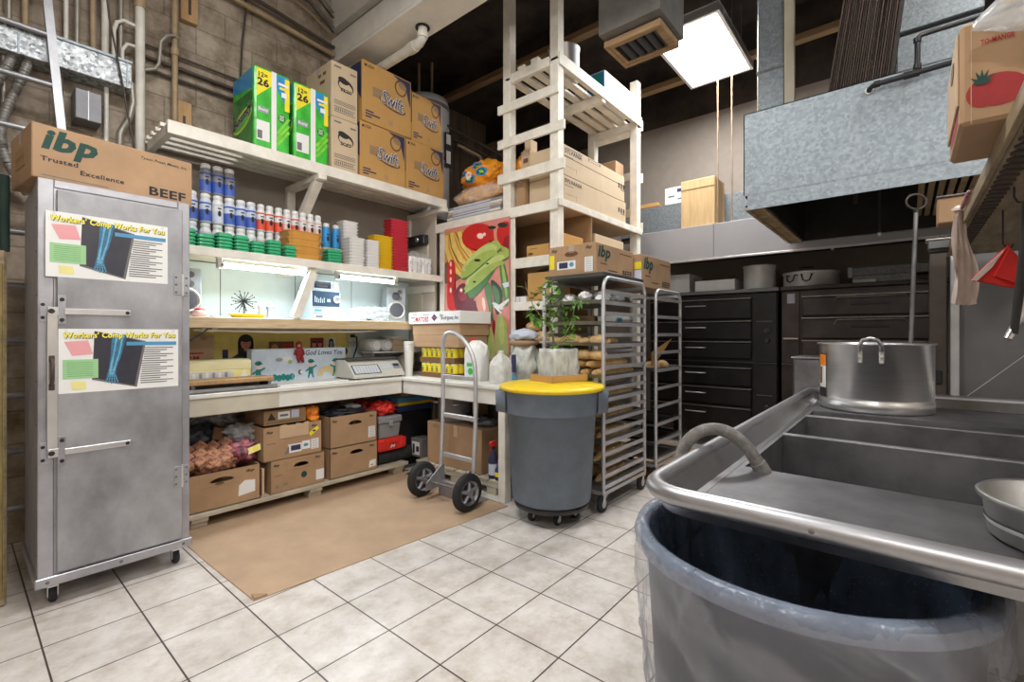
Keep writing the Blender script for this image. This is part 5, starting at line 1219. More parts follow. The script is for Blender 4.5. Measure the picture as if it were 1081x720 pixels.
b = B(); blob(b, (2.44, 3.85, PH + .50), .10, .10, .08, 'p_maroon', .4, 8, 1, 3); tag(b.build('dark_red_bag'), 'dark maroon bag behind the crumpled red bag', 'bag')
t = thing('storage_crate', 'stacked dark blue crate in the corner behind the tool box', 'crate', (2.9, 3.85, 0))
b = B()
b.box(2.74, 3.14, 3.70, 4.0, 0, .52, 'black_plastic', .01).box(2.72, 3.16, 3.69, 4.01, .52, .58, 'navy', .01).box(2.73, 3.15, 3.69, 4.0, .58, .61, 'foam_yellow', .004).box(2.72, 3.15, 3.69, 4.01, .61, .66, 'bar_blue', .008).box(2.735, 2.74, 3.72, 3.98, .1, .45, 'navy', .003)
b.build('body', t)
tag(B().box(2.78, 3.1, 3.72, 3.96, .66, .72, 'raw_wood', .005).build('wood_box'), 'wood box on the dark blue crate in the corner', 'box')
tag(B().box(2.80, 2.95, 3.45, 3.60, PH + .02, PH + .19, 'ink_grey', .004).rect(FX(2.80, 3.60, PH + .02), .02, .13, .02, .14, 'paper_white', .001).rect(FX(2.80, 3.60, PH + .02), .03, .06, .03, .12, 'ink_black', .002).rect(FX(2.80, 3.60, PH + .02), .08, .12, .05, .10, 'ink_black', .002).build('small_carton'), 'small black and white carton left of the big brown box', 'box')
# big box under the front counter
t = thing('large_carton', 'large plain brown carton behind the hand truck under the front counter', 'box', (2.9, 2.95, PH + .02))
zb = PH + .02
B().box(2.775, 3.13, 2.65, 3.33, zb, zb + .365, 'cardboard', .005).ell(FX(2.775, 3.33, zb), .12, .33, .05, .02, 'print_fade', .001).build('carton', t)
B().box(2.771, 2.775, 2.93, 2.98, zb + .27, zb + .364, 'cardboard_pale').build('tape', t)
B().box(2.78, 3.12, 2.985, 2.988, zb + .3655, zb + .367, 'cardboard_dark').build('flap_seam', t)
t = thing('stock_pot', 'dull grey cooking pot on the large brown carton under the counter', 'pot', (2.95, 3.17, zb + .367))
B().lathe((2.95, 3.15, zb + .367), [(.14, 0), (.15, .01), (.155, .20), (.165, .205), (.165, .212), (.15, .21), (.145, .02)], 'pot_grey', 32).build('body', t)
b = B()
for s in (-1, 1): b.tube([(2.95 - .12, 3.15 + s * .105, zb + .53), (2.95 - .15, 3.15 + s * .15, zb + .535), (2.95 - .10, 3.15 + s * .17, zb + .535), (2.95 - .07, 3.15 + s * .14, zb + .53)], .008, 'bright_metal', 8)
b.build('handle', t)
b = B(); blob(b, (2.93, 2.84, zb + .415), .10, .13, .045, 'dark_bag', .4, 8, 17, 4); blob(b, (2.93, 2.75, zb + .40), .08, .11, .035, 'junction_grey', .4, 8, 19, 3); b.box(2.83, 2.86, 2.76, 2.9, zb + .43, zb + .445, 'paper_white', .003); tag(b.build('dark_bundle'), 'dark folded bundle on the right end of the large brown carton', 'bundle')
tag(B().box(3.0, 3.12, 2.90, 2.99, zb + .367, zb + .56, 'cardboard_dark', .004).build('small_carton'), 'small brown carton behind the dark bundle', 'box')
def sprayer(x, y, lab, m, h=.2, group=None, red=True):
    t = thing('spray_bottle', lab, 'bottle', (x, y, zb), group)
    B().lathe((x, y, zb), [(.034, 0), (.037, .008), (.037, h * .62), (.02, h * .85), (.014, h)], m, 18).build('body', t)
    if red:
        B().box(x - .03, x + .03, y - .014, y + .014, zb + h + .015, zb + h + .06, 'bright_red', .006).box(x - .045, x - .025, y - .008, y + .008, zb + h + .03, zb + h + .055, 'bright_red', .003).box(x - .03, x - .022, y - .006, y + .006, zb + h - .02, zb + h + .025, 'bright_red', .002).build('trigger_head', t)
        B().lathe((x, y, zb), [(.017, h - .005), (.017, h + .016)], 'ink_black', 14).build('neck', t)
    else: B().cyl((x, y, zb + h), .016, .03, 'bright_red', seg=14).build('cap', t)
    B().lathe((x, y, zb), [(.0375, .03), (.0375, h * .5)], ('label_pale' if red else 'label_yellow'), 18, cap0=False, cap1=False).build('label', t)
sprayer(2.785, 2.535, 'dark spray bottle with red trigger beside the large brown carton', 'ink_navy', .235)
sprayer(2.78, 2.46, 'small dark bottle with yellow label by the counter leg', 'ink_navy', .13, None, False)

# ------------------------------------------------------------------ hand truck
t = thing('hand_truck', 'silver metal hand truck with black rubber wheels on the cardboard mat', 'hand truck', (2.45, 2.64, .005))
xh = 2.50
yl, yr = 2.81, 2.45
loop = [(xh - .03, yl, .10), (xh, yl, .6), (xh, yl, 1.10), (xh, yl + .005, 1.18), (xh, yl - .01, 1.235), (xh, yl - .04, 1.27), (xh, yl - .09, 1.285), (xh, yl - .15, 1.275), (xh, yl - .22, 1.235), (xh, yl - .28, 1.18), (xh, yl - .325, 1.11), (xh, yl - .35, 1.04), (xh, yr + .004, .97), (xh, yr, .90), (xh, yr, .6), (xh - .03, yr, .10)]
B().tube(loop, .0165, 'rack_metal', 14).build('frame_tube', t)
for z in (.935, .635, .325): B().box(xh - .012, xh + .012, yr + .01, yl - .01, z - .017, z + .017, 'rack_metal', .003).build('crossbar', t)
B().box(2.47, 2.63, 2.44, 2.82, .006, .018, 'aluminium', .003).box(2.462, 2.474, 2.44, 2.82, .006, .13, 'aluminium', .003).build('toe_plate', t)
for y in (yl - .03, yr + .03): B().prism([(-.07, 0), (.12, .0), (.115, .17), (.09, .17), (-.06, .06)], -.004, .004, 'aluminium', Face((2.37, y, .085), (1, 0, 0))).build('axle_bracket', t)
B().tube([(2.365, 2.37, .140), (2.365, 2.93, .140)], .008, 'ink_grey', 10).build('axle', t)
def wheel(y):
    b = B().lathe((2.365, y - .028, .140), [(.085, 0), (.12, .002), (.132, .012), (.135, .028), (.132, .044), (.12, .054), (.085, .056)], 'black_rubber', 40, (0, 1, 0), cap0=False, cap1=False)
    wl = b.build('wheel', t)
    h = B().lathe((2.365, y - .03, .140), [(.088, .0), (.088, .006), (.074, .010), (.07, .022)], 'aluminium', 40, (0, 1, 0), cap0=False, cap1=False)
    h.lathe((2.365, y - .03, .140), [(.07, .022), (.07, .040), (.001, .040)], 'ink_grey', 30, (0, 1, 0), cap0=False)
    h.lathe((2.365, y - .034, .140), [(.028, .0), (.03, .03)], 'aluminium', 20, (0, 1, 0))
    for k in range(5):
        a = k * 2 * PI / 5 + .3
        h.tube([(2.365 + math.cos(a) * .02, y - .018, .140 + math.sin(a) * .02), (2.365 + math.cos(a) * .078, y - .02, .140 + math.sin(a) * .078)], [.016, .011], 'aluminium', 8)
    h.build('hub', wl); return wl
wheel(2.40); wheel(2.90)

# ------------------------------------------------------------------ grey bin with yellow lid, its dolly and the plant on top
bx, by = 2.685, 1.895
t = thing('bin_dolly', 'black wheeled dolly under the grey bin with yellow lid', 'dolly', (bx, by, 0))
B().lathe((bx, by, .095), [(.20, 0), (.255, .004), (.26, .02), (.26, .035), (.25, .035)], 'black_plastic', 40).build('deck', t)
for k in range(5):
    a = R(230 + 72 * k); x, y = bx + .155 * math.cos(a), by + .155 * math.sin(a)
    c = B().lathe((x, y - .014, .036), [(.020, 0), (.034, .003), (.036, .010), (.036, .020), (.034, .026), (.02, .028)], 'black_rubber', 20, (0, 1, 0)).lathe((x, y - .016, .036), [(.018, 0), (.018, .032)], 'bright_metal', 16, (0, 1, 0))
    c.box(x - .006, x + .006, y - .021, y + .021, .072, .096, 'bright_metal', .002).box(x - .008, x + .008, y - .021, y - .018, .03, .08, 'bright_metal').box(x - .008, x + .008, y + .018, y + .021, .03, .08, 'bright_metal'); c.build('caster', t)
zc = .1305
t = thing('trash_can', 'tall round grey plastic bin with a yellow lid by the bread rack', 'trash can', (bx, by, zc))
B().lathe((bx, by, zc), [(.245, 0), (.268, .012), (.272, .03), (.305, .60), (.325, .605), (.325, .615), (.335, .76), (.345, .765), (.345, .775), (.32, .775), (.30, .6), (.26, .02)], 'can_grey', 56).build('body', t)
for a0 in (R(125), R(-55)):
    a = a0; b = B(); 
    n = 10; vs = []; 
    for i in range(n + 1):
        q = a - .42 + .84 * i / n; e = math.cos((i / n - .5) * PI)
        for r, z in ((.335, .765), (.338 + .055 * e, .74), (.338 + .05 * e, .63 - .03 * e), (.322, .60)): vs.append((bx + r * math.cos(q), by + r * math.sin(q), zc + z))
    b.add(vs, [(i * 4 + j, i * 4 + 4 + j, i * 4 + 5 + j, i * 4 + 1 + j) for i in range(n) for j in range(3)], 'can_grey', True); b.build('handle', t)
ld = B().lathe((bx, by, zc), [(.35, .758), (.362, .768), (.362, .782), (.35, .792), (.31, .794), (.29, .802), (.16, .812), (.001, .814)], 'yellow_plastic', 64).build('lid', t)
zl = zc + .8125
# plant on a cardboard tray
t = thing('flat_tray', 'shallow brown cardboard tray on the yellow bin lid', 'tray', (bx, by, zl))
rr = R(3); cx_, cy_ = 2.742, 1.872
b = B().box(cx_ - .165, cx_ + .165, cy_ - .12, cy_ + .12, zl, zl + .006, 'cardboard_tan')
for a in ((-.165, .165, -.12, -.114), (-.165, .165, .114, .12), (-.165, -.159, -.12, .12), (.159, .165, -.12, .12)): b.box(cx_ + a[0], cx_ + a[1], cy_ + a[2], cy_ + a[3], zl, zl + .046, 'cardboard_tan', .001)
b.turn((cx_, cy_, 0), R(-14)); b.build('carton', t)
t = thing('potted_plant', 'leafy young plant in a pot wrapped in pale plastic on the bin', 'plant', (cx_, cy_, zl + .0065))
b = B(); bm = bmesh.new(); bmesh.ops.create_cube(bm, size=1); bmesh.ops.subdivide_edges(bm, edges=bm.edges[:], cuts=9, use_grid_fill=True)
for v in bm.verts:
    u = v.co.copy(); d = 1 + .10 * mnoise.noise(Vector((u.x * 9 + u.z * 3, u.y * 9, u.z * 2))); rxy = max(abs(u.x), abs(u.y)) * 2
    v.co = Vector((cx_ + u.x * .225 * d, cy_ + u.y * .165 * d, zl + .0065 + (u.z + .5) * .215 + .012 * mnoise.noise(u * 7) * (1 if u.z > 0 else 0)))
b.bm(bm, 'milky_wrap', True); b.turn((cx_, cy_, 0), R(-14)); b.build('wrapped_pot', t)
st = B(); lf = B(); rg = random.Random(5)
def leaf(p, d, s):
    d = Vector(d).normalized(); sd = d.cross(Vector((0, 0, 1)));
    sd = sd.normalized() if sd.length > .1 else Vector((1, 0, 0)); n = sd.cross(d); p = Vector(p)
    lf.add([p, p + d * s * .4 + sd * s * .26 + n * s * .05, p + d * s - n * s * .08, p + d * s * .4 - sd * s * .26 + n * s * .05, p + d * s * .45 - n * s * .05], [(0, 4, 1), (1, 4, 2), (2, 4, 3), (3, 4, 0)], 'leaf', True)
def branch(p0, pts, r, leaves, m='stem'):
    P = [Vector(p0)] + [Vector(p0) + Vector(q) for q in pts]
    st.tube(P, [lerp(r, r * .45, k / (len(P) - 1)) for k in range(len(P))], m, 6)
    for k in range(leaves):
        q = .30 + .70 * k / leaves; f = q * (len(P) - 1); i = min(int(f), len(P) - 2); p = P[i].lerp(P[i + 1], f - i)
        for s in range(2):
            a = rg.uniform(0, 2 * PI); d = Vector((math.cos(a), math.sin(a), rg.uniform(-.5, .5)))
            tip = p + d * rg.uniform(.02, .05); st.tube([p, tip], [.0012, .0008], 'stem_green', 4, caps=False)
            for g in range(3): leaf(tip, d + Vector((rg.uniform(-1, 1), rg.uniform(-1, 1), rg.uniform(-.7, .5))), rg.uniform(.03, .066))
zp = zl + .21
# local frame: e = to the right of the view, b = away
e = Vector((.643, -.766, 0)); 
def V(a, d, z): return tuple(e * a + Vector((.766, .643, 0)) * d + Vector((0, 0, z)))
base = Vector((cx_ - .01, cy_ + .03, zp - .01))
branch(base, [V(-.01, 0, .10), V(-.035, .01, .24), V(-.02, 0, .40), V(-.01, 0, .52)], .009, 14)
branch(base + Vector(V(-.015, 0, .14)), [V(-.06, 0, .08), V(-.13, .02, .18), V(-.18, .03, .30), V(-.19, .03, .36)], .004, 3)
branch(base + Vector(V(-.03, 0, .2)), [V(.04, -.02, .06), V(.07, -.03, .14), V(.05, -.03, .22)], .004, 8)
branch(base + Vector(V(.01, 0, .05)), [V(.05, -.02, .05), V(.10, -.02, .14), V(.13, -.02, .26), V(.16, -.02, .36)], .004, 10, 'stem_green')
branch(base + Vector(V(-.03, 0, .18)), [V(-.05, -.03, .02), V(-.12, -.03, .07), V(-.15, -.03, .12)], .003, 7, 'stem_green')
branch(base + Vector(V(-.02, 0, .30)), [V(-.03, .02, .06), V(-.05, .02, .14), V(-.045, .02, .24)], .003, 9, 'stem_green')
branch(base + Vector(V(0, 0, .02)), [V(.03, -.05, .03), V(.06, -.06, .06)], .002, 4, 'stem_green')
st.build('stem', t); lf.build('foliage', t)

# ------------------------------------------------------------------ produce poster
t = thing('produce_poster', 'tall glossy poster of fruit and vegetables beside the white shelf unit', 'poster', (3.19, 3.13, TZ))
ptop, pl, pw_ = 2.315, 3.556, .855
B().box(3.186, 3.1925, pl - pw_, pl, TZ + .001, ptop, 'p_pink').build('sheet', t)
F = FX(3.186, pl, 0); b = B()
# outlines of the printed picture: colour, then a,z pairs in millimetres on the sheet
PICTURE = [('orange',[2,2282,346,2275,430,2005,259,1819,2,1775]),
('mud',[2,1976,110,2018,259,1819,110,1768,2,1775]),
('mud',[2,2262,2,2118,52,1960,157,1860,245,1810,285,1827,255,1901,179,1991,104,2121,75,2253]),
('yellow',[2,2260,2,2118,62,1962,165,1864,253,1813,277,1823,247,1897,170,1989,94,2121,64,2254]),
('orange',[49,2259,53,2120,125,1974,218,1878,285,1819,292,1822,241,1887,156,1981,82,2121,67,2257]),
('mud',[65,2269,96,2125,195,1978,336,1884,412,1928,322,2027,232,2147,155,2274]),
('yellow',[75,2270,106,2127,204,1981,343,1888,405,1924,314,2024,222,2146,145,2274]),
('orange',[125,2272,172,2135,267,1998,388,1903,405,1913,298,2010,205,2140,144,2273]),
('mud',[173,2261,224,2122,341,1998,454,1944,516,1995,451,2058,363,2159,274,2276]),
('yellow',[183,2262,233,2125,348,2002,460,1948,510,1990,444,2054,354,2157,265,2274]),
('orange',[236,2267,300,2138,406,2023,500,1965,514,1977,432,2037,334,2147,259,2271]),
('red',[707,2143,694,2101,657,2066,598,2043,525,2036,445,2045,368,2070,305,2108,262,2154,247,2204,262,2249,305,2285,368,2306,445,2311,525,2299,598,2272,657,2234,694,2190]),
('maroon',[700,2091,690,2066,660,2046,614,2034,557,2031,495,2038,436,2055,387,2078,354,2106,343,2135,354,2161,387,2181,436,2192,495,2194,557,2185,614,2168,660,2145,690,2118]),
('red',[695,2134,683,2101,650,2075,598,2059,534,2054,464,2062,397,2082,341,2112,304,2148,291,2186,304,2220,341,2247,397,2262,464,2265,534,2255,598,2233,650,2204,683,2169]),
('shine',[539,2181,537,2172,529,2165,518,2160,504,2159,489,2161,474,2166,463,2174,455,2183,452,2193,455,2202,463,2209,474,2214,489,2215,504,2213,518,2208,529,2200,537,2191]),
('shine',[569,2193,568,2188,565,2183,560,2180,553,2179,547,2180,541,2183,536,2187,532,2192,531,2198,532,2203,536,2207,541,2210,547,2211,553,2210,560,2208,565,2203,568,2198]),
('skin',[658,2246,753,2240,723,2126,677,2103]),
('red',[853,2145,853,2107,853,2075,853,2053,838,2044,798,2048,761,2067,730,2097,709,2135,702,2176,709,2216,730,2249,761,2270,798,2278,838,2272,853,2253,853,2223,853,2186]),
('maroon',[853,2048,853,2017,853,1990,853,1971,848,1962,828,1964,808,1977,792,2000,782,2029,778,2062,782,2094,792,2121,808,2140,828,2149,848,2146,853,2132,853,2109,853,2080]),
('dark',[833,2239,830,2232,819,2227,803,2224,784,2224,763,2227,743,2233,727,2240,716,2249,713,2257,716,2264,727,2270,743,2272,763,2272,784,2269,803,2263,819,2256,830,2247]),
('dark',[697,2236,694,2232,685,2228,671,2227,654,2228,636,2230,619,2234,605,2240,596,2246,593,2252,596,2256,605,2260,619,2261,636,2261,654,2258,671,2254,685,2248,694,2242]),
('red',[74,1991,86,2000,98,2005,110,2006,122,2001,134,1993,144,1978,152,1957,157,1930,160,1897,161,1866,159,1836,156,1809,150,1783,147,1756,149,1728,154,1698,163,1666,173,1634,183,1603,194,1570,206,1538,208,1514,200,1498,182,1490,153,1489,127,1492,103,1499,80,1509,60,1522,47,1546,39,1582,37,1628,42,1686,45,1738,46,1785,45,1826,43,1862,42,1893,43,1918,45,1939,49,1954,55,1968,63,1980]),
('maroon',[124,1742,133,1739,142,1729,151,1712,160,1687,169,1656,178,1625,187,1594,196,1564,205,1534,208,1512,206,1497,198,1490,185,1490,172,1498,161,1514,151,1539,142,1572,134,1604,127,1637,122,1669,117,1700,116,1723,118,1737]),
('shine',[107,1962,104,1946,97,1937,87,1938,80,1949,77,1965,80,1981,87,1990,97,1989,104,1978]),
('shine',[107,1885,104,1869,97,1860,87,1861,80,1871,77,1887,80,1903,87,1912,97,1912,104,1901]),
('shine',[107,1806,104,1790,97,1781,87,1781,80,1792,77,1808,80,1824,87,1833,97,1832,104,1822]),
('shine',[107,1702,104,1686,97,1676,87,1677,80,1687,77,1703,80,1719,87,1729,97,1728,104,1718]),
('red',[196,1684,205,1686,213,1681,220,1671,227,1654,233,1630,240,1606,248,1580,257,1553,267,1526,271,1505,269,1491,261,1485,246,1485,233,1491,221,1503,211,1520,202,1543,195,1567,190,1591,186,1616,185,1642,186,1662,190,1676]),
('purple',[413,1608,406,1559,383,1516,348,1485,306,1469,259,1471,215,1489,179,1524,155,1569,147,1621,155,1671,179,1714,215,1745,259,1760,306,1756,348,1736,383,1702,406,1657]),
('maroon',[323,1652,319,1629,308,1609,291,1594,270,1587,248,1588,227,1597,210,1614,198,1635,194,1659,198,1683,210,1703,227,1718,248,1725,270,1723,291,1714,308,1697,319,1676]),
('shine',[262,1692,258,1682,248,1676,235,1676,225,1684,221,1695,225,1705,235,1711,248,1711,258,1703]),
('purple',[526,1500,519,1473,501,1450,471,1433,435,1425,397,1426,360,1436,330,1455,310,1480,303,1508,310,1535,330,1559,360,1575,397,1583,435,1581,471,1570,501,1552,519,1527]),
('skin',[466,1633,490,1645,511,1645,529,1636,543,1616,555,1586,564,1555,572,1523,578,1490,582,1456,580,1430,573,1413,560,1405,541,1406,523,1412,507,1425,492,1444,478,1469,466,1494,456,1521,447,1548,440,1575,441,1599,450,1618]),
('shine',[527,1608,536,1611,544,1607,552,1594,558,1574,564,1545,566,1521,565,1502,562,1488,555,1479,548,1480,540,1492,533,1516,525,1551,521,1578,522,1597]),
('skin',[706,1857,725,1855,740,1846,752,1829,761,1804,766,1771,766,1748,763,1735,755,1731,742,1736,729,1748,717,1765,706,1788,694,1816,690,1838,694,1851]),
('green',[576,1739,594,1746,608,1742,621,1728,631,1703,639,1668,644,1633,648,1599,649,1565,647,1531,648,1499,652,1469,657,1441,665,1414,668,1395,666,1384,659,1382,647,1387,636,1400,626,1422,616,1452,607,1492,597,1526,588,1557,579,1584,570,1606,562,1628,557,1651,554,1673,552,1695,556,1713,564,1728]),
('dark',[665,1759,699,1737,725,1716,746,1694,760,1672,767,1651,771,1624,772,1594,769,1558,763,1518,754,1487,743,1464,729,1450,712,1445,698,1453,686,1475,677,1511,671,1560,663,1607,654,1651,643,1693,632,1732,631,1756,643,1765]),
('green',[668,1714,690,1702,708,1687,722,1669,732,1649,739,1626,742,1603,742,1579,739,1556,732,1533,726,1519,719,1514,711,1519,704,1534,694,1556,683,1585,671,1621,657,1666,651,1696,655,1712]),
('green',[758,1924,776,1919,793,1903,808,1877,822,1839,834,1790,844,1742,850,1696,853,1650,853,1606,850,1570,844,1542,834,1521,822,1509,810,1513,798,1534,787,1571,775,1624,765,1678,756,1733,748,1789,741,1846,740,1887,746,1913]),
('lime',[765,1901,772,1899,781,1886,790,1863,800,1829,811,1785,820,1742,826,1701,830,1662,831,1625,830,1600,827,1589,822,1590,815,1604,806,1633,796,1674,785,1730,772,1799,765,1851,762,1885]),
('lime',[495,1442,508,1437,518,1424,523,1404,525,1376,522,1341,518,1312,512,1288,506,1270,497,1259,489,1255,481,1260,473,1273,465,1295,460,1319,458,1346,460,1374,466,1405,474,1426,483,1439]),
('limelight',[501,1416,508,1412,512,1403,514,1389,513,1369,509,1345,505,1325,501,1310,496,1301,491,1296,487,1300,485,1315,486,1339,488,1372,491,1396,495,1411]),
('red',[552,1383,564,1388,574,1385,582,1374,588,1355,592,1328,592,1306,588,1289,580,1277,568,1270,558,1272,550,1283,544,1303,540,1332,540,1355,544,1372]),
('maroon',[663,1400,675,1397,683,1388,688,1374,690,1354,689,1327,686,1304,681,1284,675,1266,668,1252,661,1252,656,1266,652,1295,649,1338,650,1370,655,1391]),
('leek',[606,1335,622,1341,637,1332,650,1308,663,1269,675,1215,682,1169,686,1130,686,1099,682,1074,673,1056,658,1042,638,1034,611,1031,590,1038,573,1054,562,1081,555,1117,552,1153,554,1191,559,1229,568,1269,579,1299,592,1321]),
('lime',[612,1308,621,1311,630,1301,638,1280,645,1247,651,1202,654,1163,652,1131,645,1105,635,1085,626,1086,618,1107,611,1148,606,1210,604,1258,606,1290]),
('leek',[729,1438,747,1446,764,1441,781,1423,798,1393,814,1351,827,1303,836,1249,842,1189,844,1124,836,1075,819,1044,790,1030,751,1034,721,1052,700,1085,688,1132,686,1194,685,1250,686,1298,690,1339,695,1374,703,1402,715,1423]),
('limelight',[748,1409,758,1413,768,1408,777,1394,785,1370,792,1337,796,1303,796,1267,792,1231,785,1193,777,1169,768,1160,758,1164,748,1183,741,1209,736,1242,733,1283,733,1330,736,1367,741,1393]),
('lime',[794,1410,808,1391,819,1372,828,1353,834,1334,837,1315,838,1301,836,1292,830,1287,821,1287,813,1297,804,1316,795,1344,787,1382,783,1405,786,1415]),
('sky',[640,1550,677,1560,798,1502,768,1484]),
('white',[661,1526,692,1533,773,1458,753,1451]),
('sky',[773,1722,848,1732,853,1691,793,1683]),
('white',[702,1517,848,1586,853,1564,748,1487]),
('skin',[803,1918,853,1931,853,1773,833,1793]),
('green',[339,1634,353,1620,368,1611,385,1607,404,1610,423,1618,447,1631,475,1651,508,1675,544,1705,578,1735,609,1765,638,1795,664,1825,678,1846,680,1858,671,1863,651,1859,625,1849,595,1834,560,1813,519,1786,480,1760,442,1735,406,1712,370,1690,347,1670,337,1651]),
('green',[834,1992,813,1997,791,2000,770,1999,748,1995,726,1989,702,1981,678,1971,652,1961,625,1948,598,1935,570,1921,541,1905,511,1888,482,1870,455,1851,429,1831,404,1810,380,1789,358,1768,337,1747,317,1725,302,1706,291,1690,285,1676,283,1665,284,1657,290,1653,299,1651,312,1653,329,1657,348,1664,372,1673,399,1683,427,1696,456,1710,486,1726,517,1744,547,1762,576,1779,603,1797,630,1815,655,1833,680,1851,704,1870,727,1888,750,1904,775,1917,800,1927,826,1934,846,1941,853,1950,853,1959,853,1969,853,1978,849,1986]),
('lime',[826,2004,805,2010,784,2012,762,2011,740,2008,718,2001,695,1993,670,1984,644,1973,618,1961,590,1948,562,1933,533,1917,503,1900,474,1883,447,1864,420,1844,395,1823,371,1802,349,1781,328,1759,309,1738,294,1719,283,1703,276,1689,274,1678,276,1670,281,1665,290,1664,303,1666,320,1670,340,1676,363,1685,390,1696,418,1709,447,1723,478,1739,509,1756,539,1774,568,1792,596,1809,622,1827,647,1845,672,1863,696,1882,719,1901,743,1916,767,1929,793,1939,819,1946,838,1953,851,1962,853,1971,853,1981,852,1990,842,1998]),
('limelight',[776,1978,758,1982,739,1984,720,1983,701,1981,682,1977,661,1971,640,1965,618,1957,595,1949,571,1940,546,1929,521,1919,495,1907,471,1894,447,1881,424,1867,403,1852,382,1838,363,1823,345,1808,329,1793,316,1779,307,1768,301,1758,299,1750,301,1745,305,1741,313,1740,324,1741,338,1744,355,1748,376,1754,399,1761,423,1770,448,1780,474,1791,501,1803,527,1815,552,1827,575,1840,598,1852,620,1865,642,1878,662,1891,683,1904,703,1915,725,1924,747,1931,770,1935,787,1940,798,1946,803,1953,803,1961,799,1967,790,1973]),
('lime',[781,1923,764,1926,746,1928,729,1928,711,1926,693,1923,674,1919,655,1914,634,1909,613,1903,591,1896,568,1888,545,1880,521,1872,498,1862,476,1853,455,1842,436,1831,417,1820,399,1809,383,1798,367,1787,356,1777,347,1768,342,1761,340,1755,341,1750,346,1748,353,1747,363,1748,376,1749,392,1752,410,1757,432,1762,454,1768,477,1775,501,1783,526,1792,550,1801,573,1810,595,1820,616,1829,636,1838,656,1848,675,1857,694,1867,713,1876,733,1882,754,1887,775,1890,791,1894,801,1899,806,1904,806,1909,802,1914,794,1919]),
('green',[742,2086,729,2095,715,2101,698,2105,679,2105,658,2103,636,2100,613,2095,588,2089,561,2082,534,2073,507,2061,480,2047,452,2030,426,2012,401,1994,377,1975,354,1954,333,1934,313,1915,294,1895,277,1877,263,1860,253,1845,247,1832,245,1821,246,1811,250,1804,258,1799,269,1796,283,1795,301,1797,322,1802,346,1810,372,1820,398,1831,424,1845,452,1861,480,1876,508,1891,536,1906,564,1921,591,1936,617,1950,642,1964,665,1978,687,1991,707,2002,727,2012,744,2020,757,2029,765,2038,767,2047,765,2057,760,2067,752,2076]),
('lime',[734,2098,722,2107,707,2114,690,2117,671,2118,651,2116,628,2112,605,2108,580,2102,553,2095,526,2086,499,2074,471,2060,444,2043,418,2025,392,2007,368,1987,346,1967,324,1947,304,1928,285,1908,268,1890,254,1873,244,1858,238,1845,236,1834,237,1824,242,1817,249,1812,260,1808,275,1808,292,1810,313,1815,338,1823,363,1832,389,1844,416,1858,444,1873,472,1889,500,1904,528,1919,556,1934,583,1948,609,1963,634,1977,657,1991,679,2003,700,2014,719,2024,737,2033,749,2041,757,2050,760,2060,757,2070,752,2079,744,2089]),
('limelight',[687,2079,676,2086,663,2091,649,2094,633,2094,615,2093,595,2091,575,2088,553,2084,530,2080,506,2073,483,2065,459,2055,436,2044,413,2031,391,2018,371,2005,351,1991,333,1977,315,1963,299,1949,284,1936,273,1924,264,1914,259,1905,257,1897,258,1890,262,1885,268,1881,278,1878,290,1877,305,1879,323,1882,344,1887,366,1893,388,1901,412,1911,436,1921,460,1932,484,1942,508,1953,533,1963,556,1973,578,1983,600,1993,620,2002,639,2011,657,2019,674,2026,690,2031,701,2038,707,2044,709,2051,707,2058,703,2065,696,2072]),
('lime',[694,2028,684,2033,672,2037,659,2039,644,2040,627,2039,609,2038,590,2036,570,2033,548,2030,527,2026,505,2020,483,2013,461,2004,440,1995,420,1986,401,1975,383,1965,366,1955,350,1944,336,1934,322,1924,311,1916,303,1908,299,1901,297,1895,298,1890,301,1886,307,1883,316,1880,327,1880,341,1880,358,1883,377,1886,397,1891,418,1896,439,1903,461,1911,483,1919,506,1926,528,1934,551,1941,573,1949,593,1956,613,1963,632,1970,650,1977,666,1982,682,1987,696,1991,707,1996,713,2001,715,2006,713,2011,709,2017,703,2022]),
('lime',[782,2055,815,2042,839,2028,853,2015,853,2001,853,1987,853,1979,850,1976,837,1979,820,1987,803,1998,787,2012,771,2028,756,2047,753,2058,761,2060]),
('dark',[507,1957,499,1950,477,1947,450,1950,427,1957,419,1966,427,1973,450,1976,477,1973,499,1966]),
('dark',[653,2116,649,2112,637,2110,622,2112,611,2117,606,2122,611,2126,622,2127,637,2125,649,2121]),
('dark',[447,1761,442,1755,431,1752,418,1753,406,1758,402,1764,406,1769,418,1772,431,1771,442,1767]),
('dark',[614,1915,610,1911,599,1909,586,1911,576,1915,572,1920,576,1924,586,1925,599,1924,610,1920]),
('dark',[300,1682,296,1673,288,1667,277,1668,268,1674,265,1684,268,1693,277,1699,288,1698,296,1692])]
for k, (m, q) in enumerate(PICTURE): b.poly(F, [(q[i] / 1000, q[i + 1] / 1000) for i in range(0, len(q), 2)], 'p_' + m, .0005 + .0001 * k)
b.build('picture', t)
# ------------------------------------------------------------------ tall white-painted shelf unit
TX, TY0, TY1, TXR = 3.22, 2.205, 2.81, 4.79
t = thing('shelf_unit', 'tall white-painted timber shelf unit with slats, reaching the ceiling', 'shelf unit', (4.0, 2.5, 0))
def post(x, y, z0, z1, w=.085): B().box(x, x + w, y, y + w, z0, z1, 'tower_paint', .004).build('post', t)
post(TX, TY0, 0, ZC - .01); post(TX, TY1 - .085, TZ + .0, ZC - .01); post(TX, 3.60, TZ, 2.385, .07)
post(TXR - .085, TY0, 0, 3.98); post(TXR - .085, TY1 - .085, 0, 3.98); post(4.0, TY1 - .085, 2.39, 3.52, .06)
for z0, z1, ya, yb in ((3.255, 3.335, 2.19, 2.855), (2.94, 3.02, 2.13, 2.855), (2.62, 2.71, 2.13, 2.855)):
    B().box(TX - .026, TX - .001, ya, yb, z0, z1, 'tower_paint', .004).build('front_slat', t)
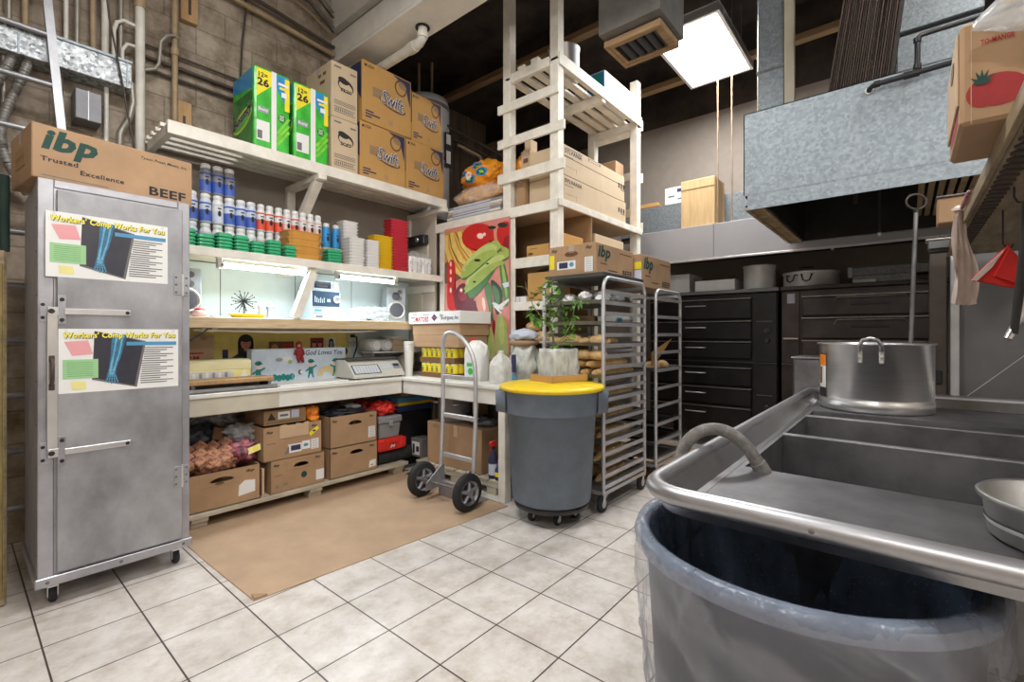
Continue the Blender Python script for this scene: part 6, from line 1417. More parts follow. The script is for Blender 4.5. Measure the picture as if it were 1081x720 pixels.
B().box(TX - .026, TX - .001, 2.20, 3.71, 2.30, 2.39, 'tower_paint', .004).build('front_beam', t)
for z0, z1 in ((1.845, 1.935), (1.475, 1.55)): B().box(TX - .012, TX - .001, 2.20, 2.735, z0, z1, 'tower_paint', .003).build('shelf_lip', t)
for z in (1.925, 1.54, 1.21): B().box(TX, 3.75, 2.215, 2.80, z - .02, z, 'tower_paint', .002).build('side_shelf', t)
B().box(TX - .010, TX - .001, 2.66, 2.735, 1.1, 2.30, 'tower_paint', .003).build('upright_board', t)
B().box(TX, TX + .05, 2.30, 2.72, 3.52, 3.60, 'tower_paint', .006).box(TX + .01, TX + .06, 2.42, 2.50, 3.60, 3.65, 'tower_paint', .004).box(TX + .0, TX + .05, 2.56, 2.64, 3.60, 3.63, 'tower_paint', .004).build('top_crossbar', t)
for y in (2.205, 2.33, 2.45, 2.57, 2.70): B().box(TX + .0, TXR, y, y + .075, 3.545, 3.57, 'tower_paint', .002).build('top_slat', t)
B().box(TX, TXR, 2.19, 2.205, 3.50, 3.60, 'tower_paint', .003).build('top_side_rail', t)
for x in (3.95, 4.70): B().box(x, x + .07, 2.205, 2.79, 3.47, 3.545, 'tower_paint', .003).build('top_bearer', t)
B().box(TX, TXR + .02, 2.205, 3.70, 2.362, 2.39, 'cardboard_pale', .002).build('platform', t)
B().box(TX, TXR, 2.186, 2.205, 2.335, 2.395, 'tower_paint', .003).build('platform_side_rail', t)
for z in (3.42, 2.95, 2.55): B().box(TXR - .03, TXR, 2.29, 2.73, z, z + .08, 'tower_paint', .003).build('rear_slat', t)
for z, e in ((3.46, .06), (2.90, .05), (2.36, .06)): B().box(TXR - .0, TXR + .018, 2.185, 2.30, z, z + e + .05, 'tower_paint', .003).build('corner_block', t)
B().box(3.75, 3.77, 2.205, 3.70, .05, 2.36, 'cardboard_dark', .002).build('back_board', t)
# cartons on the platform
def longbox(z0, z1, x1, label, two):
    H = z1 - z0
    def pr(b):
        F = FY(3.315, 2.215, z0); b.text(F, 'SYLVANIA', .02, H * .74, H * .14, 'ink_black', .27, .03, 0); b.rect(F, .02, .15, H * .62, H * .65, 'ink_grey'); b.rect(F, .02, .20, H * .30, H * .31, 'ink_grey'); b.rect(F, .2, .203, H * .16, H * .34, 'ink_black'); b.rect(F, .62, .623, H * .1, H * .5, 'cardboard_dark')
        for k in range(3): b.rect(F, .98 + .05 * k, 1.01 + .05 * k, H * .46, H * .66, 'ink_black')
        b.rect(F, 1.03, 1.12, H * .40, H * .43, 'ink_black')
        if two: b.rect(F, 0, 1.14, H * .99 - .10, H * .99 - .094, 'ink_black'); b.rect(F, .40, .62, H * .86, H * .96, 'ink_grey'); b.rect(F, .42, .60, H * .88, H * .94, 'cardboard_cream', .001); b.rect(F, .05, .30, H * .9, H * .93, 'ink_grey', .001)
    return solid_carton('tube_carton', label, 3.315, x1, 2.215, 2.58, z0, z1, 'cardboard_cream', pr, 'long lamp tube cartons', tape=False)
longbox(2.391, 2.615, 4.46, 'lower long lamp tube carton on the shelf unit platform', False)
longbox(2.617, 2.875, 4.43, 'upper long lamp tube carton on the shelf unit platform', True)
solid_carton('supply_carton', 'small brown carton behind the front slats on the shelf platform', 3.27, 3.50, 2.60, 2.70, 2.391, 2.66, 'cardboard', None)
solid_carton('supply_carton', 'brown carton with dark slot standing behind the upper slats', 3.33, 3.60, 2.585, 2.69, 2.661, 2.92, 'cardboard_pale', lambda b: b.rect(FX(3.33, 2.69, 2.661), .03, .085, .15, .19, 'ink_brown', .001))
tag(B().box(3.36, 3.46, 2.60, 2.67, 2.921, 3.03, 'cardboard_cream', .004).build('small_carton'), 'little tan carton on top of the slotted carton', 'box')
for k, (x0, x1, y0, y1, z0, z1) in enumerate(((4.50, 4.68, 2.35, 2.70, 2.391, 3.10), (4.82, 5.25, 2.30, 2.75, 2.391, 2.80), (4.82, 5.25, 2.30, 2.75, 2.801, 3.25))):
    if k == 0: solid_carton('supply_carton', 'tall brown carton at the rear end of the lamp tube cartons', x0, x1, y0, y1, z0, z1, 'cardboard', None)
B().box(0, 0, 0, 0, 0, 0, 'cardboard')
# orange snack bags and flattened cartons behind the poster beam
for k in range(6):
    tag(B().box(3.24 + .004 * k, 3.66, 2.87 - .004 * k, 3.585, 2.391 + k * .026, 2.414 + k * .026, ('cardboard_cream', 'paper_white', 'bottle_grey')[k % 3], .004).box(3.238 + .004 * k, 3.24 + .004 * k, 3.0, 3.5, 2.396 + k * .026, 2.41 + k * .026, 'label_pale').build('flat_carton'), 'flattened carton, %s of the flat stack under the orange snack bags' % level(k, 6), 'cardboard', 'flattened cartons')
zs_ = 2.391 + 6 * .026
b = B(); blob(b, (3.44, 3.24, zs_ + .085), .20, .36, .10, 'pale_orange', .16, 6, 3, 4, -.085); blob(b, (3.43, 3.24, zs_ + .09), .205, .37, .105, 'clear_film_thin', .18, 7, 3, 4, -.085)
tag(b.build('snack_bag'), 'large clear-wrapped bag of pale orange snacks on the flattened cartons', 'bag')
t = thing('snack_pack', 'bright orange snack pack with blue patches above the pale orange bag', 'bag', (3.44, 3.2, zs_ + .18))
sp_ = []
for d in ((-.75, .62, .15), (-.6, .35, .75), (-.9, -.05, .5), (-.5, .7, .65), (-.95, -.35, -.1), (-.9, .2, -.35)): sp_ += [(d, .26, 'pack_blue'), (d, .17, 'ink_navy'), (d, .10, 'pack_lime')]
sp_ += [((-.98, .28, -.05), .17, 'paper_white'), ((-.97, .25, -.2), .17, 'paper_white'), ((-.98, .28, -.08), .05, 'bright_red')]
b = B(); blob(b, (3.44, 3.25, zs_ + .31), .15, .28, .15, 'chip_orange', .22, 6, 21, 5, None, sp_); b.build('pouch', t)
t = thing('snack_pack', 'dark blue and yellow snack pack at the slatted post', 'bag', (3.5, 2.9, zs_ + .18))
b = B(); blob(b, (3.46, 2.88, zs_ + .28), .13, .075, .11, 'ink_navy', .2, 6, 31, 4); blob(b, (3.44, 2.88, zs_ + .20), .12, .07, .05, 'pack_yellow', .2, 6, 33, 3); b.build('pouch', t)
b = B(); blob(b, (3.50, 2.73, zs_ + .30 - .1), .16, .07, .25, 'chip_orange', .2, 5, 41, 4); tag(b.build('snack_pack'), 'orange snack bag behind the shelf unit slats', 'bag')
# top of the unit
zt_ = 3.571
t = thing('stock_pot', 'steel stock pot on the top deck of the shelf unit', 'pot', (3.62, 2.42, zt_))
B().lathe((3.60, 2.40, zt_), [(.13, 0), (.14, .01), (.14, .27), (.147, .275), (.147, .285), (.135, .283), (.13, .02)], 'pot_metal', 36).build('body', t)
b = B()
for s in (-1, 1): b.tube([(3.60 + s * .138, 2.37, zt_ + .22), (3.60 + s * .18, 2.37, zt_ + .23), (3.60 + s * .18, 2.43, zt_ + .23), (3.60 + s * .138, 2.43, zt_ + .22)], .008, 'black_plastic', 8)
b.build('handle', t)
t = thing('printed_carton', 'white and teal carton on the top deck of the shelf unit', 'box', (4.1, 2.23, zt_))
B().box(4.02, 4.66, 2.215, 2.42, zt_, zt_ + .23, 'paper_white', .004).rect(FX(4.02, 2.42, zt_), .01, .195, .01, .22, 'pack_blue', .001).rect(FX(4.02, 2.42, zt_), .03, .17, .08, .20, 'p_teal', .0016).rect(FY(4.02, 2.215, zt_), .12, .2, .03, .07, 'ink_navy', .001).build('carton', t)
B().box(4.02, 4.66, 2.316, 2.318, zt_ + .2305, zt_ + .232, 'bottle_grey').build('flap_seam', t)
def prT(b): F = FY(4.72, 2.24, zt_); b.rect(F, .06, .30, .20, .23, 'ink_red', .001); b.rect(F, .06, .34, .15, .17, 'ink_red', .001)
solid_carton('supply_carton', 'tan carton with red lettering lines behind the white carton on the top deck', 4.38, 4.77, 2.43, 2.78, zt_, zt_ + .42, 'cardboard_pale', None)
# cartons and bread on the side shelves
def yb(x0, x1, y0, y1, z0, z1, lab): solid_carton('yellow_carton', lab, x0, x1, y0, y1, z0, z1, 'cardboard_tan', lambda b: (b.rect(FX(x0, y1, z0), .02, .07, .03, .05, 'ink_brown', .001), b.rect(FX(x0, y1, z0), .03, .12, .08, .085, 'ink_brown', .001)), tape=False)
yb(3.25, 3.55, 2.32, 2.56, 1.926, 2.04, 'orange-tan carton on the upper side shelf left of the post')
yb(3.25, 3.55, 2.30, 2.55, 1.541, 1.80, 'orange-tan carton on the lower side shelf by the leafy plant')
for k, (y, w_) in enumerate(((2.66, .09), (2.60, .10))):
    tag(B().box(3.23, 3.245 + .1 * k, y - w_ / 2, y + w_ / 2 - .02, 1.541, 1.60, 'paper_white', .003).build('paper_packet'), ('left', 'right')[k] + ' small white packet on the lower side shelf', 'packet', 'white packets')
B()
solid_carton('yellow_carton', 'yellow carton on top of the first rack boxes under the platform', 3.25, 3.62, 2.21, 2.31, 1.926, 2.12, 'cardboard_tan', None, tape=False)
t = thing('ledge_box', 'pale carton tucked under the platform side rail', 'box', (3.9, 2.25, 2.1))
B().box(3.83, 4.40, 2.21, 2.50, 1.98, 2.20, 'cardboard_cream', .004).box(3.95, 4.2, 2.206, 2.21, 2.08, 2.10, 'ink_brown').build('carton', t)
B().box(3.78, 4.70, 2.21, 2.70, 1.955, 1.98, 'tower_paint', .003).build('support_board', t)

# ------------------------------------------------------------------ bread racks
def rack(x0, x1, y0, y1, top, levels, label, dz):
    t = thing('bread_rack', label, 'rack', ((x0 + x1) / 2, (y0 + y1) / 2, 0), 'wheeled metal racks')
    r = .0145
    for y in (y0, y1):
        pts = [(x0, y, .13), (x0, y, top - .09)] + [(x0 + .08 - .08 * math.cos(a), y, top - .08 + .08 * math.sin(a)) for a in [PI / 10 * k for k in range(1, 6)]] + [(x1 - .08 + .08 * math.sin(a), y, top - .08 + .08 * math.cos(a)) for a in [PI / 10 * k for k in range(0, 6)]] + [(x1, y, .13)]
        B().tube(pts, r, 'rack_metal', 12).build('side_frame', t)
    for k in range(levels):
        z = .175 + k * dz
        for y, s in ((y0, 1), (y1, -1)):
            B().box(x0, x1, min(y, y + s * .03), max(y, y + s * .03), z - .002, z, 'rack_metal').box(x0, x1, y - .0125, y - .010 if False else y - .0105, z - .012, z + .016, 'rack_metal').build('rail', t)
    for z in (.14, top - .03):
        b = B()
        for x in (x1,): b.box(x - .012, x + .012, y0, y1, z - .012, z + .012, 'rack_metal', .002)
        b.build('cross_brace', t)
    B().box(x0 - .012, x1 + .012, y0 - .01, y0 + .014, .118, .145, 'rack_metal', .002).box(x0 - .012, x1 + .012, y1 - .014, y1 + .01, .118, .145, 'rack_metal', .002).box(x0 - .012, x0 + .012, y0, y1, .118, .145, 'rack_metal', .002).build('base_frame', t)
    for x in (x0 + .02, x1 - .02):
        for y in (y0 + .01, y1 - .01):
            c = B().lathe((x - .02, y - .016, .062), [(.035, 0), (.060, .003), (.062, .010), (.062, .022), (.060, .029), (.035, .032)], 'black_rubber', 26, (0, 1, 0)).lathe((x - .02, y - .018, .062), [(.03, 0), (.03, .036)], 'rack_metal', 18, (0, 1, 0))
            c.prism([(-.03, -.01), (.03, .058), (-.012, .058)], -.022, -.019, 'bright_metal', FY(x - .02, y, .062)).prism([(-.03, -.01), (.03, .058), (-.012, .058)], .019, .022, 'bright_metal', FY(x - .02, y, .062)).box(x - .03, x + .02, y - .022, y + .022, .112, .1185, 'bright_metal'); c.build('caster', t)
    return t
RX0, RX1, RY0, RY1, RT = 2.985, 3.665, 1.655, 2.175, 1.675
rack(RX0, RX1, RY0, RY1, RT, 19, 'nearer wheeled metal rack filled with bread, beside the yellow-lidded bin', .0775)
QX0, QX1, QY0, QY1 = 3.895, 4.46, 1.655, 2.15
rack(QX0, QX1, QY0, QY1, 1.65, 10, 'farther wheeled metal rack holding few pans, before the ovens', .155)
def zrail(k, dz=.0775): return .175 + k * dz
def pan(x0, x1, y0, y1, z, label, m='pan_metal', group='sheet pans', h=.022):
    t = thing('sheet_pan', label, 'pan', ((x0 + x1) / 2, (y0 + y1) / 2, z), group); th = .0016
    b = B().box(x0 + .01, x1 - .01, y0 + .01, y1 - .01, z, z + th, m)
    for (p, q, dx, dy) in (((x0 + .01, y0 + .01), (x1 - .01, y0 + .01), 0, -1), ((x1 - .01, y0 + .01), (x1 - .01, y1 - .01), 1, 0), ((x1 - .01, y1 - .01), (x0 + .01, y1 - .01), 0, 1), ((x0 + .01, y1 - .01), (x0 + .01, y0 + .01), -1, 0)):
        pa, pb = Vector((*p, z)), Vector((*q, z)); o = Vector((dx, dy, 0)) * .01 + Vector((0, 0, h)); d = (pb - pa).normalized() * .01
        b.add([pa, pb, pb + o + d, pa + o - d], [(0, 1, 2, 3)], m)
        b.tube([pa + o - d, pb + o + d], .0035, m, 6)
    b.build('pan', t); return t
def rp(k, lab, m='pan_metal'): return pan(RX0 + .012, RX1 - .01, RY0 + .022, RY1 - .022, zrail(k) + .0005, lab, m)
loaf_proto = {}
def loaf(kind, loc, rz, label):
    L, W_, H = {'long': (.30, .047, .038), 'round': (.085, .062, .045), 'wrapped': (.09, .05, .04)}[kind]
    g = 'bread loaves on the racks'
    if kind not in loaf_proto:
        t = thing('bread_loaf', label, 'bread', loc, g); b = B(); bm = bmesh.new(); bmesh.ops.create_icosphere(bm, subdivisions=3, radius=1)
        for v in bm.verts:
            q = v.co.copy(); sx = math.copysign(abs(q.x) ** .75, q.x); d = 1 + .06 * mnoise.noise(q * 2.5)
            v.co = Vector((loc[0] + sx * L * d, loc[1] + q.y * W_ * d, loc[2] + max(-H * .8, q.z * H * d) + H * .8))
        b.bm(bm, 'bread', True); b.build('crust', t)
        b = B()
        if kind != 'wrapped':
            for k in range(3 if kind == 'long' else 1):
                x = loc[0] - L * .5 + L * .5 * k if kind == 'long' else loc[0]
                b.lathe((x, loc[1], loc[2] + H * 1.75), [(.001, .006), (.018, .002), (.022, -.008)], 'bread_pale', 12, sx=1.6, sy=.6, rz=.5)
            b.build('score_mark', t)
        loaf_proto[kind] = t
    else: t = dup(loaf_proto[kind], loc, label, g)
    t.rotation_euler.z = rz; return t
for k, (x, y, z) in enumerate(((3.33, 2.62, 1.2105), (3.34, 2.47, 1.2105), (3.33, 2.34, 1.2105), (3.34, 2.54, 1.30))):
    loaf('round', (x, y, z), R(80), 'round bread loaf on the lowest side shelf, %s' % ('leftmost of the three on the board', 'middle of the three on the board', 'rightmost of the three on the board', 'lying on top of the others')[k])
# top pan and upper trays
pan(RX0 + .005, RX1 - .005, RY0 + .0, RY1 - .0, RT + .0155, 'upturned dark sheet pan on top of the bread rack under the boxes', 'grey_panel')
ztop = RT + .0155 + .026
rp(17, 'sheet pan holding wrapped white goods, highest in the bread rack')
z = zrail(17) + .002
for k in range(9):
    y = RY0 + .065 + .048 * k
    b = B(); blob(b, (RX0 + .10 + .10 * (k % 3), y, z + .03 + .03 * (k % 2)), .075, .040, .036, ('foam_white', 'milky', 'bottle_grey')[k % 3], .35, 8, 50 + k, 3, -.03); tag(b.build('wrapped_roll'), 'wrapped white roll, %s from the near post on the highest tray' % ORD[k], 'package', 'wrapped goods on the highest tray')
b = B(); blob(b, (RX0 + .40, RY0 + .25, z + .06), .20, .18, .055, 'clear_film', .4, 7, 77, 4, -.058); tag(b.build('plastic_bag'), 'grey plastic bag over the wrapped rolls on the highest tray', 'bag')
for k in (15, 13): 
    rp(k, 'sheet pan with boxed goods, %s in the bread rack' % ('second highest', '')[0 if k == 15 else 1] if k == 15 else 'sheet pan carrying four loaves near the leafy plant')
zz = zrail(15) + .003
for k, (x0, x1, y0, y1, h, m) in enumerate(((RX0 + .30, RX0 + .55, RY0 + .06, RY0 + .22, .07, 'paper_white'), (RX0 + .32, RX0 + .58, RY0 + .26, RY0 + .44, .075, 'cardboard'))):
    tag(B().box(x0, x1, y0, y1, zz, zz + h, m, .004).rect(FY(x0, y0, zz), .02, .10, .015, .055, ('bar_blue', 'ink_brown')[k], .001).build('small_carton'), ('white carton with a blue mark on the second highest tray', 'brown carton deep on the second highest tray')[k], 'box')
z = zrail(13) + .002
for k in range(4):
    loaf('round' if k % 2 == 0 else 'long', (RX0 + (.11 if k % 2 == 0 else .31), RY0 + .09 + .115 * k, z), R(80 if k % 2 == 0 else 0), 'golden loaf, %s from the near post on the tray beside the leafy plant' % ORD[k])
rp(10, 'sheet pan piled with two layers of loaves at lid height')
z = zrail(10) + .002; q = 0
for lv, n in ((0, 4), (1, 3)):
    for k in range(n):
        loaf('long', (RX0 + .315, RY0 + .085 + .108 * k + .05 * lv, z + lv * .062), R(2 * (k % 3 - 1)), 'long loaf, %s from the near post in the %s layer of the piled tray' % (ORD[k], ('lower', 'upper')[lv])); q += 1
for k in range(2): loaf('wrapped', (RX0 + .09, RY0 + .10 + .12 * k, z + .128), R(70), '%s small wrapped loaf lying on the front of the piled tray' % ('near', 'far')[k])
for j, k0 in enumerate((8, 6, 4, 2, 0)):
    rp(k0, 'sheet pan of long loaves low in the bread rack, %s from the floor' % ORD[4 - j])
    z = zrail(k0) + .002
    for k in range(4): loaf('long', (RX0 + .315 + .02 * ((k + j) % 3 - 1), RY0 + .08 + .118 * k, z), R((k * 3 + j) % 5 - 2), 'long loaf, %s from the near side on the tray %s from the floor' % (ORD[k], ORD[4 - j]))
for k, m in ((0, 'grey_panel'), (1, 'oven_black'), (2, 'oven_black')):
    pan(QX0 + .012, QX1 - .01, QY0 + .022, QY1 - .022, zrail(k, .155) + .0005, 'empty dark pan in the farther rack, %s from the bottom' % ORD[k], m)
pan(QX0 + .012, QX1 - .01, QY0 + .022, QY1 - .022, zrail(5, .155) + .0005, 'sheet pan with a few rolls halfway up the farther rack')
for k in range(3): loaf('wrapped', (QX0 + .10 + .14 * k, QY0 + .10, zrail(5, .155) + .003), R(20 * k), 'small roll, %s from the left in the farther rack' % ORD[k])
B().prism
t = thing('kraft_sheet', 'brown paper sheet sagging through the farther rack', 'paper', (4.15, 1.7, 1.2))
b = B(); F = FY(QX0 + .02, QY0 + .05, zrail(6, .155)); b.prism([(0, .005), (.46, .12), (.08, -.10), (0, -.11)], 0, .003, 'cardboard_tan', F); b.build('sheet', t)
# packer's cartons on top of the racks
zc1 = ztop + .001
def pr_i1(b):
    carton_print(b, FY(3.06, 1.76, zc1), .62, .235, 1, False)
    F = FX(3.06, 2.185, zc1); b.text(F, 'ibp', .03, .185, .03, 'ink_black', .05, .03, .2); b.text(F, 'ibp', .34, .185, .03, 'ink_black', .05, .03, .2); stick(b, F, .33, .40, .02, .13, lines=7); stick(b, F, .08, .25, .05, .115, lines=0); b.rect(F, .10, .18, .06, .105, 'ink_navy', .003); b.ell(F, .215, .085, .02, .018, 'bar_blue', .003)
    b.rect(F, .01, .055, .06, .17, 'label_yellow', .001); b.ell(F, .21, .165, .06, .022, 'ink_brown', .001); b.band(F, [(.12, .225), (.12, .165), (.30, .165), (.30, .225)], .004, 'cardboard_dark', .001)  # brown ellipse paints in the dark of the hand hole
solid_carton('meat_carton', 'brown beef carton with yellow and white stickers on top of the bread rack', 3.06, 3.68, 1.76, 2.185, zc1, zc1 + .235, 'cardboard', pr_i1)
def pr_i2(b):
    carton_print(b, FY(3.72, 1.70, 1.667), .62, .275, 1, False); F = FX(3.72, 2.1, 1.667); b.rect(F, .33, .395, .15, .21, 'label_yellow', .001); b.rect(F, .33, .395, .02, .14, 'label_pale', .001)
solid_carton('meat_carton', 'brown beef carton on top of the farther rack beside the oven pans', 3.72, 4.34, 1.70, 2.12, 1.667, 1.942, 'cardboard', pr_i2)

# ------------------------------------------------------------------ deck ovens
def oven(y0, y1, ctrl, m, label, doors_z, long_handle, slabs):
    t = thing('deck_oven', label, 'oven', (5.8, (y0 + y1) / 2, 0), 'dark deck ovens'); x = 5.5; W = y1 - y0
    b = B().box(x + .02, x + .75, y0, y1, .25, 1.715, m, .006); b.build('body', t)
    B().box(x - .03, x + .76, y0 - .015, y1 + .005, 1.715, 1.752, 'grey_panel' if m == 'oven_black' else m, .004).build('top_slab', t)
    for yy in (y0 + .05, y1 - .11):
        for xx in (x + .05, x + .65): B().box(xx, xx + .06, yy, yy + .06, 0, .25, m, .003).build('leg', t)
    c0, c1 = (y0, y0 + ctrl) if m == 'oven_black' else (y1 - ctrl, y1)
    d0, d1 = (y0 + ctrl + .01, y1 - .02) if m == 'oven_black' else (y0 + .02, y1 - ctrl - .01)
    b = B().box(x + .0, x + .02, c0 + .01, c1, .27, .95, m, .004).box(x + .0, x + .02, c0 + .01, c1, .97, 1.70, m, .004)
    cp = b.build('control_panel', t)
    for (z0, z1) in doors_z:
        dr = B().box(x - .012, x + .02, d0, d1, z0, z1 - .016, m, .008).box(x - .020, x + .02, d0 - .004, d1 + .004, z1 - .014, z1, m, .005).box(x - .0205, x - .0195, d0, d1, z1 - .012, z1 - .003, 'worn_edge').build('door', t)
        h = B()
        if long_handle:
            a, e = lerp(d0, d1, .25), lerp(d0, d1, .72); h.tube([(x - .012, e + .03, z1 - .07), (x - .05, e, z1 - .028), (x - .052, a, z1 - .028), (x - .012, a - .03, z1 - .07)], .007, 'worn_edge', 8); h.box(x - .03, x - .012, lerp(d0, d1, .35), lerp(d0, d1, .62), z1 - .105, z1 - .085, 'oven_black', .004)
        else:
            a, e = lerp(d0, d1, .42), lerp(d0, d1, .62); zz = z1 - .075; h.tube([(x - .012, e, zz), (x - .035, e - .01, zz), (x - .035, a + .01, zz), (x - .012, a, zz)], .006, 'rack_metal', 8)
        h.build('handle', dr)
    if m == 'oven_black':
        for z in (1.30, 1.20, .50):
            B().lathe((x, (c0 + c1) / 2 - .02, z), [(.028, 0), (.026, .012), (.016, .016), (.014, .034)], 'black_plastic', 18, (-1, 0, 0)).lathe((x - .012, (c0 + c1) / 2 - .02, z), [(.018, 0), (.018, .006)], 'worn_edge', 16, (-1, 0, 0)).build('knob', cp)
        B().box(x - .004, x, c0 + .05, c1 - .04, 1.40, 1.405, 'worn_edge').box(x - .004, x, c0 + .05, c1 - .04, .62, .625, 'worn_edge').build('trim_line', cp)
    else:
        B().box(x - .008, x, c0 + .05, c0 + .12, 1.58, 1.68, 'bottle_grey', .004).build('switch_plate', cp)
        B().tube([(x - .03, c0 + .02, 1.22), (x - .03, c1 - .02, 1.22)], .012, 'worn_edge', 8).build('latch', cp)
    b = B()
    for z in (.955,): b.box(x - .02, x + .02, y0, y1, z - .008, z + .012, 'worn_edge' if False else m, .003)
    b.build('deck_seam', t); return t
oven(1.025, 2.42, .24, 'oven_black', 'left double stack deck oven with black doors and knobs', [(1.435, 1.66), (1.21, 1.415), (1.0, 1.19), (.70, .905), (.49, .68), (.275, .465)], False, 2)
oven(-.27, .99, .17, 'oven_brown', 'right brown-black deck oven behind the steel pot on the sink', [(1.45, 1.65), (1.225, 1.435), (1.0, 1.21), (.72, .93), (.50, .70), (.275, .48)], True, 2)
for k in range(9): pan(5.50, 5.96, 1.93, 2.36, 1.7525 + k * .0235, 'aluminium sheet pan, %s of the left stack on the oven' % level(k, 9), 'pan_bright', 'left pan stack on the oven')
for k in range(5): pan(5.50, 5.96, 1.44, 1.87, 1.7525 + k * .0235, 'aluminium sheet pan, %s of the right stack on the oven' % level(k, 5), 'pan_bright', 'right pan stack on the oven')
b = B(); blob(b, (5.66, 2.25, 1.7525 + 9 * .0235 + .022), .12, .08, .022, 'milky_wrap', .3, 7, 3, 3); tag(b.build('cloth'), 'crumpled white cloth on the left pan stack', 'cloth')
zo = 1.7525
t = thing('stock_pot', 'tall plain aluminium pot on the left oven', 'pot', (5.75, 1.21, zo))
B().lathe((5.72, 1.245, zo), [(.15, 0), (.158, .008), (.158, .245), (.166, .25), (.166, .262), (.156, .262), (.150, .02)], 'pan_bright', 40).build('body', t)
b = B()
for s in (-1, 1): b.tube([(5.70, 1.245 + s * .155, zo + .19), (5.70, 1.245 + s * .19, zo + .20), (5.75, 1.245 + s * .19, zo + .20), (5.75, 1.245 + s * .155, zo + .19)], .006, 'pan_metal', 8)
b.build('handle', t)
t = thing('casserole_pot', 'wide lidded aluminium pot with black loop handles on the right oven', 'pot', (5.78, .77, zo))
B().lathe((5.78, .77, zo), [(.235, 0), (.25, .012), (.25, .135), (.262, .14), (.262, .15)], 'pan_bright', 48).build('body', t)
B().lathe((5.78, .77, zo + .15), [(.264, 0), (.268, .008), (.24, .022), (.10, .038), (.001, .040)], 'pan_metal', 48).tube([(5.70, .74, zo + .185), (5.70, .74, zo + .205), (5.70, .86, zo + .205), (5.70, .86, zo + .185)], .007, 'black_plastic', 8).build('lid', t)
for a in (R(180), R(150)):
    c, s = math.cos(a), math.sin(a); p = lambda r, o, z: (5.78 + c * r - s * o, .77 + s * r + c * o, zo + z)
    B().tube([p(.25, -.045, .115), p(.285, -.045, .118), p(.295, -.03, .06), p(.295, .0, .045), p(.295, .03, .06), p(.285, .045, .118), p(.25, .045, .115)], .008, 'black_plastic', 8).build('handle', t)
t = thing('metal_duct', 'short galvanised duct section lying on the right oven', 'duct', (5.7, .2, zo))
B().box(5.60, 5.90, -.25, .42, zo + .075, zo + .155, 'galvanised_dark', .004).box(5.62, 5.72, -.06, .40, zo, zo + .075, 'galvanised', .003).build('section', t)
B().box(5.58, 5.60, .40, .44, zo + .06, zo + .16, 'galvanised', .002).build('flange', t)
tag(B().box(5.55, 5.80, .22, .40, zo, zo + .035, 'paper_white', .004).build('folded_sheet'), 'folded pale sheet under the duct section on the right oven', 'sheet')

# ------------------------------------------------------------------ oven hood, ducts and goods on it
t = thing('oven_hood', 'pale smooth hood panel hanging above the ovens', 'hood', (5.6, 1.0, 2.1))
b = B().box(5.20, 5.22, 1.575, 2.48, 2.075, 2.44, 'white_panel', .003).box(5.20, 5.22, -.6, 1.570, 2.075, 2.44, 'white_panel', .003); b.build('front_panel', t)
B().box(5.22, 6.28, -.6, 2.48, 2.42, 2.44, 'white_panel').build('top_panel', t)
B().box(5.205, 5.215, 1.568, 1.577, 2.075, 2.44, 'ink_grey').box(5.195, 5.235, -.6, 2.48, 2.06, 2.08, 'bright_metal', .002).build('seam_trim', t)
B().box(5.4, 6.28, -.6, 2.48, 2.20, 2.215, 'near_black').build('inner_baffle', t)
b = B()
for y in (-.3, .55): b.cyl((5.45, y, 2.10), .010, .10, 'bright_metal', seg=10).lathe((5.45, y, 2.075), [(.004, 0), (.016, .012), (.014, .03)], 'bright_metal', 10)
b.build('nozzle', t)
b = B()
for y in (1.40, 1.54): b.tube([(5.24, y, 2.44), (5.24, y + .003, ZC)], .007, 'conduit_tan', 6)
b.build('hanger_rod', t)
tag(B().box(5.60, 6.0, .85, 2.85, 2.5, 2.84, 'galvanised_dark', .004).box(5.598, 6.002, 1.72, 1.74, 2.5, 2.85, 'galvanised', .002).box(5.62, 5.66, .85, 2.85, 2.44, 2.5, 'conduit_dark').build('metal_duct'), 'long galvanised duct lying on top of the oven hood', 'duct')
t = thing('wood_crate', 'upright pale wood box standing on the hood before the duct', 'crate', (5.4, 1.75, 2.44))
b = B().box(5.23, 5.58, 1.57, 1.93, 2.441, 2.96, 'light_wood', .004); b.box(5.225, 5.23, 1.57, 1.93, 2.86, 2.866, 'raw_wood').box(5.3, 5.5, 1.565, 1.57, 2.46, 2.94, 'raw_wood', .001); b.build('body', t)
t = thing('white_carton', 'small white printed carton on the galvanised duct', 'box', (5.75, 2.1, 2.84))
B().box(5.64, 5.86, 1.98, 2.28, 2.851, 3.05, 'paper_white', .004).rect(FX(5.64, 2.28, 2.851), .15, .26, .13, .175, 'ink_navy', .001).rect(FX(5.64, 2.28, 2.851), .04, .12, .08, .10, 'ink_grey', .001).rect(FX(5.64, 2.28, 2.851), .16, .27, .04, .06, 'ink_grey', .001).box(5.70, 5.74, 2.10, 2.13, 3.05, 3.07, 'black_plastic', .003).build('carton', t)
tag(B().box(5.62, 5.9, 2.36, 2.75, 2.841, 2.90, 'cardboard_tan', .004).box(5.61, 5.64, 2.34, 2.78, 2.841, 2.855, 'ink_brown', .002).build('flat_carton'), 'orange-brown flat carton at the left end of the duct', 'box')
pipe('rod', [(4.60, 1.01, 3.0), (4.60, 1.01, ZC)], .009, 'conduit_tan', 'thin tan rod hanging beside the upright duct', 'rod')

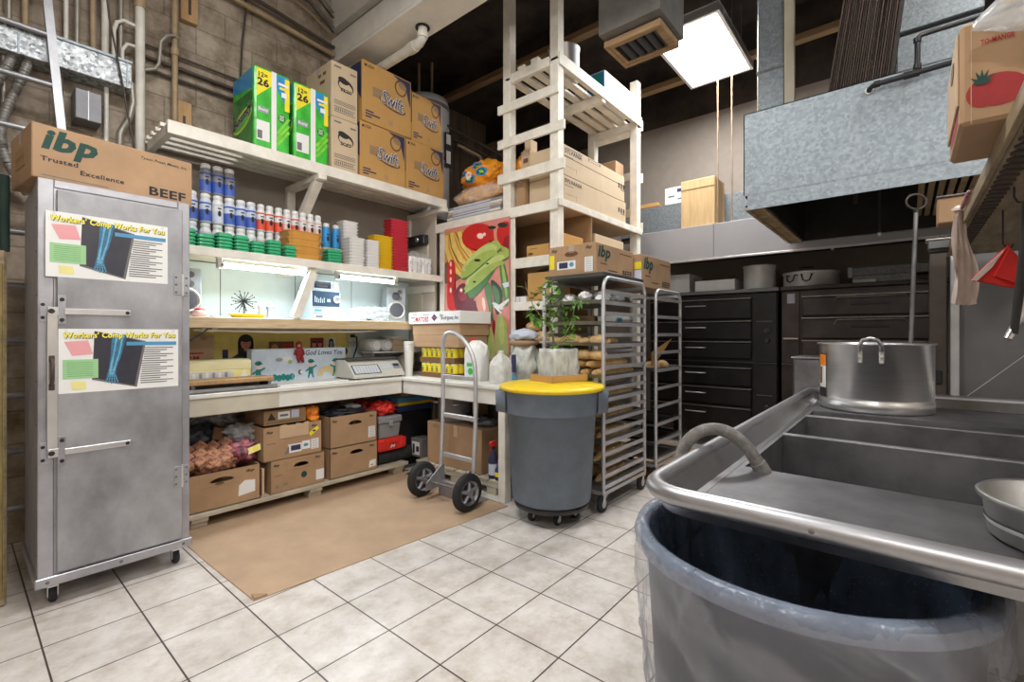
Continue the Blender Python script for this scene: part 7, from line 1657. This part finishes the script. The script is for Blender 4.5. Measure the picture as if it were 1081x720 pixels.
# ------------------------------------------------------------------ galvanised range hood
HX0, HX1, HY0, HY1, HZ0, HZ1 = 3.56, 5.15, -1.9, .875, 2.13, 2.80
t = thing('range_hood', 'large mottled galvanised exhaust hood above the sink end', 'hood', (4.3, -.4, HZ0))
b = B().prism([(0, 0), (.012, .10), (.03, .10), (HY1 - HY0, .10), (HY1 - HY0, HZ1 - HZ0), (0, HZ1 - HZ0)], -.004, 0, 'galvanised', FX(HX0, HY1, HZ0)); b.box(HX0, HX0 + .004, HY0, HY1 - .025, HZ0, HZ0 + .102, 'galvanised'); b.build('front_sheet', t)
b = B().box(HX0, HX1, HY1 - .006, HY1, HZ0 + .10, HZ1, 'galvanised').box(HX0, HX1, HY0, HY0 + .006, HZ0, HZ1, 'galvanised').box(HX1 - .006, HX1, HY0, HY1, HZ0, HZ1, 'galvanised').box(HX0, HX1, HY0, HY1, HZ1 - .006, HZ1, 'galvanised'); b.build('shell', t)
b = B().box(HX0 + .006, HX1 - .007, HY0 + .01, HY1 - .15, HZ1 - .03, HZ1 - .008, 'near_black').box(HX0 + .006, HX0 + .012, HY0 + .01, HY1 - .10, HZ0 + .012, HZ1 - .01, 'near_black').box(HX1 - .02, HX1 - .008, HY0 + .01, HY1 - .12, HZ0 + .01, HZ1 - .01, 'near_black').box(HX0 + .006, HX1 - .01, HY1 - .135, HY1 - .128, HZ0 + .02, HZ1 - .01, 'near_black'); b.build('inner_lining', t)
b = B().box(HX0 + .01, HX1, HY1 - .125, HY1 - .10, HZ0, HZ0 + .02, 'greasy_filter', .002).box(HX0 + .01, HX1, HY1 - .03, HY1 - .006, HZ0, HZ0 + .02, 'greasy_filter', .002).box(HX0 + .01, HX1, HY1 - .125, HY1 - .006, HZ0 + .03, HZ0 + .035, 'near_black')
for k in range(22):
    x = HX0 + .04 + k * .072; b.box(x, x + .022, HY1 - .10, HY1 - .03, HZ0 + .008, HZ0 + .022, 'greasy_filter', .003)
b.build('grease_filter', t)
b = B()
for k in range(10): b.box(HX0 + .25, HX1 - .02, HY0 + 1.38 + k * .05 - .02, HY0 + 1.38 + k * .05 + .012, HZ0 + .06 + k * .006, HZ0 + .07 + k * .006, 'greasy_filter', .002)
b.build('baffle_filter', t)
b = B().tube([(HX0 + .5, HY1 - .6, HZ0 + .55), (HX0 + .5, HY1 - .6, HZ0 + .05)], .01, 'conduit_dark', 8).tube([(HX1 - .2, HY1 - .7, HZ0 + .6), (HX1 - .2, HY1 - .7, HZ0 - .02)], .009, 'conduit_dark', 8).lathe((HX1 - .2, HY1 - .7, HZ0 - .05), [(.004, 0), (.018, .014), (.015, .032)], 'bright_metal', 10); b.build('nozzle', t)
# black gas pipe with tee on the hood face
t = thing('black_pipe', 'black iron pipe with a tee fixed across the galvanised hood', 'pipe', (3.5, 0, 2.7))
px = HX0 - .055
B().tube([(HX0 - .002, .175, 2.735), (px + .02, .17, 2.737), (px, .15, 2.74), (px, -.6, 2.76)], .015, 'black_paint', 12).tube([(px, -.045, 2.745), (px, -.045, 2.94), (px + .01, -.06, 2.955), (px + .02, -.09, 2.96), (px + .02, -.7, 2.965)], .013, 'black_paint', 12).build('pipe_run', t)
B().lathe((px, -.02, 2.744), [(.021, -.035), (.021, .035)], 'black_paint', 12, (0, -1, 0)).cyl((px, -.045, 2.765), .019, .025, 'black_paint', seg=12).build('fitting', t)
B().lathe((HX0 - .004, .175, 2.735), [(.024, 0), (.022, .006)], 'rack_metal', 16, (-1, 0, 0)).build('flange', t)
B().cyl((px, -.045, 2.915), .018, .025, 'black_paint', seg=12).build('fitting', t)
B().lathe((px, .12, 2.741), [(.02, 0), (.02, .03)], 'black_paint', 12, (0, 1, 0)).build('fitting', t)
# things standing on the hood
t = thing('metal_duct', 'upright galvanised duct rising left of the dark cardboard bundle', 'duct', (4.3, .86, HZ1))
B().box(4.22, 4.6, .745, .93, HZ1, ZC - .01, 'galvanised', .004).build('duct_wall', t)
B().box(4.21, 4.61, .735, .94, 3.38, 3.40, 'galvanised_dark', .002).build('joint', t)
tag(B().box(4.18, 4.22, .665, .735, HZ1, ZC - .01, 'tan_plastic', .003).build('timber_post'), 'pale timber post beside the upright galvanised duct', 'post')
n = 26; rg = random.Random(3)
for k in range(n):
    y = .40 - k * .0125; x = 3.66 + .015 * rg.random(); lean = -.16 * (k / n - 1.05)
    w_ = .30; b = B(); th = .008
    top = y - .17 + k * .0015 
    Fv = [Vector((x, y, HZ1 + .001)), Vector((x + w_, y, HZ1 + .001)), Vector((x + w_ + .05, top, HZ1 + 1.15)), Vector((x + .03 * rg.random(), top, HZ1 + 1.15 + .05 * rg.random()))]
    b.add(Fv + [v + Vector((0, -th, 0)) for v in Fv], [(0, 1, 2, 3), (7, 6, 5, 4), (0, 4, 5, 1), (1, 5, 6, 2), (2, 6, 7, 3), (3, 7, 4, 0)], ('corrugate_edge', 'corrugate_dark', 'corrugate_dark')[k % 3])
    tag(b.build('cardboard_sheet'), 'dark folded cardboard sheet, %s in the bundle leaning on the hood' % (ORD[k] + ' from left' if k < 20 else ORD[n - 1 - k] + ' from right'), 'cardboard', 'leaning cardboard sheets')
tag(B().box(3.92, 4.4, -.36, .05, HZ1, 3.175, 'galvanised_dark', .004).build('metal_duct'), 'lower galvanised duct box on the hood behind the black pipe', 'duct')
tag(B().box(3.90, 4.4, -.35, .06, 3.195, ZC - .01, 'galvanised_dark', .004).box(3.93, 4.38, -.33, .04, 3.176, 3.195, 'near_black').build('metal_duct'), 'upper galvanised duct box rising behind the tomato carton', 'duct')
tag(B().box(4.0, 4.2, -.62, -.42, HZ1, ZC - .01, 'joist_wood', .004).build('timber_post'), 'dark timber post at the right of the galvanised ducts', 'post')
# register boot hanging over the shelf unit
t = thing('air_register', 'ceiling air register with wooden frame and black louvres on a grey duct', 'air vent', (3.5, 1.6, 3.45))
zr = 3.50; 
B().prism([(3.20, 1.815), (3.20, 1.33), (3.66, 1.33), (3.66, 1.815)], zr + .06, ZC - .01, 'duct_grey').build('duct_boot', t)
x0, x1, y0, y1 = 3.28, 3.65, 1.36, 1.815
def ring(e0, e1, z0, z1, m, bev):
    b = B()
    for q in ((x0 + e0, x1 - e0, y0 + e0, y0 + e1), (x0 + e0, x1 - e0, y1 - e1, y1 - e0), (x0 + e0, x0 + e1, y0 + e1, y1 - e1), (x1 - e1, x1 - e0, y0 + e1, y1 - e1)): b.box(*q, z0, z1, m, bev)
    return b
ring(0, .035, zr, zr + .05, 'joist_wood', .003).build('wood_frame', t)
ring(.035, .06, zr + .006, zr + .02, 'joist_wood', .002).box(x0 + .035, x1 - .035, y0 + .035, y1 - .035, zr + .042, zr + .05, 'near_black').build('trim', t)
b = B()
for k in range(14): b.box(x0 + .06, x1 - .06, y0 + .07 + k * .0235, y0 + .0735 + k * .0235, zr + .012, zr + .036, ('ink_grey', 'black_paint', 'grey_panel')[k % 3], 0, (R(30), 0, 0))
b.build('louvre', t)
# ------------------------------------------------------------------ three-compartment sink
KX0, KX1, KY0, KY1 = 1.0, 3.45, -1.15, .46
ZR, ZD = .92, .875
t = thing('steel_sink', 'long stainless three-compartment sink with rolled rim in the foreground', 'sink', (2.2, -.3, 0))
rr = .10
def rim(z, off): # closed outline with rounded corners, inset by off
    x0, x1, y0, y1 = KX0 + off, KX1 - off, KY0 + off, KY1 - off; r = max(.02, rr - off)
    pts = []
    for (cx, cy, a) in ((x1 - r, y1 - r, 0), (x0 + r, y1 - r, 90), (x0 + r, y0 + r, 180), (x1 - r, y0 + r, 270)):
        for k in range(7): q = R(a + 15 * k); pts.append((cx + r * math.cos(q), cy + r * math.sin(q), z))
    return pts
b = B().tube(rim(ZR, .0), .021, 'steel_rim', 12, closed=True)
b.build('rolled_rim', t)
# raised splash sloping down to the deck level
b = B(); A_ = rim(ZR + .012, .012); C_ = rim(ZD, .055); D_ = rim(ZD, .075); n = len(A_)
b.add(A_ + C_, [(i, n + i, n + (i + 1) % n, (i + 1) % n) for i in range(n)], 'steel', True); b.add(C_ + D_, [(i, n + i, n + (i + 1) % n, (i + 1) % n) for i in range(n)], 'steel')
E_ = rim(ZR - .01, -.006); G_ = rim(ZR - .045, .016); b.add(E_ + G_, [(i, (i + 1) % n, n + (i + 1) % n, n + i) for i in range(n)], 'steel', True); b.build('splash', t)
bowls = [(1.53, 2.075), (2.095, 2.615), (2.635, 2.84)]
yb0, yb1 = KY0 + .12, KY1 - .09
dx0, dx1, dy0, dy1 = KX0 + .065, KX1 - .065, KY0 + .065, KY1 - .065
b = B()
for x0, x1 in ((dx0, bowls[0][0]), (bowls[-1][1] + .02, dx1)): b.box(x0, x1, dy0, dy1, ZD - .005, ZD - .0012, 'steel_matte')
b.box(bowls[0][0], bowls[-1][1] + .02, yb1, dy1, ZD - .005, ZD - .0012, 'steel_matte').box(bowls[0][0], bowls[-1][1] + .02, dy0, yb0, ZD - .005, ZD - .0012, 'steel_matte')
b.build('drainboard', t)
b = B()
for (x0, x1) in bowls:
    b.box(x0 - .004, x0, yb0, yb1, ZD - .36, ZD - .0012, 'steel_matte').box(x1, x1 + .004, yb0, yb1, ZD - .36, ZD, 'steel_matte').box(x0, x1, yb1, yb1 + .004, ZD - .36, ZD, 'steel_matte').box(x0, x1, yb0 - .004, yb0, ZD - .36, ZD, 'steel_matte').box(x0, x1, yb0, yb1, ZD - .364, ZD - .36, 'steel_matte')
    b.lathe(((x0 + x1) / 2, -.3, ZD - .36), [(.045, .0), (.045, .002), (.03, .001)], 'bright_metal', 24)
b.build('bowl', t)
for x in (2.085, 2.625): B().tube([(x, yb0, ZD + .001), (x, yb1, ZD + .001)], .010, 'steel_matte', 10).build('partition_edge', t)
for x in (KX0 + .78, KX1 - .15):
    for y in (KY1 - .045, KY0 + .06): B().cyl((x, y, 0), .02, ZD - .01, 'bright_metal', seg=14).build('leg', t)
for x, y in ((KX0 + .006, .13),): B().lathe((KX0 - .021, y, ZR), [(.005, 0), (.003, .002)], 'ink_grey', 8, (-1, 0, 0)).build('rivet', t)
t = thing('sink_hose', 'thick grey hose arching over the left rim of the sink', 'hose', (1.5, .45, .9))
q = [(1.40, .515, .72), (1.405, .525, .82), (1.415, .525, .90), (1.43, .505, .955), (1.45, .465, .985), (1.47, .42, .988), (1.485, .38, .965), (1.495, .35, .93), (1.505, .325, ZD + .01)]
# smooth the hose path
for _ in range(2): q = [q[0]] + [tuple(lerp(q[i][j], q[i + 1][j], f) for j in range(3)) for i in range(len(q) - 1) for f in (.25, .75)] + [q[-1]]
B().tube(q, .0185, 'hose_grey', 12).build('hose_tube', t)
b = B().lathe(q[-1], [(.022, -.012), (.022, .02)], 'hose_grey', 12, Vector(q[-1]) - Vector(q[-3])); b.build('collar', t)
# pot on the sink
px_, py_ = 3.145, .135
t = thing('stock_pot', 'large shiny stock pot with orange sticker on the far sink deck', 'pot', (px_, py_, ZD))
B().lathe((px_, py_, ZD), [(.235, .0), (.245, .008), (.245, .055), (.240, .060), (.243, .07), (.243, .335), (.252, .338), (.252, .348), (.240, .348), (.236, .30), (.232, .03)], 'pot_metal', 64, cap1=False).lathe((px_, py_, ZD + .03), [(.232, 0), (.001, 0)], 'pot_metal', 64, cap0=False, cap1=False).build('body', t)
ang = math.atan2(-py_, -px_)   # direction from pot to the viewer side
def pp(a, r, z): return (px_ + r * math.cos(ang + a), py_ + r * math.sin(ang + a), ZD + z)
for a0 in (-.02,):
    b = B().tube([pp(a0 - .16, .245, .285), pp(a0 - .17, .268, .30), pp(a0 - .13, .285, .345), pp(a0, .29, .362), pp(a0 + .0, .29, .362)], .009, 'bright_metal', 8)
for a0 in (.12, -.22):
    b = B().box(-.010, .010, -.007, .007, -.032, .032, 'bright_metal', .004); c = Vector(pp(a0, .25, .28)); b.v = [Matrix.Rotation(ang + a0 + PI / 2, 3, 'Z') @ v + c for v in b.v]
    for dz in (-.025, .0, .025): b.lathe(Vector(pp(a0, .256, .28 + dz)), [(.008, 0), (.005, .005)], 'bright_metal', 8, (math.cos(ang + a0), math.sin(ang + a0), 0))
    b.build('handle_bracket', t)
B().tube([pp(.12, .258, .31), pp(.11, .275, .335), pp(.05, .29, .365), pp(-.05, .295, .375), pp(-.15, .29, .365), pp(-.21, .275, .335), pp(-.22, .258, .31)], .0085, 'bright_metal', 10).build('handle', t)
b = B(); m0 = -1.02
def curved(a0, a1, z0, z1, m, r): 
    k = 8; vs = [pp(lerp(a0, a1, i / k), r, z) for i in range(k + 1) for z in (z0, z1)]; b.add(vs, [(2 * i, 2 * i + 2, 2 * i + 3, 2 * i + 1) for i in range(k)], m)
curved(-1.25, -.97, .225, .285, 'orange_cloth', .2455); curved(-1.25, -.97, .10, .225, 'paper_white', .2455); curved(-1.25, -.97, .06, .11, 'ink_black', .2458); curved(-1.22, -1.12, .13, .22, 'ink_brown', .2459)
b.build('sticker', t)
# ringed steel paddle in the pot
t = thing('stirring_paddle', 'long steel rod with ring top standing in the stock pot', 'paddle', (3.2, -.01, ZD + .04))
rx, ry = 3.10, -.035
B().tube([(rx - .02, ry + .03, ZD + .035), (rx, ry, 1.89)], .0095, 'steel_matte', 12).build('rod', t)
B().tube([(rx - .045 * math.cos(R(50)) * 0 + .05 * math.cos(a) * .64, ry - .05 * math.cos(a) * .77, 1.93 + .037 * math.sin(a)) for a in [2 * PI * k / 20 for k in range(20)]], .005, 'conduit_dark', 8, closed=True).cyl((rx, ry, 1.875), .0115, .02, 'black_paint', seg=12).build('ring', t)
B().box(rx - .06, rx + .02, ry + .028, ry + .034, ZD + .035, ZD + .16, 'rack_metal', .002).build('blade', t)
# small pan on the drainboard
t = thing('round_pan', 'small round aluminium pan at the right end of the near drainboard', 'pan', (1.335, -.265, ZD))
B().lathe((1.335, -.265, ZD), [(.135, 0), (.142, .006), (.150, .07), (.158, .075), (.160, .082), (.155, .086), (.148, .082), (.138, .012), (.001, .010)], 'pan_metal', 56).build('body', t)
B().lathe((1.335, -.265, ZD + .028), [(.1452, 0), (.1475, .004), (.1470, .008)], 'bright_metal', 56, cap0=False, cap1=False).build('band', t)
# ------------------------------------------------------------------ lined bin in the foreground
gx, gy, gr, gz = 1.235, .20, .335, .80
t = thing('trash_bin', 'large dark grey round bin under the near end of the sink', 'trash can', (gx, gy, 0))
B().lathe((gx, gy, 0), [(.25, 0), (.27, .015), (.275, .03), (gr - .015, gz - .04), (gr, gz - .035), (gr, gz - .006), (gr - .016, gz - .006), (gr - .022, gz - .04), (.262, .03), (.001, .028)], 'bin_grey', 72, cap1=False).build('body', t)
t = thing('bin_liner', 'wrinkled translucent liner draped over the foreground bin', 'bin bag', (gx, gy, gz))
def liner(prof, m, amp, name, seed, folds, ridge=0):
    N = 260; vs = []; fs = []
    for i, (r, z, k) in enumerate(prof):
        for j in range(N):
            a = 2 * PI * j / N; u = Vector((math.cos(a) * 2.2, math.sin(a) * 2.2, z * 2.2 + seed))
            d = k * amp * (mnoise.noise(u * 1.1) + .6 * mnoise.noise(Vector((math.cos(a) * folds, math.sin(a) * folds, z * 3 + a * .8 + seed))) + .35 * mnoise.noise(Vector((math.cos(a) * folds * 2.4 + z * 6, math.sin(a) * folds * 2.4, z * 7 - seed))))
            if ridge:
                for q, (fa, fz) in enumerate(((7, 5), (-5, 7), (11, -3))):
                    w = mnoise.noise(Vector((math.cos(a) * 4 + fz * z * .35 + q * 9, math.sin(a) * 4 + fa * z * .25, seed + q + z * 2)))
                    d += k * ridge * max(0, 1 - abs(w) * 9)
            vs.append((gx + (r + d) * math.cos(a), gy + (r + d) * math.sin(a), z + .2 * d))
    for i in range(len(prof) - 1):
        for j in range(N): a_, b_ = i * N + j, i * N + (j + 1) % N; fs.append((a_, b_, b_ + N, a_ + N))
    return B().add(vs, fs, m, True).build(name, t)
outer = [(gr + .008, gz + .004, .1), (gr + .014, gz - .01, .15), (gr + .012, gz - .035, .25)] + [(gr + .016 + .010 * math.sin(k / 44 * PI) - .085 * k / 44, gz - .05 - .0125 * k, min(1, .4 + .03 * k)) for k in range(45)]
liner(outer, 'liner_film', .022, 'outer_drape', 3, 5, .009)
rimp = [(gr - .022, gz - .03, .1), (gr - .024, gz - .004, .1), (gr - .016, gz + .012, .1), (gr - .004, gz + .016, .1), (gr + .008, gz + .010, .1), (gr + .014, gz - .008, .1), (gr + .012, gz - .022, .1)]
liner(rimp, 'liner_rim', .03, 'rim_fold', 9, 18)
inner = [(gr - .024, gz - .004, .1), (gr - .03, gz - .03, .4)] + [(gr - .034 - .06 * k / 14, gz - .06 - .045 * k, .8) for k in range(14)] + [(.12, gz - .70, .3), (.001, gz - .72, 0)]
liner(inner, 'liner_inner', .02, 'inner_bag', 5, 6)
# ------------------------------------------------------------------ overhead timber shelf at the right
OX0, OX1, OY0, OY1, OZ0, OZ1 = 1.0, 3.55, -.66, -.178, 1.70, 1.73
t = thing('hanging_shelf', 'rough old timber shelf hanging above the right side of the sink', 'shelf', (2.1, -.4, OZ0))
B().box(OX0, OX1, OY0, OY1, OZ0, OZ1, 'old_board', .004).build('board', t)
B().box(OX0, OX1, OY1, OY1 + .012, OZ0 - .004, OZ1 + .012, 'old_board', .002).build('edge_strip', t)
b = B()
for k in range(40): b.box(OX0 + .05 + k * .055, OX0 + .075 + k * .055, OY1 - .05, OY1 - .012, OZ0 - .008, OZ0, 'conduit_dark', .001, (0, 0, R(25)))
b.build('cleat_row', t)
b = B()
for x in (1.2, 3.1): b.tube([(x, OY0 + .02, OZ1), (x, OY0 + .02, ZC)], .008, 'conduit', 8)
for x in (1.2, 3.1): b.tube([(x, -1.0, OZ1 - .015), (x, OY0, OZ1 - .015)], .012, 'conduit', 8)
b.build('hanger_rod', t)
# tomato carton
t = thing('tomato_carton', 'brown produce carton printed with a big red tomato on the hanging shelf', 'box', (1.5, -.35, OZ1))
tx0, tx1, ty0, ty1, tz0, tz1 = 1.48, 1.80, -.64, -.092, OZ1 + .013, OZ1 + .245
b = B().box(tx0, tx1, ty0, ty1, tz0, tz1, 'cardboard', .008)
F = FX(tx0, ty1, tz0)
b.ell(F, .060, .066, .048, .036, 'tomato_red', .0012, 28, -.12).ell(F, .040, .064, .030, .032, 'tomato_red', .0011, 20)
for k, a in enumerate((-1.1, -.5, 0, .55, 1.15)): b.band(F, [(.036, .086), (.036 + .020 * math.sin(a), .090 + .026 * math.cos(a))], [.011, .001], 'ink_green', .0020 + .0003 * k)
b.ell(F, .036, .089, .014, .006, 'ink_green', .0036, 14)
b.text(F, 'TO-MANGE', .034, .172, .011, 'ink_red', .052, .03, 0, .0012)
b.rect(F, .018, .0195, .0, .225, 'cardboard_pale', .0015)
Gs = FY(tx0, ty1, tz0)
b.add([Vector((tx0 + .05, ty1 + .001, tz0 + .02)), Vector((tx0 + .25, ty1 + .001, tz0 + .02)), Vector((tx0 + .25, ty1 + .001, tz0 + .12)), Vector((tx0 + .05, ty1 + .001, tz0 + .12))], [(0, 3, 2, 1)], 'tomato_red')
b.build('carton', t)
r = random.Random(2); pts = [(lerp(tx0 + .01, tx1, k / 14), tz1 - .02 + r.uniform(-.006, .01)) for k in range(15)]
B().box(tx0 + .01, tx1, ty1, ty1 + .005, tz0 + .05, tz1 - .015, 'cardboard_pale', .002).build('end_flap', t)
b = B().lathe((tx0 + .12, ty1 + .0055, tz0 + .17), [(.03, 0), (.03, .001)], 'ink_brown', 16, (0, 1, 0), sx=1.6, sy=.7); b.build('hand_slot', t)
t = thing('plastic_bag', 'clear printed plastic bag hanging over the tomato carton', 'bag', (1.45, -.32, 1.9))
b = B(); blob(b, (1.40, -.36, 1.985), .07, .20, .12, 'clear_film', .5, 8, 61, 4); b.build('film_body', t)
F = FX(1.325, -.20, 1.90); B().rect(F, 0, .012, 0, .14, 'ink_navy', .01, .02).rect(F, .02, .05, .04, .06, 'magenta_bag', .01).rect(F, .03, .12, .10, .105, 'bar_blue', .01).build('print', t)
# far end clutter on the shelf
t = thing('steel_bracket_pan', 'dark small loaf pan hanging at the far end of the timber shelf', 'pan', (3.1, -.1, 1.75))
B().box(3.30, 3.40, -.175, -.085, 1.715, 1.76, 'grey_panel', .003).box(3.31, 3.39, -.165, -.095, 1.70, 1.715, 'near_black').box(3.29, 3.41, -.185, -.075, 1.76, 1.766, 'rack_metal', .002).build('body', t)
B().tube([(3.35, -.13, 1.765), (3.35, -.13, 1.785), (3.35, -.19, 1.765)], .004, 'conduit_dark', 6).build('hook', t)
tag(B().box(2.72, 2.84, -.22, -.10, OZ1 + .013, OZ1 + .12, 'cardboard', .004).box(2.71, 2.85, -.225, -.095, OZ1 + .12, OZ1 + .128, 'grey_panel', .003).build('small_carton'), 'small brown carton with a grey lid at the far shelf end', 'box')
b = B().tube([(2.2, -.162, OZ1 + .018), (2.35, -.160, OZ1 + .012), (2.5, -.162, OZ1 + .02), (2.65, -.162, OZ1 + .012)], .006, 'magenta_bag', 6).tube([(2.2, -.158, OZ1 + .02), (2.4, -.157, OZ1 + .022), (2.6, -.159, OZ1 + .018)], .004, 'label_pink', 6); tag(b.build('cord'), 'pink and red cord lying along the shelf edge', 'cord')
# hanging rag
t = thing('hanging_rag', 'crumpled pale cloth strip hanging from the timber shelf edge', 'cloth', (2.2, -.12, 1.4))
b = B(); nx, nz = 10, 22; vs = []
for i in range(nz + 1):
    f = i / nz; z = lerp(OZ1 + .03, 1.385, f); w_ = lerp(.03, .082, min(1, f * 1.6)); off = .006 * math.sin(f * 7)
    for j in range(nx + 1):
        u = j / nx - .5
        x = 2.50 + u * w_ * .64 + off; y = -.160 - u * w_ * .77 + off * .5 - .012 * f + .008 * math.sin(j * 1.9 + f * 6) * (.3 + f); vs.append((x, y, z + .006 * math.sin(j * 2.1)))
fs = [(i * (nx + 1) + j, i * (nx + 1) + j + 1, (i + 1) * (nx + 1) + j + 1, (i + 1) * (nx + 1) + j) for i in range(nz) for j in range(nx)]
b.add(vs, fs, 'cloth_pale', True); vs2 = [(x + .004, y + .004, z) for x, y, z in vs]; b.add(vs2, [f[::-1] for f in fs], 'cloth_pale', True); b.build('cloth', t)
B().lathe((2.50, -.155, OZ1 + .014), [(.02, 0), (.024, .01), (.01, .02)], 'cloth_pale', 12).build('knot', t)
# hooks, red mitt and skillet under the shelf
def hook(x, y, lab, dz=0): 
    o = B().tube([(x, y, OZ0), (x, y, OZ0 - .03 - dz), (x + .004, y - .008, OZ0 - .045 - dz), (x + .002, y - .02, OZ0 - .048 - dz), (x, y - .026, OZ0 - .035 - dz)], .003, 'black_paint', 6).build('hook'); return tag(o, lab, 'hook', 'hooks under the timber shelf')
hook(2.35, -.255, 'black hook holding the red pot holder', .085); hook(2.0, -.24, 'black hook holding the dark skillet')
t = thing('pot_holder', 'folded red pot holder hanging on a hook under the shelf', 'pot holder', (2.35, -.27, 1.5))
F = Face((2.34, -.265, OZ0 - .13), (.35, -1, 0)); 
B().prism([(0, 0), (.055, -.075), (.075, -.155), (-.01, -.135), (-.095, -.11), (-.055, -.06), (-.015, -.015)], -.012, .006, 'cloth_red', F).prism([(.0, -.005), (.03, -.06), (.02, -.13), (-.04, -.10)], .006, .014, 'cloth_red', F).build('cloth', t)
B().prism([(-.012, -.012), (-.06, -.062), (-.10, -.112), (-.085, -.115), (-.045, -.07)], .006, .0085, 'cloth_pale', F).build('pale_edge', t)
B().tube([F.p(0, 0, 0), F.p(.004, .012, 0), F.p(-.004, .012, 0)], .003, 'cloth_red', 6).build('loop', t)
t = thing('skillet', 'dark skillet hanging by its long black handle under the shelf', 'pan', (2.0, -.27, 1.3))
c0 = Vector((1.98, -.262, OZ0 - .05)); c1 = Vector((1.965, -.235, 1.27))
B().tube([c0, c0.lerp(c1, .4) + Vector((0, -.006, 0)), c1], [.010, .012, .009], 'black_plastic', 10).build('handle', t)
b = B().tube([c0 + Vector((.02, -.012, -.16)), Vector((1.985, -.25, 1.32)), Vector((1.96, -.222, 1.255))], .010, 'bright_metal', 10).lathe((1.99, -.33, 1.36), [(.075, 0), (.085, .025), (.088, .03), (.08, .03), (.07, .006)], 'rack_metal', 32, (-.5, .75, .25)); b.build('pan', t)
# steel upright, side panel and equipment box behind the sink
t = thing('steel_partition', 'dark grey steel partition standing behind the right side of the sink', 'partition', (3.7, -.8, 0))
B().box(3.72, 3.76, -1.9, -.215, 0, 1.73, 'grey_panel', .003).build('panel', t)
B().box(3.68, 3.72, -.228, -.19, .0, 1.74, 'rack_metal', .004).build('post', t)
B().prism([(0, .90), (.30, 1.22), (.30, 1.225), (0, .905)], 0, .003, 'rack_metal', FX(3.72, -.25, 0)).prism([(0, .90), (.10, .82), (.7, .82), (.7, .88)], 0, .003, 'grey_panel', FX(3.72, -.25, 0)).build('fold_line', t)
tag(B().box(3.68, 3.76, -.175, -.10, 0, 1.74, 'conduit_dark', .004).box(3.67, 3.68, -.155, -.115, .98, 1.06, 'black_paint', .004).build('timber_post'), 'dark greasy post left of the steel partition', 'post')
t = thing('steel_stand', 'plain stainless equipment box standing behind the stock pot', 'equipment', (3.85, .45, 0))
B().box(3.80, 4.1, .35, .615, 0, 1.10, 'steel_matte', .01).build('body', t); B().box(3.79, 4.11, .34, .625, 1.10, 1.11, 'steel', .003).build('top', t)
